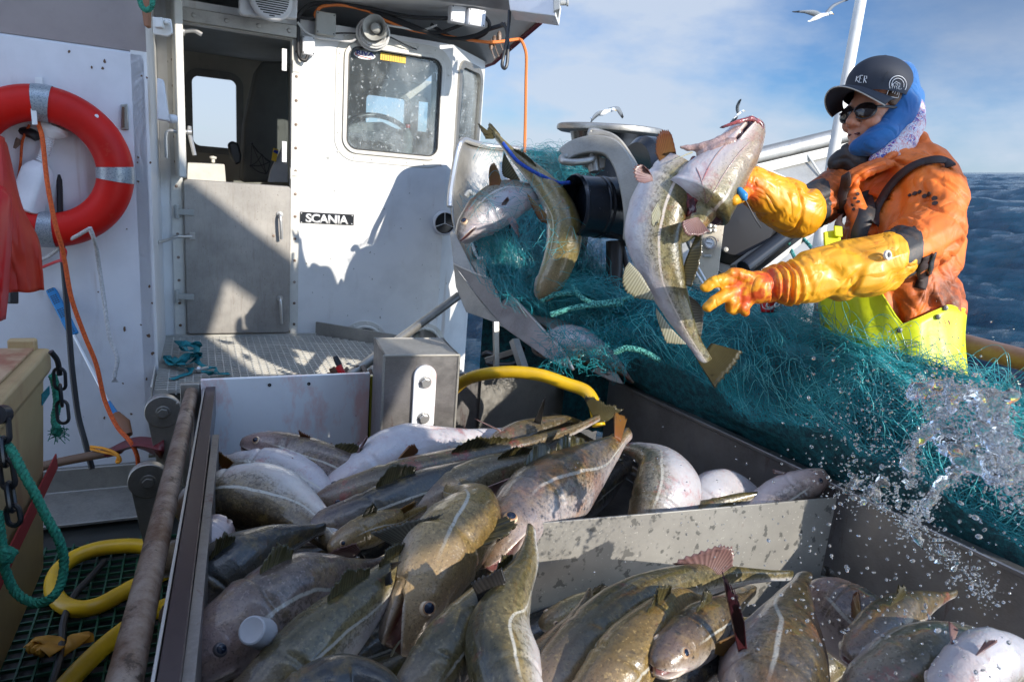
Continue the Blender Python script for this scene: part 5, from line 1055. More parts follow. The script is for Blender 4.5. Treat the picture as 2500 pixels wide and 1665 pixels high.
F25 = fish('grey brown cod lying right of the mottled one', PP((1985,1430,1.52),(2060,1500,1.44),(2150,1580,1.36),(2240,1660,1.28),(2330,1760,1.2)), up((.4,.5,.75),(.4,.5,.75)), 'p', girth=1.35, fins=(), eye=None, Ls=.66, seed=25)
F26 = fish('olive backed cod with a white belly at the bottom right corner', PP((2090,1780,1.08),(2170,1690,1.12),(2270,1620,1.18),(2380,1590,1.22),(2500,1610,1.24),(2600,1660,1.24)), up((-.55,.3,.75),(-.7,.1,.7)), 'h', girth=1.25, fins=(), eye=None, Ls=.78, seed=26)
F27 = fish('cod deep in the front corner under the splash', PP((1500,1800,1.12),(1590,1710,1.16),(1700,1640,1.2),(1800,1600,1.24)), up((-.2,.5,.8),(-.2,.5,.8)), 'd', girth=1.2, fins=(), eye=None, Ls=.6, seed=27)
F28 = fish('brown cod showing between the slim olive cod and the upright one', PP((1180,1900,1.1),(1260,1760,1.16),(1340,1640,1.24),(1400,1540,1.34),(1440,1450,1.44)), up((-.3,.4,.85),(-.3,.4,.85)), 'b', girth=1.2, fins=(), eye=None, Ls=.7, seed=28)
fish('slim cod with its head between the brown and the mottled ones', PP((1598,1628,1.10),(1680,1562,1.18),(1765,1500,1.28),(1840,1445,1.38)), up((-.35,.75,.55),(-.3,.7,.6)), 'b', girth=.95, fins=('d1','pec'), eye='normal', Ls=.60, seed=71, hs=1.2, gape=.2)
fish('mauve cod with its head near the right bin wall', PP((2078,1612,1.17),(2150,1540,1.27),(2235,1485,1.37),(2330,1450,1.46)), up((-.35,.75,.55),(-.3,.7,.6)), 'e', girth=.95, fins=('d1','pec'), eye='dull', Ls=.62, seed=72, hs=1.2, gape=.15)
fish('small olive cod head poking out left of the golden cod', PP((800,1345,1.58),(870,1305,1.62),(950,1275,1.68),(1040,1240,1.76)), up((-.25,.8,.5),(-.25,.8,.5)), 'f', girth=.9, fins=('d1',), eye='normal', Ls=.52, seed=73, hs=1.2, gape=.2)
fish('slim yellowish cod pressed against the foot of the partition', PP((1318,1530,1.50),(1400,1495,1.54),(1490,1462,1.58),(1590,1440,1.60)), up((-.2,.8,.5),(-.2,.8,.5)), 'y', girth=.8, fins=('d2',), eye='normal', Ls=.55, seed=74)
fish('brown cod lying across the pink cheeked one', PP((1330,1215,1.86),(1390,1160,1.92),(1440,1110,2.0),(1500,1060,2.1)), up((.5,.5,.6),(.5,.5,.6)), 'b', girth=.95, fins=('d1',), eye='dull', Ls=.50, seed=75, hs=1.2)
fish('cod with a shining white belly in the bottom right corner', PP((2290,1700,1.02),(2370,1640,1.06),(2460,1610,1.10),(2560,1620,1.12),(2650,1660,1.12)), up((-.6,-.3,.3),(-.6,-.3,.3)), 'h', girth=1.1, fins=('pel',), eye=None, Ls=.52, seed=76)
# fish lower in the heap, showing only through the gaps
rg = random.Random(77)
low = [((560,1330),(760,1290)),((560,1230),(800,1250)),((900,1240),(1140,1210)),((1050,1160),(1330,1150)),((1400,1250),(1560,1120)),((1640,1180),(1820,1240)),((600,1430),(820,1360)),((700,1620),(900,1500)),((1080,1480),(1220,1330)),((1330,1560),(1500,1500)),((1640,1600),(1780,1480)),((1980,1640),(2150,1480)),((2060,1420),(2300,1500)),((1500,1620),(1760,1540)),((1350,1080),(1500,1130)),((830,1650),(1000,1545)),((900,1700),(1120,1620)),((860,1370),(1010,1300))]
for i, (a, b) in enumerate(low):
    za, zb_ = .50, .52; p0_, p1_ = Pz(*a, za), Pz(*b, zb_); d = (p1_-p0_); mid = (p0_+p1_)/2; d = d.normalized()*.33
    words = ['under the cutting board', 'at the left of the heap', 'below the white float', 'in the centre gap', 'by the back plate', 'behind the partition', 'left of the golden head', 'at the bottom edge', 'right of the golden head', 'under the arching tail', 'behind the maroon fin', 'in the right corner', 'by the right bin wall', 'below the mottled cod', 'next to the yellow hose end', 'under the golden snout', 'at the bottom beneath the olive cod', 'behind the grey tail']
    fish('dark cod deep in the heap ' + words[i], [mid-d-Z*.02, mid-d*.4+Z*.01, mid+d*.4+Z*.01, mid+d-Z*.02], [V((rg.uniform(-.6,.6), rg.uniform(-.6,.2), .8)), V((rg.uniform(-.6,.6), rg.uniform(-.6,.2), .8))], rg.choice('abdde'), girth=1.2, fins=(), eye=None, Ls=.66, seed=40+i)
# white float plug resting on the pale head
mb = MB(); c = P(622, 1540, 1.175); n_ = cv(-.1,.5,.85); rr_ = .0235
mb.lathe(c, n_, [(-.035,rr_*1.12),(0,rr_*1.05),(.012,rr_),(.0135,rr_*.88),(.011,rr_*.5),(.011,0)], 28); o = mb.build('net_float', Mat('float_plastic', (.40,.40,.42), .4).m, None); tag(o, 'small white plastic float lying on the pale cod head', 'float')
# barbel and detail on the golden head
mb = MB(); mb.tube(spl([P(962,1588,1.36), P(955,1600,1.355), P(962,1585,1.34), P(978,1562,1.335)], 4), [.0022]*12+[.001], 6); mb.build('barbel', FN['pale'], F14.o)
# ================================================================== GEAR UNDER THE ROOF
def cable(name, pts, r, mat, label, n=8): return rope(name, pts, r, mat, label, 'cable', n)
C_ = lambda x, y, o=.02: WP.hit(x, y, o)
c = C_(915, 68, .16); ax = cv(-.12, -.28, 1)
hs = thing('horn_speaker', 'grey round horn loudspeaker above the big window', 'loudspeaker', c)
mb = MB(); r = 27/F*c.y*1.0; mb.lathe(c, ax, [(-.11,.03),(-.10,.045),(-.06,.05),(-.03,r*.75),(0,r),(.006,r*1.03),(.004,r*.95),(-.03,r*.6),(-.05,r*.4)], 36); mb.build('horn', M['grey_plastic'], hs)
mb = MB(); mb.lathe(c-ax*.05, ax, [(0,r*.42),(.045,r*.40),(.055,r*.3),(.058,0)], 24); mb.build('horn_core', M['grey_plastic'], hs)
# lamp with ribbed face at the top edge
c = C_(665, 5, .22); lp_ = thing('ribbed_lamp', 'white ribbed ventilator fan on a square base at the top of the wall', 'ventilator', c)
mb = MB(); mb.prism([WP.hit(*p, .16) for p in ((582,-30),(582,34),(592,42),(722,50),(726,-30))], NW*.05); mb.build('base', M['plastic'], lp_, .006)
mb = MB(); c = WP.hit(662, -2, .23); mb.lathe(c, NW, [(0,.105),(.02,.105),(.035,.098),(.04,.09),(.04,0)], 40); mb.build('round_grille', M['plastic'], lp_)
mb = MB()
for i in range(-8, 3): 
    hw = math.sqrt(max(0, .085**2-(i*.0105)**2))*.95
    if abs(i) < 9: mb.box(c + Z*i*.0105 + NW*.0405, DW*hw, Z*.0028, NW*.0015)
mb.build('grille_slot', M['hole'], lp_); tag(bpy.data.objects['grille_slot'], kind='stuff')
def jbox(name, px, py, w, h, o, d, mat, label, nrm=NW, e=DW):
    c = WP.hit(px, py, o); mb = MB(); mb.box(c, e*w/2, Z*h/2, nrm*d/2); r_ = mb.build(name, mat, None, .006); tag(r_, label, 'box'); 
    for i, j in ((-1,-1),(1,1),(-1,1),(1,-1)): mb = MB(); mb.lathe(c+e*i*w*.4+Z*j*h*.4+nrm*d*.5, nrm, [(0,.004),(.001,0)], 8); mb.build('screw', M['hole'], r_)
    return r_
jbox('junction_box', 794, 60, .105, .115, .05, .05, M['grey_plastic'], 'square grey junction box left of the horn loudspeaker')
jbox('switch_box', 752, 113, .065, .095, .03, .05, M['plastic'], 'white switch box by the upper hinge with cables entering below')
jbox('junction_box', 1118, 38, .10, .085, .30, .06, M['plastic'], 'white junction box under the roof, left of a pair')
jbox('junction_box', 1160, 46, .10, .085, .33, .06, M['plastic'], 'white junction box under the roof, right of a pair')
cable('black_cable', [C_(728,46,.06), C_(735,30,.06), C_(760,12,.06), C_(800,10,.07), C_(850,14,.08), C_(900,22,.10), C_(960,35,.14), C_(1020,44,.20), C_(1100,46,.28)], .011, M['rubber'], 'black cable running from the lamp to the left junction box under the roof')
cable('black_cable', [C_(729,40,.04), C_(728,90,.04), C_(729,130,.04), C_(735,145,.05), C_(746,148,.05), C_(752,135,.04)], .010, M['rubber'], 'black cable looping down to the white switch box')
cable('black_cable', [C_(727,40,.05), C_(745,45,.05), C_(768,44,.05)], .009, M['rubber'], 'short black cable into the square grey junction box')
cable('black_cable', [C_(900,22,.09), C_(960,45,.12), C_(1010,65,.14), C_(1060,85,.16), C_(1110,96,.2), C_(1160,88,.26), C_(1195,72,.3), C_(1235,60,.34)], .012, M['rubber'], 'thick black cable sagging under the roof to the right')
cable('black_cable', [C_(905,26,.10), C_(970,55,.12), C_(1020,74,.14), C_(1070,80,.18), C_(1110,68,.24), C_(1140,56,.30)], .009, M['rubber'], 'black cable looping up to the right junction box')
cable('black_cable', [C_(1185,43,.33), C_(1195,60,.32), C_(1185,82,.28), C_(1150,97,.22), C_(1110,95,.18), C_(1065,70,.15), C_(1052,60,.14)], .010, M['rubber'], 'black cable curling below the right junction box')
cable('black_cable', [P(1244,26,3.6), P(1242,60,3.6), P(1237,100,3.6), P(1229,140,3.62), P(1226,160,3.62), P(1232,168,3.62), P(1238,155,3.62), P(1240,110,3.62), P(1236,72,3.64), P(1225,58,3.66)], .009, M['rubber'], 'black cable hanging in a long loop from the lamp tube')
cable('orange_cable', [C_(769,45,.05), C_(772,30,.06), C_(790,16,.07), C_(840,14,.08), C_(905,30,.09), C_(940,50,.10), C_(1000,72,.12), C_(1060,84,.15), C_(1130,96,.2), C_(1200,104,.28), P(1260,97,3.9), P(1272,98,3.9)], .009, M['orange_cable'], 'orange cable running under the roof to its right corner')
cable('orange_line', [P(1272,98,3.9), P(1280,115,3.9), P(1285,140,3.9), P(1284,200,3.9), P(1283,280,3.9), P(1281,360,3.85), P(1281,400,3.8)], .009, M['orange_cable'], 'orange line hanging from the roof corner across the sky')
cable('white_cable', [C_(726,55,.05), C_(745,78,.04), C_(775,92,.04), C_(820,98,.05), C_(855,102,.06), C_(868,95,.07)], .007, M['white_cable'], 'white cable running from the lamp to the coil')
cable('white_cable', [C_(940,62,.1), C_(980,68,.12), C_(1030,74,.14), C_(1068,62,.18)], .006, M['white_cable'], 'thin white cable right of the horn loudspeaker')
cable('thin_black_wire', [C_(782,86,.03), C_(830,82,.04), C_(880,83,.06)], .004, M['rubber'], 'thin black wire left of the coil')
cable('thin_black_wire', [C_(935,85,.10), C_(960,95,.06), C_(990,110,.04), C_(1018,122,.03)], .004, M['rubber'], 'thin black wire right of the coil')
mb = MB(); rg = random.Random(3); c = C_(910, 84, .07); r0 = 33/F*c.y
for i in range(11):
    rr_ = r0*rg.uniform(.82, 1.08); q = c + DW*rg.uniform(-.008,.008) + Z*rg.uniform(-.012,.012) + NW*rg.uniform(-.02,.02); tl = rg.uniform(-.12,.12)
    mb.tube([q + DW*math.cos(a)*rr_ + Z*math.sin(a)*rr_*.82 + NW*math.sin(a+tl)*.015 for a in [2*math.pi*k/40 for k in range(40)]], .0055, 6, closed=True)
o = mb.build('cable_coil', M['white_cable'], None); tag(o, 'coil of white cable hanging behind the horn loudspeaker', 'cable coil')
fl = thing('floodlight', 'white box shaped floodlight under the right edge of the roof', 'floodlight', P(1300, 20, 3.5))
mb = MB(); q = [P(1240,-12,3.55), P(1245,26,3.55), P(1356,40,3.35), P(1362,-5,3.35)]; mb.prism(q, cv(.2,.1,-1)*.14); mb.build('housing', M['plastic'], fl, .004)
mb = MB(); mb.prism([P(1352,-20,3.33), P(1352,28,3.34), P(1367,22,3.32), P(1367,-20,3.32)], cv(0,0,-1)*.12); mb.lathe(P(1368,8,3.34), RT, [(0,.012),(.03,.012),(.03,.016),(.04,.016),(.04,0)], 12); mb.build('end_cap', M['grey_plastic'], fl, .003)
for i, (a, b, d_) in enumerate((((1199,102),(1208,145),3.85),((1207,92),(1218,140),3.85),((1219,82),(1228,125),3.85))):
    mb = MB(); mb.tube(spl([P(*a,d_), P(a[0]+1,a[1]+20,d_), P(*b,d_)], 5), .0035, 6); mb.lathe(P(a[0],a[1]+8,d_), UP, [(-.03,.006),(-.01,.014),(.02,.012),(.03,.004)], 8)
    o = mb.build('clip_hook', M['rust'], None); tag(o, ['leftmost','middle','rightmost'][i] + ' of three rusty hooks hanging under the roof corner', 'hook')
# door bracket plates near the top left
mb = MB(); q = P(395, 68, 2.75); mb.prism([P(375,44,2.8), P(420,50,2.8), P(424,84,2.8), P(412,92,2.8), P(376,86,2.8)], -FW*.012); mb.box(P(390,58,2.76), RT*.016, UP*.02, FW*.012); mb.lathe(P(408,57,2.77), -FW, [(0,.012),(.012,.010),(.016,0)], 12)
o = mb.build('door_latch_plate', M['cream'], None, .003); tag(o, 'pale latch plate with a brown block at the top of the recess', 'latch')
# ================================================================== NET HAULER
hd = 2.85
nh = thing('net_hauler', 'aluminium net hauler with a glossy black drum and a long trough', 'net hauler', V((.3, 2.9, 0)))
A_ = M['alu_matt']; H = lambda x, y, d=hd: P(x, y, d)
def sheet3(name, grid, mat, parent, th=.006, n=5, tagg=None):
    g = [spl(r, n) for r in grid]; cols = [spl(list(cc), n) for cc in zip(*g)]; nc, nr = len(cols), len(cols[0]); vs = [cols[j][i] for i in range(nr) for j in range(nc)]
    mb = MB(); mb.add(vs, [(i*nc+j, i*nc+j+1, (i+1)*nc+j+1, (i+1)*nc+j) for i in range(nr-1) for j in range(nc-1)], 0, True)
    return mb.build(name, mat, parent, solid=th)
# curved back shield, turned towards the light on its right part
sheet3('shield', [[H(1126,346,3.72), H(1150,352,3.86), H(1200,358,3.95), H(1280,366,4.0), H(1370,376,4.0)], [H(1106,440,3.68), H(1140,445,3.82), H(1200,450,3.9), H(1280,450,3.95), H(1370,455,3.95)], [H(1103,520,3.62), H(1130,560,3.7), H(1200,580,3.8), H(1280,585,3.85), H(1370,590,3.85)], [H(1120,600,3.5), H(1140,650,3.45), H(1200,700,3.4), H(1290,760,3.3), H(1380,800,3.3)]], M['alu'], nh, .008)
mb = MB(); mb.tube(spl([H(1098,505,3.60), H(1100,470,3.62), H(1106,430,3.66), H(1116,375,3.70), H(1124,350,3.71), H(1134,342,3.76), H(1160,350,3.86), H(1200,358,3.94), H(1280,366,3.99), H(1370,378,3.99)], 6), .016, 10); mb.build('rolled_edge', M['chrome'], nh)
def flat(name, pts, mat, th=.008, parent=nh, bevel=.002, ex=None):
    mb = MB(); n = (pts[1]-pts[0]).cross(pts[2]-pts[0]).normalized(); mb.prism(pts, (ex or n)*th); return mb.build(name, mat, parent, bevel)
flat('wing_plate', [H(1099,570,3.40), H(1103,564,3.40), H(1112,572,3.40), H(1160,664,3.25), H(1158,700,3.2), H(1108,650,3.32)], A_, ex=-FW)
flat('trough_side', [H(1107,643,3.24), H(1150,664,3.14), H(1220,692,3.0), H(1268,742,2.87), H(1320,797,2.75), H(1368,850,2.66), H(1400,905,2.58), H(1330,872,2.70), H(1230,800,2.90), H(1170,730,3.06)], M['bin'], ex=-FW)
flat('trough_foot', [H(1107,645,3.25), H(1170,730,3.07), H(1230,800,2.91), H(1205,786,2.94), H(1138,762,3.12), H(1113,700,3.22)], M['alu'], ex=-FW)
mb = MB(); mb.tube(spl([H(1108,645,3.23), H(1150,664,3.13), H(1220,692,2.99), H(1268,742,2.86), H(1368,850,2.65), H(1400,902,2.57)], 5), .005, 8); mb.build('trough_edge', M['chrome'], nh)
sheet3('trough_floor', [[H(1150,640,3.3), H(1230,640,3.3), H(1330,640,3.2), H(1440,650,3.2), H(1560,660,3.2)], [H(1190,700,3.15), H(1260,720,3.1), H(1360,730,3.1), H(1460,740,3.0), H(1580,760,3.0)], [H(1268,750,2.92), H(1320,790,2.84), H(1400,820,2.75), H(1500,840,2.8), H(1620,860,2.8)], [H(1368,855,2.72), H(1420,860,2.95), H(1500,865,3.0), H(1600,870,3.0), H(1700,870,3.0)]], A_, nh, .006)
for (x0, y0, d0) in ((1178, 600, 3.33),):
    mb = MB(); mb.prism([H(1150,592,3.36), H(1196,582,3.36), H(1212,624,3.36), H(1168,634,3.36)], -FW*.02); mb.build('duct_back', M['hole'], nh)
    mb = MB(); mb.tube([H(1150,590,3.30), H(1160,618,3.30), H(1168,632,3.30), H(1200,626,3.30), H(1222,617,3.30)], .008, 8); mb.build('duct_lip', M['cream'], nh)
    mb = MB(); mb.prism([H(1176,590,3.33), H(1208,582,3.33), H(1218,620,3.33), H(1170,630,3.33)], -FW*.015); mb.build('duct_face', A_, nh, .003)
mb = MB(); mb.tube(spl([H(1137,480,3.38), H(1146,470,3.38), H(1158,478,3.38), H(1162,500,3.38), H(1156,540,3.38)], 6), .014, 10); mb.build('guide_ring', M['grey_plastic'], nh)
# dark body behind the drum
mb = MB(); c = H(1300, 560, 3.5); mb.lathe(c, cv(1,0,-.2), [(-.30,.0),(-.30,.16),(.25,.16),(.25,0)], 32); mb.build('lower_roller', M['drum'], nh)
# black drum
ax = cv(1, .03, -.42); c = H(1398, 503, 2.68); R1 = 76/F*2.68
mb = MB(); mb.lathe(c, ax, [(.05,R1*.80),(.0,R1*.93),(-.004,R1*.97),(0,R1),(.008,R1*1.02),(.016,R1*.99),(.10,R1*.97),(.104,R1*1.0),(.110,R1*1.0),(.114,R1*.975),(.120,R1*.975),(.124,R1*1.0),(.130,R1*1.0),(.134,R1*.98),(.25,R1*1.03),(.27,R1*1.08)], 64); mb.lathe(c, ax, [(.06,R1*.85),(.06,0)], 40); mb.build('drum', M['drum'], nh)
mb = MB(); mb.lathe(c, ax, [(.26,R1*.6),(.26,R1*1.2),(.27,R1*1.27),(.31,R1*1.27),(.31,R1*.6)], 64); mb.build('drum_flange', M['black'], nh)
# cast frame around the drum
def strip(name, pts, w, th, mat, up_, n=6, bevel=.006):
    cc = spl(pts, n); mb = MB(); vs = []
    for i, p in enumerate(cc):
        t = (cc[min(i+1, len(cc)-1)]-cc[max(i-1, 0)]).normalized(); a = t.cross(up_).normalized(); u = up_; ww = w[0] + (w[1]-w[0])*i/(len(cc)-1) if hasattr(w, '__len__') else w
        vs += [p+a*ww/2+u*th/2, p-a*ww/2+u*th/2, p-a*ww/2-u*th/2, p+a*ww/2-u*th/2]
    k = len(cc); mb.add(vs, [(4*i+j, 4*i+(j+1) % 4, 4*i+4+(j+1) % 4, 4*i+4+j) for i in range(k-1) for j in range(4)] + [(0,1,2,3), (4*k-4, 4*k-3, 4*k-2, 4*k-1)]); return mb.build(name, mat, nh, bevel)
tw = cv(-.35, 0, 1)
strip('cast_arm', [H(1378,384,2.60), H(1405,366,2.59), H(1450,356,2.58), H(1492,364,2.57), H(1520,397,2.56), H(1536,440,2.55), H(1547,490,2.55), H(1552,540,2.56), H(1550,590,2.58)], (.06,.085), .06, M['cream'] if False else A_, tw)
strip('cast_rim', [H(1440,338,2.62), H(1478,334,2.61), H(1510,348,2.60), H(1536,380,2.60), H(1556,420,2.60), H(1568,460,2.60), H(1578,530,2.62)], .022, .10, A_, tw)
flat('arm_web', [H(1372,372,2.64), H(1402,356,2.64), H(1440,362,2.64), H(1450,400,2.64), H(1440,420,2.64), H(1415,395,2.64), H(1385,388,2.64)], A_, .05, bevel=.006, ex=-FW)
mb = MB(); mb.tube(spl([H(1440,352,2.6), H(1440,326,2.6), H(1446,319,2.6), H(1474,326,2.6), H(1482,334,2.6), H(1491,358,2.6)], 6), .011, 10); mb.build('handle', M['alu'], nh)
mb = MB(); mb.tube(spl([H(1384,380,2.58), H(1372,386,2.56), H(1376,394,2.54), H(1400,397,2.54), H(1440,392,2.56), H(1446,384,2.58), H(1440,378,2.58)], 6), .013, 10); mb.tube([H(1447,372,2.6), H(1452,420,2.6)], .022, 12); mb.build('shackle', M['alu'], nh)
mb = MB(); mb.prism([H(1452,385,2.62), H(1478,392,2.62), H(1474,415,2.62), H(1458,418,2.62)], -FW*.03); mb.build('block', A_, nh, .003)
# black wheels behind, seen over the frame
mb = MB(); mb.lathe(H(1560,430,3.0), ax, [(-.03,0),(-.03,.14),(.0,.17),(.05,.17),(.08,.14),(.08,0)], 48); mb.build('rear_wheel', M['drum'], nh)
mb = MB(); mb.tube([H(1500,590,2.8), H(1500,660,2.8), H(1490,740,2.8)], .035, 12); mb.tube([H(1515,590,2.8), H(1540,690,2.8)], .012, 10); mb.build('leg', M['rubber'], nh)
# foot trestle under the plates
mb = MB(); mb.bar(H(1210,786,2.8), H(1212,900,2.8), .02, .02); mb.bar(H(1185,880,2.8), H(1262,855,2.8), .012, .02); mb.bar(H(1255,830,2.75), H(1285,920,2.7), .03, .03); mb.build('trestle', M['alu'], nh)
rope('black_coil_hose', [P(1180,866,2.95), P(1195,862,2.93), P(1230,872,2.9), P(1262,850,2.88), P(1275,856,2.9), P(1235,868,2.95), P(1190,885,2.93), P(1245,890,2.9), P(1280,875,2.9)], .012, M['rubber'], 'black hose bent in loops below the hauler trough', 'hose')
# bolted joint at the bin corner
mb = MB(); mb.prism([P(1440,905,2.75), P(1470,885,2.75), P(1500,900,2.75), P(1522,938,2.75), P(1490,930,2.75)], -FW*.02); mb.lathe(P(1484,908,2.72), -FW, [(0,.014),(.015,.012),(.018,0)], 12); o = mb.build('corner_bracket', M['bin'], None, .003); tag(o, 'dark corner bracket with one bolt where trough and bin meet', 'bracket')
# tall winch behind
wi = thing('winch', 'big winch with a wide flat steel rim and black barrel behind the hauler', 'winch', P(1490, 420, 3.3)); wa = cv(.07, 1, .26); c = P(1490, 314, 3.9)
rr_ = 131/F*3.9; mb = MB(); mb.lathe(c, wa, [(-.030,rr_*.2),(-.032,rr_*.92),(-.022,rr_*.99),(-.010,rr_),(.004,rr_*.985),(.010,rr_*.95),(.006,rr_*.9),(.006,0)], 80); mb.build('rim', M['alu'], wi)
mb = MB(); mb.lathe(c, wa, [(-.03,rr_*.74),(-.08,rr_*.70),(-.30,rr_*.66),(-.42,rr_*.66),(-.42,0)], 56); mb.build('barrel', M['drum'], wi)
# hydraulic control stand
cp_ = thing('control_stand', 'spattered cream control panel with a round pressure gauge and levers', 'control panel', P(1735, 700, 2.8)); 
def q_(x, y, d=2.8): return P(x, y, d)
mb = MB(); mb.prism([q_(1750,478), q_(1774,482), q_(1762,560), q_(1752,640), q_(1742,720), q_(1690,718), q_(1700,610), q_(1715,560)], -FW*.03)
pm = grimy('spattered_panel', (.56,.50,.40), (.10,.04,.02), .45, .8, 14); pm.stain(pm.ramp(pm.noise(70, 3, .6), .67, .69), (.16,.04,.02)); mb.build('panel', pm.m, cp_, .003)
mb = MB(); mb.lathe(q_(1732,594,2.76), -FW, [(0,.026),(.018,.026),(.018,.022),(.012,.022)], 32); mb.build('gauge_case', M['chrome'], cp_)
mb = MB(); mb.lathe(q_(1732,594,2.747), -FW, [(0,.0215),(.001,0)], 32); mb.build('gauge_face', M['white_flat'], cp_); mb = MB(); mb.bar(q_(1724,592,2.744), q_(1739,595,2.744), .002, .001, FW)
for i in range(11): a = R(-40+26*i); k_ = q_(1732,594,2.745); mb.bar(k_+RT*math.cos(a)*.016+UP*math.sin(a)*.016, k_+RT*math.cos(a)*.020+UP*math.sin(a)*.020, .0014, .001, FW)
mb.build('gauge_marks', M['hole'], cp_)
mb = MB(); k_ = q_(1737,558,2.76)
for a in (45, 135, 225, 315): mb.lathe(k_+RT*math.cos(R(a))*.013+UP*math.sin(R(a))*.013, -FW, [(0,.009),(.01,.008),(.012,0)], 12)
mb.build('valve_knob', M['alu'], cp_)
for (a, b) in (((1692,655),(1722,700)), ((1704,652),(1733,702))):
    mb = MB(); mb.tube([q_(*a,2.76), q_(*b,2.72)], .005, 8); mb.tube([q_(b[0]-5,b[1]-8,2.72), q_(*b,2.72)], .009, 8); mb.build('lever', M['chrome'], cp_)
mb = MB(); mb.box(q_(1694,636,2.77), RT*.016, UP*.04, FW*.01); mb.box(q_(1727,625,2.765), RT*.016, UP*.006, FW*.003); mb.build('valve_block', M['grey_plastic'], cp_, .003)
# roller housing, black roller and bow bulwark
bw = thing('bow_bulwark', 'grey aluminium bow bulwark with a thick rounded top beam', 'bulwark', P(1930, 500, 3.6))
mb = MB(); mb.prism([P(1640,500,3.7), P(1700,440,3.75), P(1835,395,3.8), P(2100,338,3.9), P(2100,520,3.9), P(1990,610,3.6), P(1900,690,3.3), P(1800,770,3.1), P(1640,770,3.2)], -FW*.02); bm_ = steel('bulwark_aluminium', (.46,.45,.42), .5, metal=.3); mb.build('plate', bm_.m, bw)
mb = MB(); mb.tube([P(1700,412,3.72), P(1835,385,3.76), P(2110,318,3.86)], .045, 16); mb.build('top_beam', M['alu'], bw)
mb = MB(); mb.prism([P(1700,432,3.70), P(1835,405,3.74), P(2110,340,3.84), P(2110,362,3.84), P(1835,430,3.74), P(1700,456,3.7)], -FW*.01); mb.build('painted_shadow_strip', M['grey_plastic'], bw)  # grey strip standing in for the shade under the top beam
mb = MB(); mb.tube([P(1848,404,3.72), P(1868,440,3.68), P(1886,470,3.6), P(1905,500,3.55)], .006, 8); mb.tube([P(1972,378,3.78), P(2005,430,3.75)], .006, 8); mb.tube([P(1850,404,3.71), P(1930,440,3.72), P(2010,470,3.72)], .005, 8); mb.build('weld_seam', M['cream'], bw)
ro = thing('net_roller', 'black rubber roller in a round aluminium housing behind the lifted cod', 'roller', P(1810, 560, 3.0))
mb = MB(); c = P(1800, 545, 3.0); mb.lathe(c, cv(-.1,.1,1), [(-.05,0),(-.05,.19),(.0,.175),(.03,.15),(.035,.0)], 56); mb.build('roller', M['rubber'], ro)
mb = MB(); mb.lathe(c, cv(-.1,.1,1), [(-.06,0),(-.06,.225),(-.02,.225),(-.02,.185),(-.05,.185)], 56); mb.lathe(P(1771,610,2.95), -FW, [(0,.012),(.01,.01),(.012,0)], 12); mb.build('housing', A_, ro)
mb = MB(); mb.prism([P(1745,600,3.08), P(1860,625,3.08), P(1800,700,3.0), P(1790,760,3.0), P(1740,760,3.0)], -FW*.02); mb.build('housing_plate', A_, ro)
rm = thing('hydraulic_ram', 'black hydraulic ram lying diagonally in an aluminium channel', 'ram', P(1880, 640, 2.9))
mb = MB(); mb.tube([P(1815,655,2.85), P(1900,590,2.95), P(1960,545,3.0)], .032, 16); mb.build('cylinder', M['black'], rm)
mb = MB(); mb.bar(P(1790,652,2.9), P(1990,505,3.1), .03, .02, UP); mb.bar(P(1850,665,2.9), P(2000,548,3.05), .05, .02, UP); mb.tube([P(1796,662,2.84), P(1812,668,2.84)], .012, 10); mb.build('channel', A_, rm)
# mast pole, gunwale pipe, lower green pipe
mb = MB(); mb.tube([P(2109,-40,2.62), P(2033,383,2.62), P(1956,850,2.6), P(1938,960,2.6)], .0205, 16)
pmx = grimy('pole_paint', (.72,.71,.66), (.45,.25,.15), .4, .4, 9); o = mb.build('pole', pmx.m, None); tag(o, 'slanting white pole rising behind the fisherman', 'pole')
gm2 = Mat('worn_gunwale', (.36,.27,.23), .5); gm2.color(gm2.mix(gm2.ramp(gm2.noise(4, 7, .65), .4, .65), (.26,.19,.165), (.16,.085,.055))); gm2.stain(gm2.ramp(gm2.noise(18, 7, .7, (.4,1,1)), .60, .63), (.08,.05,.04))
ga, gb = P(1905, 722, 2.95), P(2600, 905, 2.02); mb = MB(); mb.tube([P(1500,660,3.4), ga, gb, gb+(gb-ga)*.6], .034, 18); o = mb.build('gunwale_pipe', gm2.m, None); tag(o, 'worn reddish brown gunwale pipe along the sea side', 'pipe')
mb = MB(); mb.tube([P(2000,880,2.6), P(2360,985,2.0), P(2600,1050,1.9)], .03, 14); mb.tube([P(2300,935,2.15), P(2600,1010,1.95)], .015, 10); o = mb.build('green_pipe', Mat('slimy_pipe', (.10,.12,.03), .35).m, None); tag(o, 'slimy green brown pipe low behind the spray', 'pipe')
# sea side plating: hull side under the net, closes the boat towards the water
hs_ = MB(); q0, q1, q2 = V((.9,3.9,0)), V((1.95,2.35,0)), V((3.6,-.2,0))
hs_.prism([q0+Z*-1.4, q1-Z*1.4, q1+Z*.55, q0+Z*.7], V((-.03,-.02,0))); hs_.prism([q1-Z*1.4, q2-Z*1.4, q2+Z*.45, q1+Z*.55], V((-.03,-.02,0))); o = hs_.build('hull_side', M['alu'], None); tag(o, 'hull side plating between the net and the sea', 'hull')
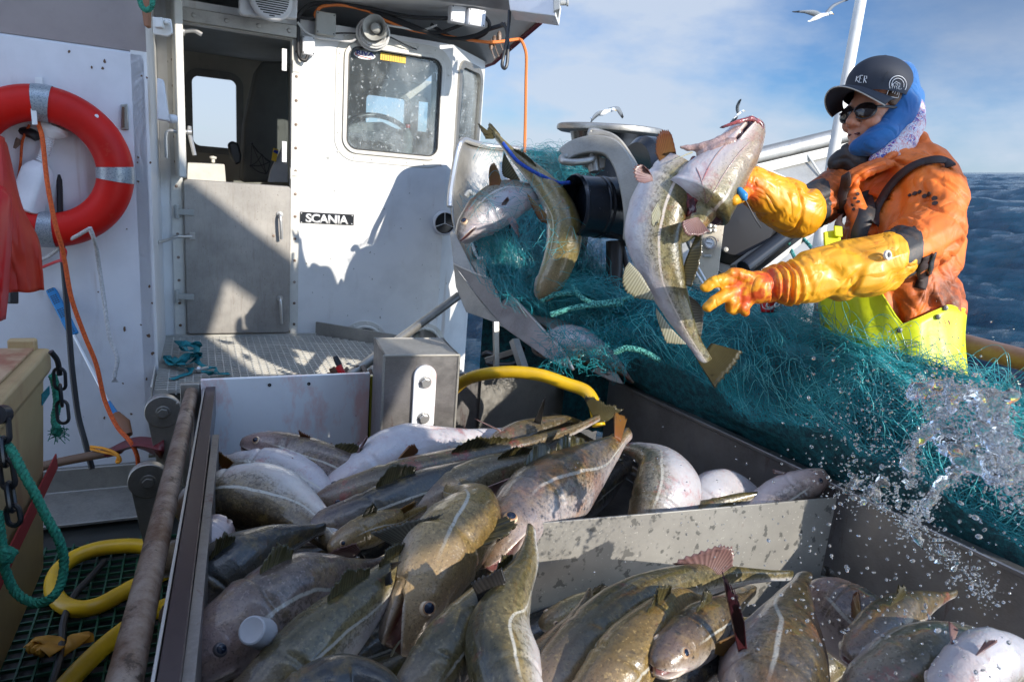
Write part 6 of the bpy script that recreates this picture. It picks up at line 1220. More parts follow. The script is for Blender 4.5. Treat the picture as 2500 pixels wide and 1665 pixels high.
# things on the bench behind the glove
cu = thing('soda_cup', 'red soda can with white script lettering behind the open glove', 'can', P(1872, 745, 2.35)); c = P(1873, 764, 2.35)
mb = MB(); mb.lathe(c, (UP+RT*.08).normalized(), [(0,.0),(.002,.020),(.05,.030),(.056,.031),(.056,.028)], 24); mb.build('can_body', M['red'], cu)
text_obj('Co', 'lettering', M['white_flat'], cu, c + UP*.028 - FW*.0285 + RT*.006, (RT+UP*.12).normalized(), UP, (.042,.040), off=.02, shear=.3)
mb = MB(); mb.tube(spl([P(1860,742,2.318), P(1864,752,2.315), P(1878,755,2.313), P(1888,750,2.318)], 4), .0012, 6); mb.build('white_wave', M['white_flat'], cu)
mb = MB(); rg = random.Random(8)
vs = []; c = P(1935, 815, 2.45)
sheet3('plastic_sack', [[P(1890,775,2.5), P(1925,765,2.48), P(1960,775,2.5)], [P(1885,810,2.42), P(1930,800,2.36), P(1985,815,2.42)], [P(1890,860,2.4), P(1940,860,2.34), P(2000,865,2.4)]], M['plastic'], None, .004)
tag(bpy.data.objects['plastic_sack'], 'crumpled grey white sack behind the net under the gloves', 'sack')
rope('teal_mesh_line', [P(1950,572,3.0), P(1975,598,2.95), P(1995,625,2.9)], .008, M['rope_t'], 'teal net rope hanging against the sea left of the pole', 'rope')
rope('teal_mesh_line', [P(1925,592,3.0), P(1932,612,2.95), P(1945,640,2.9)], .008, M['rope_t'], 'teal rope tied to the grey channel left of the sea gap', 'rope')
# ================================================================== GULLS
gw = Mat('gull_white', (.80,.80,.80), .7).m; gg_ = Mat('gull_grey', (.16,.175,.19), .7).m; gk = Mat('gull_wing_tip', (.02,.02,.022), .7).m; gb_ = Mat('gull_bill', (.62,.38,.03), .5).m
def gull(label, d, body, wings, head, bill, tailp, wt=.018):
    o = thing('gull', label, 'gull', P(*body[len(body)//2], d), 'gulls flying around the boat')
    sc = 1/F*d; mb = MB(); pts = [P(x, y, d) for x, y in body]; n = len(pts); rr_ = [wt*k for k in (.12,.55,.95,1.0,.8,.6,.62,.3)]
    cc = spl(pts, 4); rs = np.interp(np.linspace(0, 1, len(cc)), np.linspace(0, 1, len(rr_)), rr_); mb.tube(cc, list(rs*d/4), 14); mb.build('body', gw, o)
    for W_ in wings:      # rows: (leading point, trailing point, depth shift), root to tip
        a = spl([P(w[0][0], w[0][1], d+w[2]) for w in W_], 4); b = spl([P(w[1][0], w[1][1], d+w[2]) for w in W_], 4); m = len(a); mb = MB(); vs = []
        for i in range(m): mid = a[i].lerp(b[i], .4) - UP*0 - FW*.01; vs += [a[i], mid, b[i]]
        k_ = int(m*.80); fs = []
        mb.add(vs, [(3*i+j, 3*i+j+1, 3*i+4+j, 3*i+3+j) for i in range(m-1) for j in range(2)], 0, True)
        for i, f in enumerate(mb.f): mb.m[i] = 1 if f[0]//3 >= k_ else 0
        mb.build('wing', [gg_, gk], o, solid=.010)
    mb = MB(); hx_ = P(*head, d-.02); mb.lathe(hx_ - RT*.0, RT, [(-wt*d/4*.7,0.001),(-wt*d/4*.5,wt*d/4*.45),(0,wt*d/4*.62),(wt*d/4*.5,wt*d/4*.45),(wt*d/4*.7,0.001)], 14); mb.build('head', gw, o)
    mb = MB(); mb.tube([P(*bill[0], d-.02), P(*bill[1], d-.02)], [wt*d/4*.22, wt*d/4*.08], 6); mb.build('bill', gb_, o)
    fan('tail', [P(x, y, d) for x, y in tailp[:2]] + [P(*tailp[1], d)] if False else [P(*tailp[0], d), P(*tailp[0], d)+UP*.004, P(*tailp[1], d)], [P(*tailp[2], d), P(*tailp[3], d), P(*tailp[3], d)+UP*.01], gw, o, 4, .01, 0)
gull('gull with spread wings high in the sky left of the pole', 9, [(1975,54),(1985,48),(1996,42),(2008,38),(2020,36),(2030,34)], [[((2008,34),(1990,42),0),((1990,26),(1978,38),-.1),((1968,26),(1962,33),-.25),((1934,30),(1936,31),-.4)], [((2014,32),(2020,38),0),((2030,14),(2034,20),.15),((2052,4),(2054,8),.3),((2072,-2),(2070,2),.4)]], (2028,33), ((2031,34),(2036,36)), ((1978,50),(1980,54),(1971,52),(1972,56)), .015)
gull('gull gliding with drooped wings just above the winch rim', 8, [(1452,284),(1460,278),(1470,276),(1480,273),(1490,270),(1500,268)], [[((1478,268),(1462,282),0),((1462,272),(1452,290),-.1),((1450,282),(1444,298),-.2),((1441,300),(1443,305),-.3)], [((1484,266),(1496,271),0),((1504,261),(1506,271),.1),((1514,266),(1512,280),.2),((1522,286),(1519,290),.3)]], (1497,268), ((1500,269),(1505,271)), ((1453,284),(1455,288),(1440,288),(1442,292)), .0175)
gull('gull with one raised dark wing above the lifted cod', 8, [(1796,286),(1800,280),(1806,276),(1812,272),(1816,270)], [[((1798,278),(1806,276),0),((1796,262),(1804,262),-.1),((1802,248),(1808,250),-.2),((1808,243),(1809,246),-.3)], [((1796,282),(1802,286),0),((1788,292),(1796,296),.1),((1782,300),(1788,302),.2)]], (1814,272), ((1816,272),(1820,272)), ((1796,284),(1798,286),(1790,290),(1792,292)), .008)
# ================================================================== THE FISHERMAN
def capsule(mb, a, b, ra, rb, n=16):
    a, b = V(a), V(b); ax = (b-a); L_ = ax.length
    if L_ < 1e-6: ax = Z.copy(); L_ = 1e-6
    ax.normalize(); pr = [(-ra*math.cos(t), ra*math.sin(t)) for t in np.linspace(0, math.pi/2, 7)] + [(L_+rb*math.sin(t), rb*math.cos(t)) for t in np.linspace(0, math.pi/2, 7)]
    mb.lathe(a, ax, pr, n)
def ellips(mb, c, e1, e2, e3, n=20):
    vs, fs = [], []; m = n//2
    for i in range(m+1):
        ph = math.pi*i/m
        for j in range(n): th = 2*math.pi*j/n; vs.append(V(c)+e1*(math.sin(ph)*math.cos(th))+e2*(math.sin(ph)*math.sin(th))+e3*math.cos(ph))
    fs = [(i*n+j, i*n+(j+1) % n, (i+1)*n+(j+1) % n, (i+1)*n+j) for i in range(m) for j in range(n)]; mb.add(vs, fs, 0, True)
def remesh(mb, name, voxel, mats, parent, smooth=3, disp=None, matfn=None, attrs=None, sub=0):
    me = bpy.data.meshes.new(name); me.from_pydata(mb.v, [], mb.f); bm = bmesh.new(); bm.from_mesh(me); bmesh.ops.remove_doubles(bm, verts=bm.verts, dist=1e-5); bmesh.ops.recalc_face_normals(bm, faces=bm.faces); bm.to_mesh(me); bm.free()
    t = bpy.data.objects.new('tmp', me); COL.objects.link(t); md = t.modifiers.new('r', 'REMESH'); md.mode = 'VOXEL'; md.voxel_size = voxel
    if smooth: m2 = t.modifiers.new('s', 'SMOOTH'); m2.factor = .7; m2.iterations = smooth
    dg = bpy.context.evaluated_depsgraph_get(); out = bpy.data.meshes.new_from_object(t.evaluated_get(dg)); bpy.data.objects.remove(t); out.name = name
    out.materials.clear()
    for m_ in mats: out.materials.append(m_)
    n = len(out.vertices); co = np.empty(n*3); out.vertices.foreach_get('co', co); co = co.reshape(-1, 3)
    if disp:
        nr = np.empty(n*3); out.vertices.foreach_get('normal', nr); nr = nr.reshape(-1, 3); d = np.array([disp(V(co[i]), V(nr[i])) for i in range(n)]); co = co + nr*d[:,None]; out.vertices.foreach_set('co', co.ravel())
    if matfn:
        for p in out.polygons: p.material_index = matfn(p.center)
    if attrs:
        for k_, fn_ in attrs.items(): A = out.attributes.new(k_, 'FLOAT', 'POINT'); A.data.foreach_set('value', [fn_(V(co[i])) for i in range(n)])
    out.polygons.foreach_set('use_smooth', [True]*len(out.polygons)); out.update()
    o = bpy.data.objects.new(name, out); COL.objects.link(o)
    if parent: o.parent = parent; o.matrix_parent_inverse = parent.matrix_world.inverted()
    return o
def crease(p, f, st, seed, w=.12):
    return crease0(p, f, st, seed, w)*max(0, min(1, .55+1.9*noise.noise(p*11+V((seed*3, 0, seed)))))
def crease0(p, f, st, seed, w=.12):
    q = V((p.dot(st[0])*f, p.dot(st[1])*f, p.dot(st[2])*f)) + V((seed, seed*2, 0)); n = noise.noise(q); return math.exp(-(n/w)**2)
fm = thing('person', 'fisherman in an orange jacket, yellow overalls, yellow gloves and a navy cap', 'person', P(2180, 1250, 2.2))
# --- fabrics
oc = Mat('orange_jacket', (.72,.175,.018), .55, Sheen_Weight=.05)
oc.color(oc.mix(oc.ramp(oc.noise(5, 6, .6), .35, .7), (.86,.19,.010), (.74,.14,.012)))
oc.stain(oc.math('MULTIPLY', oc.math('MULTIPLY', oc.ramp(oc.noise(8, 7, .7), .36, .62), oc.attr('dirt').outputs['Fac']), .92, True), (.10,.035,.018))
oc.stain(oc.math('MULTIPLY', oc.ramp(oc.noise(20, 7, .75), .60, .70), .35), (.20,.07,.02)); oc.bump(oc.math('ABSOLUTE', oc.math('SUBTRACT', oc.noise(9, 2, .5, (1,1,1), (2,2,2), 1.0), .5)), .7, .03); oc.bump(oc.noise(240, 2), .15, .0005); oc.bump(oc.noise(28, 5, .6, (1,1,1), (0,0,0), .6), .45, .004)
bc = Mat('black_patch', (.028,.028,.030), .55); bc.stain(bc.math('MULTIPLY', bc.ramp(bc.noise(30, 6, .7), .5, .62), .5), (.12,.075,.05)); bc.bump(bc.noise(30, 4), .5, .004)
yc = Mat('hi_vis_yellow', (.70,.76,.012), .42); yc.color(yc.mix(yc.ramp(yc.noise(6, 6, .6), .4, .7), (.74,.80,.010), (.62,.68,.015)))
yc.stain(yc.math('MULTIPLY', yc.ramp(yc.noise(9, 8, .72, (1,1,.5)), .60, .72), .55), (.30,.26,.02)); yc.stain(yc.math('MULTIPLY', yc.ramp(yc.noise(34, 5, .6, (1,1,.4)), .68, .70), .6), (.10,.08,.02)); yc.bump(yc.noise(12, 5), .4, .006)
gc = Mat('pvc_glove', (.80,.36,.012), .46, Coat_Weight=.12, Coat_Roughness=.2); gc.color(gc.mix(gc.ramp(gc.noise(9, 5, .6), .35, .7), (.84,.40,.012), (.72,.29,.012)))
gc.stain(gc.math('MULTIPLY', gc.ramp(gc.noise(24, 7, .72, (1,1,1), (3,1,2)), .60, .66), .65), (.52,.05,.01)); gc.stain(gc.math('MULTIPLY', gc.ramp(gc.noise(70, 5, .6), .68, .71), .6), (.16,.07,.01))
bl_ = gc.attr('blood').outputs['Fac']; gc.stain(gc.math('MULTIPLY', gc.ramp(gc.noise(22, 6, .7, (1,1,1), (1,5,2)), .44, .56), bl_), (.50,.012,.008)); gc.stain(gc.math('MULTIPLY', bl_, .35), (.80,.20,.02)); gc.bump(gc.noise(20, 5, .6), .35, .004); gc.bump(gc.math('ABSOLUTE', gc.math('SUBTRACT', gc.noise(11, 2, .5, (1,1,1), (2,2,2), 1.0), .5)), .7, .03)
skin = Mat('skin', (.62,.31,.20), .42, Subsurface_Weight=.15, Subsurface_Radius=(.012,.005,.003)); skin.color(skin.mix(skin.noise(30, 4), (.54,.26,.16), (.43,.18,.115))); skin.bump(skin.noise(140), .15, .0008)
# --- head and body
hu = cv(.13, .98, .05); ff = cv(-.90, -.07, .43); ff = (ff - hu*ff.dot(hu)).normalized(); hs_ = hu.cross(ff).normalized()
if hs_.dot(-FW) < 0: hs_ = -hs_
HO = P(2150, 230, 2.12); Q = lambda f, u, s=0: HO + ff*f + hu*u + hs_*s
mb = MB(); ellips(mb, Q(-.01, 0), hs_*.076, ff*.092, hu*.088); ellips(mb, Q(.030, -.065), hs_*.064, ff*.070, hu*.085); ellips(mb, Q(.045, -.135), hs_*.046, ff*.050, hu*.040)
capsule(mb, Q(.094, -.072), Q(.113, -.112), .0095, .0145); ellips(mb, Q(.100, -.118, .012), hs_*.010, ff*.012, hu*.009); ellips(mb, Q(.100, -.118, -.012), hs_*.010, ff*.012, hu*.009)
for s in (1, -1):
    ellips(mb, Q(.066, -.105, .036*s), hs_*.027, ff*.026, hu*.026); capsule(mb, Q(.088, -.058, .010*s), Q(.074, -.054, .048*s), .010, .010); capsule(mb, Q(.090, -.138, .004*s), Q(.074, -.133, .030*s), .008, .006); capsule(mb, Q(.088, -.152, .004*s), Q(.074, -.143, .030*s), .008, .006); ellips(mb, Q(-.005, -.075, .072*s), hs_*.012, ff*.020, hu*.032)
ellips(mb, Q(.078, -.172), hs_*.022, ff*.020, hu*.018)
capsule(mb, Q(-.02, -.10), P(2190, 420, 2.15), .056, .062); capsule(mb, P(2190, 420, 2.15), P(2200, 600, 2.14), .07, .13); capsule(mb, P(2200, 600, 2.14), P(2180, 800, 2.12), .13, .12)
for (x, dd_) in ((2120, 2.2), (2240, 2.1)): capsule(mb, P(2180, 800, 2.12), P(x, 1150, dd_+.02), .10, .07); capsule(mb, P(x, 1150, dd_+.02), P(x, 1500, dd_+.05), .07, .05)
remesh(mb, 'body', .0042, [skin.m], fm, 2)
mb = MB(); capsule(mb, Q(.091, -.1455, -.014), Q(.091, -.1455, .016), .0040, .0040); mb.build('mouth', Mat('mouth_dark', (.10,.02,.02), .5).m, fm); mb = MB(); capsule(mb, Q(.0925, -.1435, -.008), Q(.0925, -.1435, .010), .0020, .0018); mb.build('teeth', M['white_flat'], fm)
# hair under the cap
hm = Mat('brown_hair', (.09,.05,.028), .6); hm.bump(hm.noise(160, 2, .5, (1,1,.2)), .8, .002)
mb = MB(); ellips(mb, Q(.005, -.03, .062), hs_*.022, ff*.045, hu*.035); ellips(mb, Q(-.03, -.06, .060), hs_*.022, ff*.03, hu*.04); ellips(mb, Q(-.02, -.02), hs_*.08, ff*.09, hu*.06)
remesh(mb, 'hair', .005, [hm.m], fm, 1, lambda p, n: noise.noise(p*90)*.003)
# sunglasses
sg = MB()
for s in (1, -1):
    c = Q(.098, -.082, .033*s); nx = (ff*.93 + hs_*.36*s).normalized(); e1 = hs_*1.0 - nx*hs_.dot(nx); e1.normalize(); e2 = hu
    ellips(sg, c, e1*.031, e2*.024, nx*.009)
gl_ = sg.build('sunglasses', Mat('dark_lens', (.018,.012,.012), .06).m, fm); mb = MB()
for s in (1, -1):
    c = Q(.088, -.082, .033*s); nx = (ff*.93 + hs_*.36*s).normalized(); e1 = (hs_ - nx*hs_.dot(nx)).normalized()
    mb.tube([c + nx*.004*0 + ff*.010 + e1*math.cos(a)*.0315 + hu*math.sin(a)*.0235 for a in [2*math.pi*i/30 for i in range(30)]], .0022, 6, closed=True)
    mb.tube(spl([Q(.088, -.072, .062*s), Q(.05, -.066, .073*s), Q(.0, -.062, .078*s), Q(-.03, -.066, .078*s)], 4), .0042, 8)
mb.tube([Q(.103, -.076, -.008), Q(.106, -.074, 0), Q(.103, -.076, .008)], .003, 6); mb.build('frame', M['black'], gl_)
# cap
cm = Mat('navy_cap', (.014,.018,.030), .7); cm.bump(cm.noise(500, 2), .3, .0005); cm.stain(cm.math('MULTIPLY', cm.ramp(cm.noise(40, 5, .7), .66, .72), .25), (.12,.11,.10))
cap = MB(); vs, n, m = [], 48, 14
cu_, cf, cs_ = hu, ff, hs_; CC = Q(.008, .012)
for i in range(m+1):
    ph = math.pi/2*i/m
    for j in range(n): th = 2*math.pi*j/n; vs.append(CC + cf*(.112*math.cos(ph)*math.cos(th)) + cs_*(.090*math.cos(ph)*math.sin(th)) + cu_*(.096*math.sin(ph)**.9 - (.035 if i == 0 else 0)))
cap.add(vs, [(i*n+j, i*n+(j+1) % n, (i+1)*n+(j+1) % n, (i+1)*n+j) for i in range(m) for j in range(n)], 0, True); cap.lathe(CC+cu_*.094, cu_, [(0,.009),(.007,.009),(.009,.006),(.009,0)], 14)
co_ = cap.build('cap', cm.m, fm)
mb = MB(); vs = []; na_ = 25
for j in range(na_):
    a = R(-72 + 144*j/(na_-1)); rt_ = CC + cf*(.110*math.cos(a)) + cs_*(.090*math.sin(a)) - cu_*.030; wdt = .082*math.cos(a*.92)**.6
    for k_ in range(7):
        f = k_/6; vs.append(rt_ + (cf*1.0 + cs_*math.sin(a)*.10)*wdt*f - cu_*(.012*f + (.030+.020*f)*math.sin(a)**2*1.0 - .006*math.sin(f*math.pi)))
mb.add(vs, [(j*7+k_, j*7+k_+1, (j+1)*7+k_+1, (j+1)*7+k_) for j in range(na_-1) for k_ in range(6)], 0, True); br = mb.build('brim', cm.m, co_, solid=.004)
mb = MB(); mb.tube([vs[j*7+6] for j in range(na_)], .0022, 6); mb.build('brim_piping', M['grey_plastic'], co_)
def cap_pt(th, ph, o=.001): return CC + cf*(.112*math.cos(ph)*math.cos(th)) + cs_*(.090*math.cos(ph)*math.sin(th)) + cu_*(.096*math.sin(ph)**.9), None
def on_cap(px, py, o=.0018):                   # the spot of the crown seen at that pixel
    r = ray(px, py); q = CAMLOC - CC; A_m = [(cf, .112), (cs_, .090), (cu_, .096)]; a_ = sum((r.dot(e)/k)**2 for e, k in A_m); b_ = sum(2*(r.dot(e)/k)*(q.dot(e)/k) for e, k in A_m); c_ = sum((q.dot(e)/k)**2 for e, k in A_m)-1
    D_ = b_*b_-4*a_*c_; t = (-b_-math.sqrt(max(D_, 0)))/(2*a_); p = CAMLOC + r*t; return p - r.normalized()*o*2
cl_ = lambda pts, r_, mat, name: (lambda mb: (mb.tube([on_cap(*p) for p in pts], r_, 6), mb.build(name, mat, co_))[1])(MB())
for pts in ([(2092,187),(2089,200)], [(2099,186),(2090,194),(2096,201)], [(2107,185),(2101,185),(2099,193),(2104,194),(2099,193),(2097,202),(2103,202)], [(2108,203),(2111,186),(2116,187),(2116,192),(2110,194),(2115,203)]): cl_(pts, .0011, M['white_flat'], 'cap_letter')
cb = (2192, 207); ring_ = [(2192+21*math.cos(R(a)), 208-22*math.sin(R(a))) for a in range(-35, 216, 12)]; cl_(ring_, .0011, M['white_flat'], 'crest'); cl_([(2192+15*math.cos(R(a)), 208-16*math.sin(R(a))) for a in range(-20, 201, 15)], .0009, M['white_flat'], 'crest')
cl_([(2172,212),(2164,235),(2192,240),(2200,216)], .0011, M['white_flat'], 'crest')
for k_, pts in enumerate(([(2179,228),(2184,214),(2180,206),(2188,200),(2197,205),(2196,214)], [(2184,230),(2190,216),(2187,210)], [(2190,232),(2195,220),(2193,212)], [(2176,222),(2179,212),(2178,204)], [(2186,206),(2192,206),(2192,211)])): cl_(pts, .0009, M['white_flat'], 'crest')
cl_([(2188,150),(2165,180),(2148,215),(2140,240)], .0006, M['hole'], 'seam')
# blue neck tube and its printed lining
bm2 = Mat('blue_fleece', (.004,.085,.42), .8, Sheen_Weight=.3); bm2.color(bm2.mix(bm2.ramp(bm2.noise(9, 5), .35, .7), (.002,.12,.36), (.002,.07,.25))); bm2.bump(bm2.noise(400, 2), .4, .001); bm2.bump(bm2.math('ABSOLUTE', bm2.math('SUBTRACT', bm2.noise(12, 2, .5, (1,1,1), (2,2,2), .8), .5)), .7, .025); bm2.stain(bm2.math('MULTIPLY', bm2.ramp(bm2.noise(45, 5, .7), .58, .7), .4), (.02,.03,.10))
mb = MB()
def chain(mb, pts):
    for (a, b) in zip(pts, pts[1:]): capsule(mb, a[0], b[0], a[1], b[1])
chain(mb, [(P(2190,196,2.12), .058), (P(2196,240,2.10), .062), (P(2188,285,2.09), .057), (P(2160,322,2.07), .047), (P(2125,350,2.06), .038), (P(2100,362,2.08), .032)]); chain(mb, [(P(2196,250,2.16), .07), (P(2165,345,2.14), .07), (P(2120,365,2.12), .045)]); capsule(mb, P(2165,345,2.12), P(2165,385,2.14), .07, .075)
remesh(mb, 'neck_tube', .005, [bm2.m], fm, 3, lambda p, n: -.006*crease(p, 14, (RT*.5+UP*.86, RT*.15, FW*.3), 3, .2)+.003*noise.noise(p*20))
pr = Mat('printed_lining', (.66,.64,.68), .75); pr.stain(pr.math('MULTIPLY', pr.ramp(pr.math('ABSOLUTE', pr.math('SUBTRACT', pr.noise(60, 3, .5, (1,1,1), (0,0,0), 2), .5)), .035, .05, (1,1,1), (0,0,0)), pr.ramp(pr.noise(16, 1), .42, .48)), (.02,.04,.34)); pr.stain(pr.ramp(pr.math('ABSOLUTE', pr.math('SUBTRACT', pr.noise(50, 3, .5, (1,1,1), (4,4,4), 2), .5)), .02, .03, (.7,.7,.7), (0,0,0)), (.55,.05,.06))
mb = MB(); chain(mb, [(P(2228,262,2.12), .034), (P(2225,305,2.09), .040), (P(2205,345,2.07), .040), (P(2175,372,2.06), .036), (P(2145,392,2.06), .03)])
remesh(mb, 'neck_lining', .005, [pr.m], fm, 2, lambda p, n: -.004*crease(p, 30, (RT*.5+UP*.86, RT*.15, FW*.3), 1, .2))
# jacket
jb = MB()
chain(jb, [(P(2190,400,2.15), .098), (P(2215,470,2.15), .160), (P(2200,590,2.12), .172), (P(2186,700,2.10), .178), (P(2186,790,2.10), .176)])
chain(jb, [(P(2215,375,2.11), .060), (P(2236,355,2.12), .042)]); chain(jb, [(P(2248,340,2.14), .022), (P(2215,372,2.05), .026), (P(2160,398,2.02), .026), (P(2105,420,2.02), .024), (P(2080,440,2.03), .028)])
chain(jb, [(P(2225,440,2.08), .10), (P(2278,462,2.01), .092), (P(2282,520,1.96), .090), (P(2270,575,1.93), .093), (P(2205,612,1.88), .082), (P(2170,630,1.86), .074)])
chain(jb, [(P(2150,430,2.18), .11), (P(2085,440,2.20), .088), (P(2030,478,2.15), .076), (P(1985,505,2.10), .072), (P(1955,515,2.06), .066)])
chain(jb, [(P(2075,470,2.06), .030), (P(2110,560,2.0), .035), (P(2130,640,1.98), .04)])
EL = P(2205,612,1.88); E2 = P(2165,630,1.86); FE = P(1985,505,2.10); HEM = P(2190,770,1.95)
def jdisp(p, n):
    a = -.018*crease(p, 8, (RT*.55-UP*.8, (RT+UP)*.15, FW*.4), 2, .10) - .013*crease(p, 13, (UP*.9+RT*.5, RT*.2, FW*.4), 7, .08) - .007*crease(p, 26, (UP*.5+RT*.7, UP*.2, FW*.4), 4, .09) + .010*noise.noise(p*6)
    dh = (p-HEM).dot(UP)
    if dh < .09: a += .010*math.sin((p.dot(RT)*95 + noise.noise(p*18)*3))*max(0, min(1, (.09-dh)/.05))
    return a
def jmat(c):
    c = V(c)
    if (c-V(P(2158,628,1.84))).length < .118 and c.dot(RT) < P(2212,612,1.88).dot(RT): return 1
    if c.dot(RT) < P(2008,500,2.1).dot(RT) and c.dot(UP) < P(2000,440,2.1).dot(UP): return 1
    return 0
def jdirt(p):
    d = 0; dh = (p-HEM).dot(UP); d = max(0, min(1, (.22-dh)/.15))
    d = max(d, min(1, max(0, (P(2070,450,2.1).dot(RT)-p.dot(RT))/.05+.2))); d = max(d, .32); return d
jk = remesh(jb, 'jacket', .0052, [oc.m, bc.m], fm, 3, jdisp, jmat, {'dirt': jdirt})
bvh = BVHTree.FromPolygons([v.co.copy() for v in jk.data.vertices], [tuple(p.vertices) for p in jk.data.polygons])
def on_jacket(px, py, o=.003):
    r = ray(px, py).normalized(); h = bvh.ray_cast(CAMLOC, r); 
    return (h[0] + h[1]*o if h[0] else P(px, py, 2.0)), (h[1] if h[0] else -FW)
def strap(name, pts, w, mat, o=.006):
    mb = MB(); cc = spl([V((x, y, 0)) for x, y in pts], 6); q = [on_jacket(c.x, c.y, o) for c in cc]; ps = [a for a, b in q]; vs = []
    ns = [b for a, b in q]
    for _ in range(6): ns = [ns[0]] + [(ns[i-1]+ns[i]+ns[i+1]).normalized() for i in range(1, len(ns)-1)] + [ns[-1]]
    q = list(zip(ps, ns))
    for _ in range(3): ps = [ps[0]] + [(ps[i-1]+ps[i]*2+ps[i+1])/4 for i in range(1, len(ps)-1)] + [ps[-1]]
    for i in range(len(ps)):
        t = (ps[min(i+1, len(ps)-1)]-ps[max(0, i-1)]).normalized(); s = t.cross(q[i][1]).normalized(); vs += [ps[i]+s*w/2+q[i][1]*.002, ps[i]-s*w/2+q[i][1]*.002]
    mb.add(vs, [(2*i, 2*i+1, 2*i+3, 2*i+2) for i in range(len(ps)-1)], 0, True); return mb.build(name, mat, fm, solid=.004)
sm2 = Mat('brown_black_strap', (.035,.018,.015), .7).m
strap('brace_strap', [(2322,412),(2305,400),(2285,396),(2255,402),(2225,415),(2195,438),(2165,475),(2145,512),(2130,550)], .026, sm2, .010); strap('brace_strap', [(2070,425),(2062,470),(2052,520),(2048,560)], .030, sm2)
for (px, py, s) in ((2222,478,6),(2234,474,8),(2246,470,7),(2258,480,8),(2270,474,8),(2282,486,9),(2283,498,9)):
    c, n = on_jacket(px, py, .0022); e = n.cross(UP).normalized(); u_ = e.cross(n); k_ = s/F*2; mb = MB(); mb.prism([c+(e*math.cos(R(a))+u_*math.sin(R(a)))*k_*.75 for a in (15,75,135,195,255,315)], n*.0015); mb.build('sleeve_mark', M['grey_plastic'] if False else sm2, jk)
for (px, py, s) in ((2093,475,7),(2087,486,6),(2095,494,6),(2082,502,7),(2085,512,6)):
    c, n = on_jacket(px, py, .0022); e = n.cross(UP).normalized(); u_ = e.cross(n); k_ = s/F*2; mb = MB(); mb.prism([c+(e*math.cos(R(a))+u_*math.sin(R(a)))*k_*.75 for a in (15,75,135,195,255,315)], n*.0015); mb.build('chest_mark', sm2, jk)
strap('collar_flap', [(2160,398),(2120,412),(2085,432),(2075,455)], .012, oc.m, .002)
strap('pocket_opening', [(2262,625),(2250,650),(2252,680),(2245,705)], .030, sm2, .001); strap('pocket_flap', [(2275,618),(2268,650),(2266,672)], .014, bc.m, .006)
strap('placket', [(2108,470),(2116,520),(2098,570),(2102,600)], .045, bc.m, .002)
mb = MB(); chain(mb, [(P(2050,398,2.14), .036), (P(2075,380,2.12), .040), (P(2095,400,2.10), .036)]); remesh(mb, 'inner_collar', .005, [bc.m], fm, 2, lambda p, n: -.005*crease(p, 20, (RT, UP, FW), 4))
# overalls
def bib_top(px):
    xs = [1990, 2010, 2048, 2056, 2140, 2150, 2200, 2262, 2320, 2345]; ys = [572, 566, 575, 668, 690, 722, 797, 775, 752, 760]; return float(np.interp(px, xs, ys))
mb = MB(); nth = 72; rows = 22; vs = []
for j in range(nth):
    th = 2*math.pi*j/nth; cs2, sn2 = math.cos(th), math.sin(th)
    def pt(py):
        c = P(2174, py, 2.10); rx = .190 + .006*math.sin(py*.02); return c + RT*(cs2*rx) - FW*(sn2*.190)
    py0 = 735
    for _ in range(4):
        p = pt(py0); v_ = p-CAMLOC; dz = v_.dot(FW); px = 1250+F*v_.dot(RT)/dz; py0 = bib_top(px) if sn2 > -.1 else 640
    for i in range(rows):
        f = i/(rows-1); py = py0 + (1120-py0)*f; p = pt(py); c = P(2174, py, 2.1); w_ = 1-.10*max(0, f-.6)
        fold = (.010*math.sin(th*9+py*.006+noise.noise(V((th*1.5, py*.004, 3)))*4) + .012*noise.noise(V((cs2*4, sn2*4, py*.012))))*(.35+f)
        p = c + (p-c)*(w_ + fold/.19); vs.append(p)
mb.add(vs, [(j*rows+i, ((j+1) % nth)*rows+i, ((j+1) % nth)*rows+i+1, j*rows+i+1) for j in range(nth) for i in range(rows-1)], 0, True)
bib = mb.build('overalls', yc.m, fm, solid=.004, auto=180)
mb = MB(); top = [vs[j*rows] for j in range(nth)]; mb.tube(top, .0030, 6, closed=True); mb.build('hem', yc.m, bib)
for (x, dd_) in ((2120, 2.2), (2240, 2.1)):
    mb = MB(); chain(mb, [(P(x, 1080, dd_), .115), (P(x, 1300, dd_+.02), .095), (P(x, 1480, dd_+.05), .085)]); remesh(mb, 'trouser_leg', .012, [yc.m], fm, 2, lambda p, n: -.01*crease(p, 8, (UP, RT*.4, FW*.4), 5))
    mb = MB(); chain(mb, [(P(x, 1470, dd_+.05), .075), (P(x, 1620, dd_+.1), .065)]); capsule(mb, P(x, 1640, dd_+.1), P(x-70, 1650, dd_+.05), .06, .05); remesh(mb, 'boot', .012, [bc.m], fm, 2)
def stud(px, py):
    best = min(vs, key=lambda q: ((1250+F*(q-CAMLOC).dot(RT)/(q-CAMLOC).dot(FW))-px)**2+((832.5-F*(q-CAMLOC).dot(UP)/(q-CAMLOC).dot(FW))-py)**2+((q-CAMLOC).dot(FW)-1.95)**2*2e4); mb = MB(); mb.lathe(P(px, py, (best-CAMLOC).dot(FW)-.006), -FW, [(0,.008),(.003,.007),(.004,0)], 12); mb.build('stud', M['rubber'], bib)
for p in ((2196,806),(2290,774),(2308,752)): stud(*p)
mb = MB(); mb.prism([P(2012,566,1.99), P(2050,560,1.99), P(2056,596,1.98), P(2014,606,1.98)], FW*.01); mb.prism([P(2034,552,1.985), P(2054,554,1.985), P(2055,580,1.98), P(2035,578,1.98)], -FW*.008); mb.build('buckle', yc.m, bib, .003)
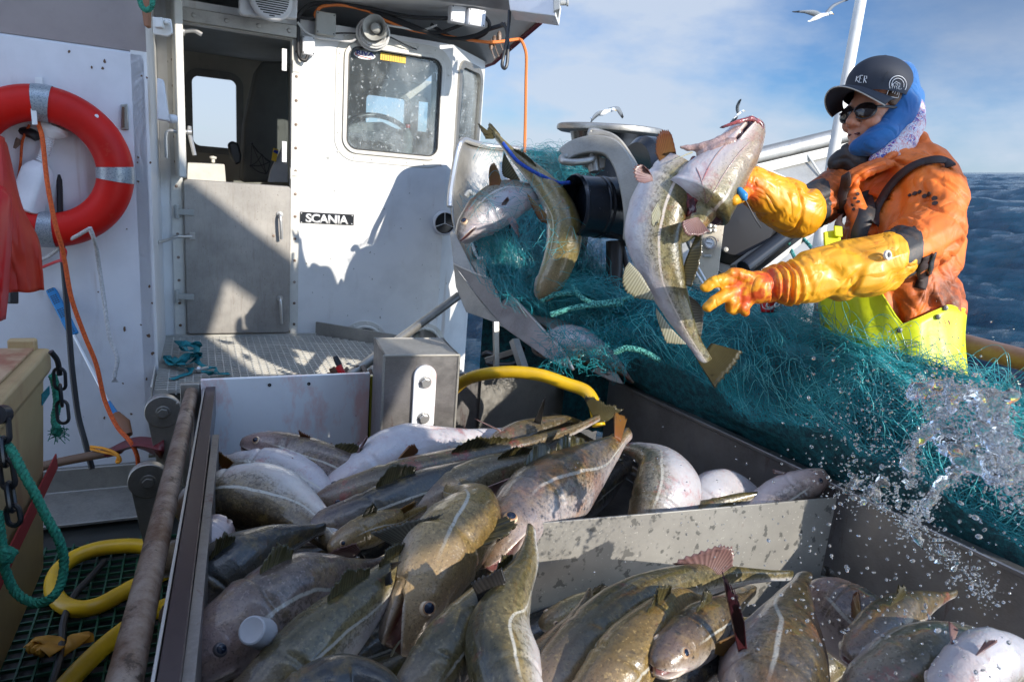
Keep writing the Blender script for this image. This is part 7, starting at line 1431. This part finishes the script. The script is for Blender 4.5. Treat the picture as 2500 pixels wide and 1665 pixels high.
# gloves: near one open with five fingers, far one gripping the fish
gn = MB()
chain(gn, [(P(2160,640,1.855), .083), (P(2115,652,1.85), .086), (P(2050,664,1.85), .084), (P(1985,675,1.84), .074), (P(1925,688,1.83), .062), (P(1893,696,1.82), .050), (P(1872,700,1.815), .043), (P(1845,702,1.81), .045)])
def hand(mb, palm, w0):
    for c, r in palm: pass
ellips(gn, P(1822,705,1.805), RT*.050, UP*.045, FW*.026)
chain(gn, [(P(1800,684,1.80), .0195), (P(1770,682,1.785), .0180), (P(1742,690,1.78), .0170), (P(1722,702,1.78), .0150)])      # index
chain(gn, [(P(1798,712,1.80), .0185), (P(1770,720,1.785), .0175), (P(1745,735,1.78), .0165), (P(1727,750,1.78), .0145)])      # middle
chain(gn, [(P(1802,722,1.81), .0170), (P(1786,736,1.79), .0165), (P(1784,752,1.80), .0150), (P(1792,758,1.82), .0130)])       # ring, curled
chain(gn, [(P(1826,736,1.81), .0160), (P(1814,752,1.80), .0150), (P(1820,762,1.82), .0130)])                                  # little, curled
chain(gn, [(P(1840,684,1.80), .0200), (P(1812,672,1.785), .0180), (P(1790,668,1.78), .0165), (P(1776,676,1.785), .0140)])     # thumb
HP = P(1815,705,1.8); axn = (P(2050,664,1.85)-P(1872,700,1.815)).normalized()
def gdisp(p, n):
    d = (p-P(1872,700,1.815)).dot(axn)
    if d < -.01: return -.0025*crease(p, 40, (axn*1.2, UP*.5, FW*.5), 2, .18)
    k_ = math.exp(-((d-.03)/.05)**2)
    return -.014*crease(p, 7, (axn*.8+UP*.7, UP*.3, FW*.3), 5, .12) - .010*crease(p, 14, (axn*.9-UP*.6, UP*.2+axn*.2, FW*.3), 9, .08) + .007*noise.noise(p*8) + k_*.007*math.sin(d*260+noise.noise(p*14)*4)
def gblood(p): d = (p-P(1850,700,1.8)).length; return max(0, min(1, (.125-d)/.07))
g1_ = remesh(gn, 'glove', .0036, [gc.m], fm, 2, gdisp, None, {'blood': gblood}); g1_['label'] = 'open yellow glove with red stains on its back'
mb = MB(); mb.lathe(P(2168,623,1.755), -FW+RT*.5, [(-.004,.013),(.002,.0125),(.003,.008),(-.001,.006)], 20); mb.build('eyelet', M['cream'], g1_); mb = MB(); mb.lathe(P(2168,623,1.753), -FW+RT*.5, [(0,.0065),(.001,0)], 16); mb.build('eyelet_hole', M['hole'], g1_)
gf_ = MB(); chain(gf_, [(P(1945,514,2.04), .082), (P(1905,496,2.02), .079), (P(1868,474,2.0), .064), (P(1838,455,1.98), .054), (P(1818,448,1.96), .047)])
chain(gf_, [(P(1818,440,1.96), .045), (P(1798,452,1.95), .036)])
for (a, b, c, r_) in (((1812,424,1.96),(1788,432,2.0),(1765,452,2.04),.017), ((1808,440,1.98),(1780,452,2.03),(1760,470,2.07),.017), ((1806,456,1.98),(1782,470,2.02),(1764,486,2.05),.016), ((1808,470,1.98),(1790,484,2.0),(1775,496,2.02),.015)): chain(gf_, [(P(*a), r_*1.05), (P(*b), r_), (P(*c), r_*.85)])
chain(gf_, [(P(1822,468,1.93), .019), (P(1808,482,1.90), .017), (P(1792,490,1.885), .015)])
axf = (P(1945,514,2.04)-P(1818,448,1.96)).normalized()
def gdisp2(p, n):
    d = (p-P(1818,448,1.96)).dot(axf)
    if d < 0: return -.002*crease(p, 40, (axf, UP*.5, FW*.5), 2, .18)
    return -.013*crease(p, 7, (axf*.8-UP*.7, UP*.3, FW*.3), 8, .12) - .009*crease(p, 14, (axf*.9+UP*.6, UP*.2, FW*.3), 3, .08) + .007*noise.noise(p*8)
g2_ = remesh(gf_, 'glove', .0038, [gc.m], fm, 2, gdisp2, None, {'blood': lambda p: max(0, min(1, (.085-(p-P(1805,470,1.95)).length)/.05))}); g2_['label'] = 'yellow glove gripping the head of the lifted cod'
gt = thing('gutting_tool', 'small blue handled hook with a thin dark wire held in the far glove', 'tool', P(1812, 470, 1.9)); mb = MB(); chain(mb, [(P(1806,465,1.885), .009), (P(1815,478,1.88), .012), (P(1818,484,1.88), .008)]); mb.build('handle', M['blue'], gt)
mb = MB(); mb.tube(spl([P(1819,487,1.88), P(1832,512,1.885), P(1846,538,1.89), P(1858,556,1.9)], 4), .0018, 6); mb.build('wire', M['rubber'], gt)
# ================================================================== LIFTED COD and the cod in the hauler
hd_ = fish('x', PP((1852,296,2.00),(1690,520,1.93),(1520,750,1.9),(1196,1196,1.86)), up((.80,-.30,.05),(.8,-.3,.05)), 'k', girth=.92, eye=None, fins=(), seed=61, tmax=.25, as_data=True, gape=.1)
lk = fish('big cod lifted by its head from the net, throat cut open', PP((1735,335,2.02),(1682,398,2.01),(1628,470,2.0),(1600,560,1.98),(1610,645,1.97),(1640,730,1.97),(1680,812,1.99),(1724,882,2.02)), up((.75,.2,.35),(.8,.15,.35),(.8,.3,.35),(.8,.5,.3)), 'k', girth=1.22, group='cod caught in the net', fins=(), eye=None, Ls=.80, seed=60, tmin=.17, extra=hd_)
LO = lk.o
pfan('dorsal_fin', [(1700,575),(1672,640),(1662,695)], [(1712,570),(1714,615),(1704,660),(1688,700)], 1.95, 1.93, 'olive', LO, 18)
pfan('pectoral_fin', [(1704,530),(1708,536)], [(1664,542),(1672,572),(1700,578),(1732,568)], 1.90, 1.86, 'pink', LO, 14); pfan('pectoral_fin', [(1708,528),(1722,508)], [(1744,550),(1764,548),(1768,520),(1752,496)], 1.94, 1.94, 'maroon', LO, 14)
pfan('pectoral_fin', [(1622,420),(1652,412)], [(1600,372),(1603,332),(1622,314),(1640,328),(1653,385)], 1.98, 1.98, 'gold', LO, 16, .02); pfan('pectoral_fin', [(1594,442),(1592,430)], [(1572,448),(1552,440),(1546,412),(1563,400),(1584,416)], 1.93, 1.90, 'pink', LO, 12, .02)
pfan('pelvic_fin', [(1606,494),(1614,522)], [(1590,522),(1593,556),(1606,544)], 1.86, 1.83, 'pale', LO, 6)
pfan('anal_fin', [(1536,640),(1566,672),(1598,728)], [(1526,655),(1518,692),(1537,722),(1562,730),(1597,733)], 1.94, 1.94, 'pale', LO, 16); pfan('anal_fin', [(1602,752),(1638,800),(1674,838)], [(1602,768),(1612,803),(1628,838),(1652,840),(1674,841)], 1.95, 1.95, 'pale', LO, 14)
pfan('dorsal_fin', [(1668,712),(1688,768),(1708,820)], [(1700,735),(1718,757),(1718,780),(1712,822)], 1.98, 1.98, 'grey', LO, 14)
pfan('tail_fin', [(1736,838),(1715,862),(1696,868)], [(1814,858),(1800,885),(1772,918),(1747,950)], 2.02, 2.00, 'olive', LO, 30, .03)
wm = Mat('wound', (.20,.02,.03), .25, Coat_Weight=.6); wm.color(wm.mix(wm.ramp(wm.noise(28, 6, .7), .45, .6), (.06,.008,.015), (.36,.07,.07))); wm.bump(wm.noise(60), .6, .003)
mb = MB(); chain(mb, [(P(1668,425,1.99), .038), (P(1682,470,1.97), .040), (P(1695,515,1.95), .030)]); chain(mb, [(P(1700,398,1.98), .02), (P(1690,440,1.97), .03)]); remesh(mb, 'wound', .005, [wm.m], LO, 2, lambda p, n: noise.noise(p*60)*.006)
mb = MB(); chain(mb, [(P(1655,575,1.975), .030), (P(1692,548,1.955), .036), (P(1718,515,1.95), .040)]); nk_o = remesh(mb, 'neck', .005, [FM['k']], LO, 2, lambda p, n: noise.noise(p*40)*.004, None, {'t': lambda p: .24, 'v': lambda p: .40, 'll': lambda p: .9})
fmz = cod_mat('cod_throat', (.45,.30,.28), (.60,.44,.42), (.72,.64,.64), blood=.6, spots=0)
mb = MB(); chain(mb, [(P(1662,360,1.94), .005), (P(1700,362,1.94), .012), (P(1745,352,1.93), .016), (P(1800,325,1.94), .018)]); chain(mb, [(P(1705,378,1.94), .008), (P(1740,366,1.92), .014), (P(1790,345,1.91), .012)]); remesh(mb, 'throat_flap', .0042, [fmz], LO, 2, lambda p, n: noise.noise(p*50)*.004)
mb = MB(); chain(mb, [(P(1760,312,1.93), .004), (P(1800,298,1.925), .006), (P(1835,290,1.935), .008), (P(1857,303,1.95), .009), (P(1858,335,1.955), .008), (P(1846,365,1.95), .005)]); remesh(mb, 'jaw_rim', .0042, [wm.m], LO, 2, lambda p, n: noise.noise(p*50)*.002)
mb = MB(); mb.tube([P(1690,372,1.93), P(1642,392,1.92)], [.003,.001], 6); mb.build('barbel', FN['pale'], LO)
N2 = fish('olive spotted cod hanging tail up in the hauler', PP((1318,735,2.74),(1358,655,2.72),(1378,572,2.72),(1360,498,2.74),(1308,430,2.76),(1250,376,2.8),(1205,325,2.84)), up((.25,.05,.95),(.35,.1,.9)), 'y', girth=1.15, gill=.1, group='cod caught in the net', fins=('d3',), eye=None, Ls=.80, seed=62)
pfan('tail_fin', [(1222,330),(1204,340)], [(1199,303),(1192,302),(1185,330),(1166,300),(1170,312),(1185,340)], 2.83, 2.83, 'olive', N2.o, 14, .03); pfan('dorsal_fin', [(1300,420),(1345,470)], [(1280,405),(1320,425),(1348,450),(1350,470)], 2.76, 2.78, 'pale', N2.o, 14)
pfan('anal_fin', [(1230,372),(1270,440)], [(1226,400),(1228,430),(1265,448)], 2.76, 2.76, 'olive', N2.o, 12); pfan('anal_fin', [(1285,470),(1340,530)], [(1296,500),(1318,540),(1345,550)], 2.72, 2.72, 'gold', N2.o, 12)
N1 = fish('cod with a white throat hanging head down left in the hauler', PP((1122,588,2.66),(1165,540,2.68),(1215,498,2.72),(1270,480,2.78),(1330,480,2.86),(1390,500,2.92)), up((-.75,.55,.1),(-.5,.7,.2)), 'h', girth=1.55, head=1.05, group='cod caught in the net', fins=(), eye='normal', Ls=.62, seed=63, gape=.1)
pfan('pectoral_fin', [(1195,458),(1218,458)], [(1193,425),(1198,400),(1212,402),(1224,440)], 2.68, 2.68, 'orange', N1.o, 12); pfan('pectoral_fin', [(1238,535),(1250,530)], [(1268,582),(1266,560),(1262,542)], 2.64, 2.62, 'pink', N1.o, 8); pfan('pelvic_fin', [(1224,502),(1236,500)], [(1226,496),(1240,480),(1243,490)], 2.64, 2.6, 'pink', N1.o, 6)
N3 = fish('white bellied cod tangled low in the teal net', PP((1300,852,2.82),(1370,840,2.76),(1430,850,2.72),(1490,880,2.72),(1550,930,2.74)), up((.1,-1,.3),(.1,-1,.3)), 'h', girth=1.5, group='cod caught in the net', fins=(), eye='dull', Ls=.55, seed=64)
mb = MB(); mb.lathe(P(1776,408,1.895), cv(.1,-.1,1), [(-.006,.018),(.002,.017),(.006,.012),(.007,0)], 24, 3); mb.lathe(P(1776,408,1.887), cv(.1,-.1,1), [(0,.009),(.002,.007),(.003,0)], 20, 2); mb.build('eye', [EYE_W, EYE_I, EYE_P, EYE_D], LO)
lb_me = [c for c in LO.children if c.name.startswith('body')][0].data
lbv = BVHTree.FromPolygons([v.co.copy() for v in lb_me.vertices], [tuple(p.vertices) for p in lb_me.polygons])
def lon(px, py):
    h = lbv.ray_cast(CAMLOC, ray(px, py).normalized()); return h[0] + h[1]*.0005 if h[0] else None
for pts in ([(1822,322),(1790,340),(1755,372),(1730,410),(1712,450)], [(1832,345),(1800,380),(1768,425),(1742,470),(1722,500)], [(1700,410),(1712,440),(1722,480),(1718,515)]):
    q = [lon(x, y) for x, y in [(c.x, c.y) for c in spl([V((a, b, 0)) for a, b in pts], 4)]]; q = [a for a in q if a is not None]
    if len(q) > 4: mb = MB(); mb.tube(q, [.0008]+[.0016]*(len(q)-2)+[.0006], 6); mb.build('gill_crease', fmz, LO)
# ================================================================== NET
nm = Mat('net_twine', (.012,.23,.24), .16, Coat_Weight=.4); nm.color(nm.mix(nm.ramp(nm.noise(5, 4, .6), .35, .7), (.008,.20,.25), (.06,.50,.54)))
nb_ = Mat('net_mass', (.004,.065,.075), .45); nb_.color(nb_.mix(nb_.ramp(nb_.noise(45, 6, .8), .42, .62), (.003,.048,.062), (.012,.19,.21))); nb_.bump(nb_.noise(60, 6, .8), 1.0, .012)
rows_ = [
 [(1190,610,3.02),(1320,620,3.05),(1500,640,3.05),(1650,690,2.9),(1800,730,2.6),(1950,775,2.3),(2100,850,2.02),(2300,925,1.90),(2540,1000,1.80)],
 [(1200,660,2.92),(1330,675,2.95),(1500,700,2.85),(1650,735,2.68),(1800,765,2.42),(1950,815,2.14),(2100,880,1.93),(2300,955,1.82),(2540,1030,1.72)],
 [(1232,730,2.90),(1350,760,2.88),(1480,790,2.72),(1640,830,2.45),(1800,860,2.25),(1950,905,2.02),(2120,970,1.84),(2320,1045,1.72),(2560,1125,1.62)],
 [(1292,800,2.84),(1400,850,2.86),(1540,915,2.72),(1700,975,2.46),(1850,1010,2.18),(2000,1062,1.98),(2160,1125,1.82),(2350,1200,1.68),(2580,1290,1.57)],
 [(1385,885,2.90),(1490,920,2.95),(1600,974,2.78),(1760,1050,2.47),(1900,1113,2.26),(2040,1178,2.07),(2200,1252,1.90),(2380,1338,1.74),(2600,1440,1.58)]]
g0 = [spl([P(*p) for p in r], 10) for r in rows_]; gc_ = [spl(list(c), 12) for c in zip(*g0)]; NU_, NV_ = len(gc_), len(gc_[0])
G = np.array([[tuple(p) for p in c] for c in gc_])       # [u, v, xyz]
def gs(u, v):
    u = min(max(u, 0), .9999)*(NU_-1); v = min(max(v, 0), .9999)*(NV_-1); i, j = int(u), int(v); a, b = u-i, v-j
    p = (G[i,j]*(1-a)*(1-b) + G[i+1,j]*a*(1-b) + G[i,j+1]*(1-a)*b + G[i+1,j+1]*a*b); return V(p)
def lump(u, v): return .045*noise.noise(V((u*9, v*4, 1.3))) + .022*noise.noise(V((u*24, v*10, 5.3)))
NUP = (Z*.7 - FW*.5).normalized()
def heap(u, v, o=0): return gs(u, v) + NUP*(lump(u, v)+o)
net = thing('fishing_net', 'big heap of teal monofilament fishing net between the fish bin and the fisherman', 'fishing net', P(1900, 1000, 2.1))
mb = MB(); nu, nv = 150, 60; vs = []
for i in range(nu):
    for j in range(nv):
        u, v = i/(nu-1), j/(nv-1); vs.append(heap(u, v, -.022 + .008*noise.noise(V((u*80, v*30, 2)))))
k0 = len(vs)
for i in range(nu): vs.append(vs[i*nv] - Z*.55 + FW*.10)
for i in range(nu): vs.append(vs[i*nv+nv-1] - Z*.25)
fs = [(i*nv+j, (i+1)*nv+j, (i+1)*nv+j+1, i*nv+j+1) for i in range(nu-1) for j in range(nv-1)] + [(i*nv, (i+1)*nv, k0+i+1, k0+i) for i in range(nu-1)] + [(i*nv+nv-1, (i+1)*nv+nv-1, k0+nu+i+1, k0+nu+i) for i in range(nu-1)]
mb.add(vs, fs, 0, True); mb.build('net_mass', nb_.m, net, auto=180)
rs_ = np.random.RandomState(11)
def strands(name, paths, rad, mat, parent, sides=3):
    vsl, fsl, off = [], [], 0
    for pth, r in paths:
        p = np.asarray(pth); m = len(p); t = np.gradient(p, axis=0); t /= np.linalg.norm(t, axis=1)[:,None]+1e-9
        ref = np.array([.3,.5,.8]); a = np.cross(t, ref); a /= np.linalg.norm(a, axis=1)[:,None]+1e-9; b = np.cross(t, a)
        for s in range(sides): an = 2*math.pi*s/sides; vsl.append(p + (a*math.cos(an)+b*math.sin(an))*r)
        base = off; q = []
        for s in range(sides):
            i0 = base+s*m+np.arange(m-1); i1 = base+((s+1) % sides)*m+np.arange(m-1); q.append(np.stack([i0, i0+1, i1+1, i1], -1))
        fsl.append(np.concatenate(q)); off += sides*m
    vv = np.concatenate(vsl); ff_ = np.concatenate(fsl); me = bpy.data.meshes.new(name); me.vertices.add(len(vv)); me.vertices.foreach_set('co', vv.ravel()); me.loops.add(ff_.size); me.loops.foreach_set('vertex_index', ff_.ravel().astype(np.int32)); me.polygons.add(len(ff_)); me.polygons.foreach_set('loop_start', np.arange(0, ff_.size, 4, dtype=np.int32)); me.polygons.foreach_set('use_smooth', [True]*len(ff_)); me.update(calc_edges=True); me.materials.append(mat)
    o = bpy.data.objects.new(name, me); COL.objects.link(o)
    if parent: o.parent = parent; o.matrix_parent_inverse = parent.matrix_world.inverted()
    return o
paths = []
def flow(u, v, k): return 2.2*noise.noise(V((u*4+k, v*2.5, k))) + 2.0*noise.noise(V((u*14, v*7, k+9)))
for n_ in range(5200):
    u, v = rs_.uniform(0, 1), rs_.uniform(0, 1)**(.9); 
    if u < .12 and v < .2: pass
    a = flow(u, v, n_ % 3) + rs_.normal(0, .9); da = rs_.normal(0, .16); st_ = rs_.uniform(.006, .014); m = rs_.randint(10, 26); amp = abs(rs_.normal(0, .013)); hi = rs_.uniform() < .06
    if hi: amp = abs(rs_.normal(.03, .03))
    edge_ = max(0, 1-v*9); amp *= 1+edge_*1.5; P_ = []; ph = rs_.uniform(0, 6.28)
    for k_ in range(m):
        f = k_/(m-1); o_ = -.008 + amp*math.sin(f*math.pi) + .006*math.sin(f*9+ph); P_.append(tuple(heap(u, v, o_))); u += math.cos(a)*st_*.55; v += math.sin(a)*st_*1.5; a += da + rs_.normal(0, .22)
        if not (0 <= u <= 1 and -.02 <= v <= 1.0): break
    if len(P_) > 4: paths.append((P_, rs_.uniform(.00055, .0011)))
# loose loops standing up in front of the overalls
for n_ in range(420):
    u0 = rs_.uniform(.60, 1.0); v0 = rs_.uniform(0, .22); w_ = rs_.uniform(.03, .12)*rs_.choice([-1, 1]); h_ = abs(rs_.normal(.03, .04)); lean = rs_.normal(0, .02); ph = rs_.uniform(0, 6)
    P_ = [tuple(heap(u0+w_*f, v0+.04*math.sin(f*3+ph), 0) + Z*h_*math.sin(f*math.pi) + RT*lean*math.sin(f*6+ph)) for f in np.linspace(0, 1, 16)]; paths.append((P_, .0007))
# draped diamond mesh lying over parts of the heap
for (u0, u1, v0, v1, off_) in ((.42, .66, .0, .42, .014), (.12, .34, .25, .75, .012), (.60, .86, .12, .60, .018), (.70, .98, .0, .30, .03), (.34, .55, .45, .95, .012)):
    nr_, L9 = 30, 26
    for s_ in (1, -1):
        for k_ in range(nr_*2):
            P_ = []; a0 = -1+k_/nr_*1.0*2/2
            for f in np.linspace(0, 1, L9*2):
                g_ = (k_/nr_ - 1) + f if s_ > 0 else (k_/nr_) - f
                if not 0 <= g_ <= 1: continue
                w1 = noise.noise(V((g_*3, f*3, u0*9)))*.10; w2 = noise.noise(V((g_*3, f*3, u0*9+5)))*.12
                P_.append(tuple(heap(u0+(u1-u0)*(g_+w1), v0+(v1-v0)*(f+w2), off_*(.6+noise.noise(V((g_*4, f*4, 3))))+.004)))
            if len(P_) > 4: paths.append((P_, .0008))
strands('net_strands', paths, 0, nm.m, net)['kind'] = 'stuff'
bn_ = Mat('glint_twine', (.12,.60,.60), .12, Coat_Weight=.5); paths = []  # lighter copy of the twine, its colour painted as glints on the net
for n_ in range(900):
    u, v = rs_.uniform(0, 1), rs_.uniform(0, 1); a = flow(u, v, n_ % 3) + rs_.normal(0, .5); st_ = rs_.uniform(.006, .012); m = rs_.randint(6, 20); P_ = []; ph = rs_.uniform(0, 6.28)
    for k_ in range(m):
        P_.append(tuple(heap(u, v, .006 + .012*math.sin(k_/(m-1)*math.pi) + .003*math.sin(k_+ph)))); u += math.cos(a)*st_*.55; v += math.sin(a)*st_*1.5; a += rs_.normal(0, .12)
        if not (0 <= u <= 1 and 0 <= v <= 1): break
    if len(P_) > 4: paths.append((P_, .0010))
strands('glint_strands', paths, 0, bn_.m, net)['kind'] = 'stuff'
# net hanging in the hauler and falling over the trough
paths = []
hang = [((1180,470,2.8),(1190,560,2.78),(1215,650,2.8),(1260,730,2.72)), ((1290,400,3.3),(1330,500,3.2),(1310,620,2.95),(1330,720,2.8)), ((1370,560,2.85),(1400,640,2.8),(1380,700,2.8),(1420,780,2.7)), ((1210,560,2.72),(1230,640,2.76),(1250,690,2.74),(1300,760,2.68)), ((1440,600,2.85),(1450,680,2.8),(1480,730,2.75),(1520,800,2.65)), ((1280,380,3.5),(1340,385,3.4),(1400,400,3.0),(1430,430,2.95)), ((1275,430,3.4),(1330,440,3.3),(1380,450,3.0),(1400,470,2.95)), ((1340,700,2.75),(1400,705,2.72),(1480,715,2.7),(1560,760,2.6))]
for n_ in range(1500):
    h = hang[n_ % len(hang)]; cc = [V(P(*p)) + RT*rs_.normal(0, .045) + FW*rs_.normal(0, .03) + UP*rs_.normal(0, .03) for p in h]; c = spl(cc, 7); a = rs_.randint(0, 8); b = rs_.randint(12, len(c)); ph = rs_.uniform(0, 6)
    c = [p + RT*.010*math.sin(i*.9+ph) + UP*.008*math.cos(i*1.3+ph) for i, p in enumerate(c[a:b])]; paths.append(([tuple(p) for p in c], rs_.uniform(.0006, .0010)))
for n_ in range(160):     # stray loops over the top of the hauler, and over the hanging cod
    x, y = (rs_.uniform(1180, 1440), rs_.uniform(385, 420)) if n_ < 90 else (rs_.uniform(1170, 1400), rs_.uniform(440, 640)); d_ = 3.6 if n_ < 90 else 2.60; w_ = rs_.uniform(20, 90); hh = rs_.uniform(5, 55); ph = rs_.uniform(0, 6)
    paths.append(([tuple(P(x+w_*(f-.5), y-hh*math.sin(f*math.pi)*(1 if n_ < 90 else math.cos(ph)), d_+.02*math.sin(f*5+ph))) for f in np.linspace(0, 1, 14)], .0007))
for n_ in range(260):
    x, y = rs_.uniform(1330, 1540), rs_.uniform(800, 905); w_ = rs_.uniform(20, 90); a_ = rs_.uniform(0, 6); ph = rs_.uniform(0, 6); c0 = V((x, y, 0))
    paths.append(([tuple(P(x+w_*(f-.5)*math.cos(a_)+8*math.sin(f*6+ph), y+w_*(f-.5)*math.sin(a_)+8*math.cos(f*5+ph), 2.60+.02*math.sin(f*5+ph))) for f in np.linspace(0, 1, 14)], .0009))
strands('hanging_strands', paths, 0, nm.m, net)['kind'] = 'stuff'
mb = MB(); vs = []
for (c_, r1, r2, r3) in (((1335,415,3.5), .10, .06, .06), ((1380,440,3.4), .07, .06, .05), ((1300,600,3.2), .11, .18, .06)): ellips(mb, P(*c_), RT*r1, UP*r2, FW*r3, 24)
remesh(mb, 'hanging_mass', .01, [nb_.m], net, 2, lambda p, n: .02*noise.noise(p*22))
for k_, pts in enumerate(([(1395,690,2.68),(1415,722,2.62),(1450,740,2.6),(1500,736,2.6),(1560,722,2.62)], [(1345,768,2.62),(1400,752,2.60),(1450,745,2.58),(1520,742,2.6)], [(1500,860,2.45),(1530,850,2.43),(1570,858,2.42),(1610,880,2.4)], [(1320,735,2.68),(1350,720,2.66),(1400,716,2.64)])):
    twisted('float_line', [P(x, y, d_+.045) for x, y, d_ in pts], .011, M['rope_t'], None, None, 8, .028, 3, net)
twisted('blue_line', [P(1228,350,2.76), P(1245,372,2.74), P(1265,395,2.72), P(1300,418,2.70), P(1340,438,2.70), P(1365,447,2.70), P(1392,446,2.69)], .0075, M['rope_b'], 'blue line running from the hanging cod to the black drum', 'line', 8, .02)
# ================================================================== SPRAY
wt_ = Mat('sea_spray', (.93,.96,1.0), .02); wt_.b.inputs['IOR'].default_value = 1.33; wt_.b.inputs['Transmission Weight'].default_value = .84; wt_.b.inputs['Specular IOR Level'].default_value = .8
ico = bmesh.new(); bmesh.ops.create_icosphere(ico, subdivisions=2, radius=1); IV = np.array([tuple(v.co) for v in ico.verts]); IF = np.array([[v.index for v in f.verts] for f in ico.faces]); ico.free()
def drops(name, lst, label, cat):
    vv, ff_ = [], []; 
    for k_, (p, r) in enumerate(lst):
        s = 1+rs_.normal(0, .18, 3); d = rs_.normal(0, 1, 3); d /= np.linalg.norm(d); q = IV*s; q = q + np.outer(q@d, d)*abs(rs_.normal(0, .35)); vv.append(q*r + np.array(tuple(p))); ff_.append(IF+len(IV)*k_)
    vv = np.concatenate(vv); ff_ = np.concatenate(ff_); me = bpy.data.meshes.new(name); me.vertices.add(len(vv)); me.vertices.foreach_set('co', vv.ravel()); me.loops.add(ff_.size); me.loops.foreach_set('vertex_index', ff_.ravel().astype(np.int32)); me.polygons.add(len(ff_)); me.polygons.foreach_set('loop_start', np.arange(0, ff_.size, 3, dtype=np.int32)); me.polygons.foreach_set('use_smooth', [True]*len(ff_)); me.update(calc_edges=True); me.materials.append(wt_.m)
    o = bpy.data.objects.new(name, me); COL.objects.link(o); tag(o, label, cat, kind='stuff'); return o
lst = []
def burst(n, path, sp, r0, r1, dsp=.08):
    c = spl([V((x, y, d_*1000)) for x, y, d_ in path], 10)
    for _ in range(n):
        q = c[rs_.randint(len(c))]; x, y, d_ = q.x+rs_.normal(0, sp), q.y+rs_.normal(0, sp), q.z/1000+rs_.normal(0, dsp); lst.append((P(x, y, max(.45, d_)), (r0+(r1-r0)*rs_.beta(1.2, 5))*d_*.78))
burst(900, [(2235,960,1.25),(2300,960,1.22),(2380,970,1.2),(2440,1000,1.2)], 26, .0010, .0042)
burst(900, [(2300,1010,1.2),(2370,1060,1.15),(2420,1110,1.12),(2470,1150,1.1)], 30, .0010, .0045)
burst(500, [(2440,1010,1.2),(2440,1100,1.1),(2460,1180,1.05),(2500,1230,1.0)], 26, .0010, .005)
burst(420, [(2310,1010,1.15),(2250,1060,1.15),(2220,1120,1.15),(2235,1180,1.15)], 12, .0010, .0035)
burst(360, [(2380,1140,1.1),(2300,1190,1.1),(2250,1240,1.1),(2220,1290,1.1)], 14, .0010, .0035)
burst(420, [(2060,1200,1.3),(2150,1215,1.25),(2230,1280,1.2),(2330,1370,1.15),(2420,1450,1.1)], 24, .0010, .004)
burst(330, [(2060,1000,1.3),(2120,1080,1.3),(2160,1160,1.3)], 65, .0008, .0042)
burst(260, [(2200,1250,1.1),(2300,1400,1.0),(2300,1550,.95)], 130, .0012, .0058, .15)
burst(90, [(1950,1350,1.1),(2000,1500,1.0),(1900,1600,1.0)], 110, .0012, .0052, .12)
burst(90, [(1700,1300,1.2),(1850,1250,1.2),(1500,1100,1.4)], 100, .0008, .0028, .12)
burst(120, [(2100,900,1.4),(2250,880,1.4),(2400,820,1.4)], 50, .0007, .0028, .12)
for pth, n_ in (([(2240,950,1.25),(2330,955,1.22),(2440,985,1.2),(2480,1100,1.15),(2500,1240,1.1)], 1500), ([(2340,1000,1.2),(2270,1050,1.17),(2225,1120,1.15),(2235,1180,1.15)], 500), ([(2400,1120,1.15),(2300,1180,1.15),(2240,1270,1.12)], 500), ([(2060,1190,1.3),(2160,1220,1.25),(2290,1330,1.17),(2420,1450,1.1)], 600)): burst(n_, pth, 20, .0004, .0012, .06)
drops('sea_spray', lst, 'cloud of glassy water droplets splashing over the net and the right side of the bin', 'spray')
mb = MB()
def tendril(pts, r, n=26, jit=.010):
    c = spl([P(*p) for p in pts], 10)
    for i in range(len(c)-1):
        rr2 = r*(.6+.6*abs(noise.noise(c[i]*30))+.2); ellips(mb, c[i] + V(rs_.normal(0, jit, 3)), RT*rr2, UP*rr2*.8, FW*rr2*.6, 10)
tendril([(2330,985,1.2),(2290,1030,1.17),(2245,1065,1.15),(2220,1120,1.15),(2228,1150,1.15)], .010, jit=.004); tendril([(2390,1130,1.12),(2330,1160,1.12),(2280,1200,1.12),(2240,1260,1.12)], .010, jit=.004); tendril([(2240,950,1.22),(2300,955,1.2),(2380,965,1.2),(2440,985,1.2)], .015, jit=.012); tendril([(2440,1000,1.2),(2425,1060,1.15),(2430,1110,1.12),(2470,1150,1.1)], .018, jit=.014)
tendril([(2330,1070,1.15),(2350,1120,1.13),(2420,1140,1.12),(2470,1180,1.1)], .015, jit=.012); tendril([(2100,1210,1.28),(2150,1225,1.25),(2230,1300,1.2),(2300,1340,1.17),(2400,1440,1.1)], .008, jit=.008); tendril([(2070,1190,1.3),(2120,1180,1.28),(2190,1190,1.25),(2240,1250,1.2)], .009, jit=.010)
ws_ = Mat('clear_water', (.95,.98,1.0), .02); ws_.b.inputs['IOR'].default_value = 1.33; ws_.b.inputs['Transmission Weight'].default_value = .93
so_ = remesh(mb, 'splash_sheet', .0055, [ws_.m], None, 1, lambda p, n: .004*noise.noise(p*60)); tag(so_, 'curling sheets of clear sea water inside the spray at the right edge', 'splash', kind='stuff')
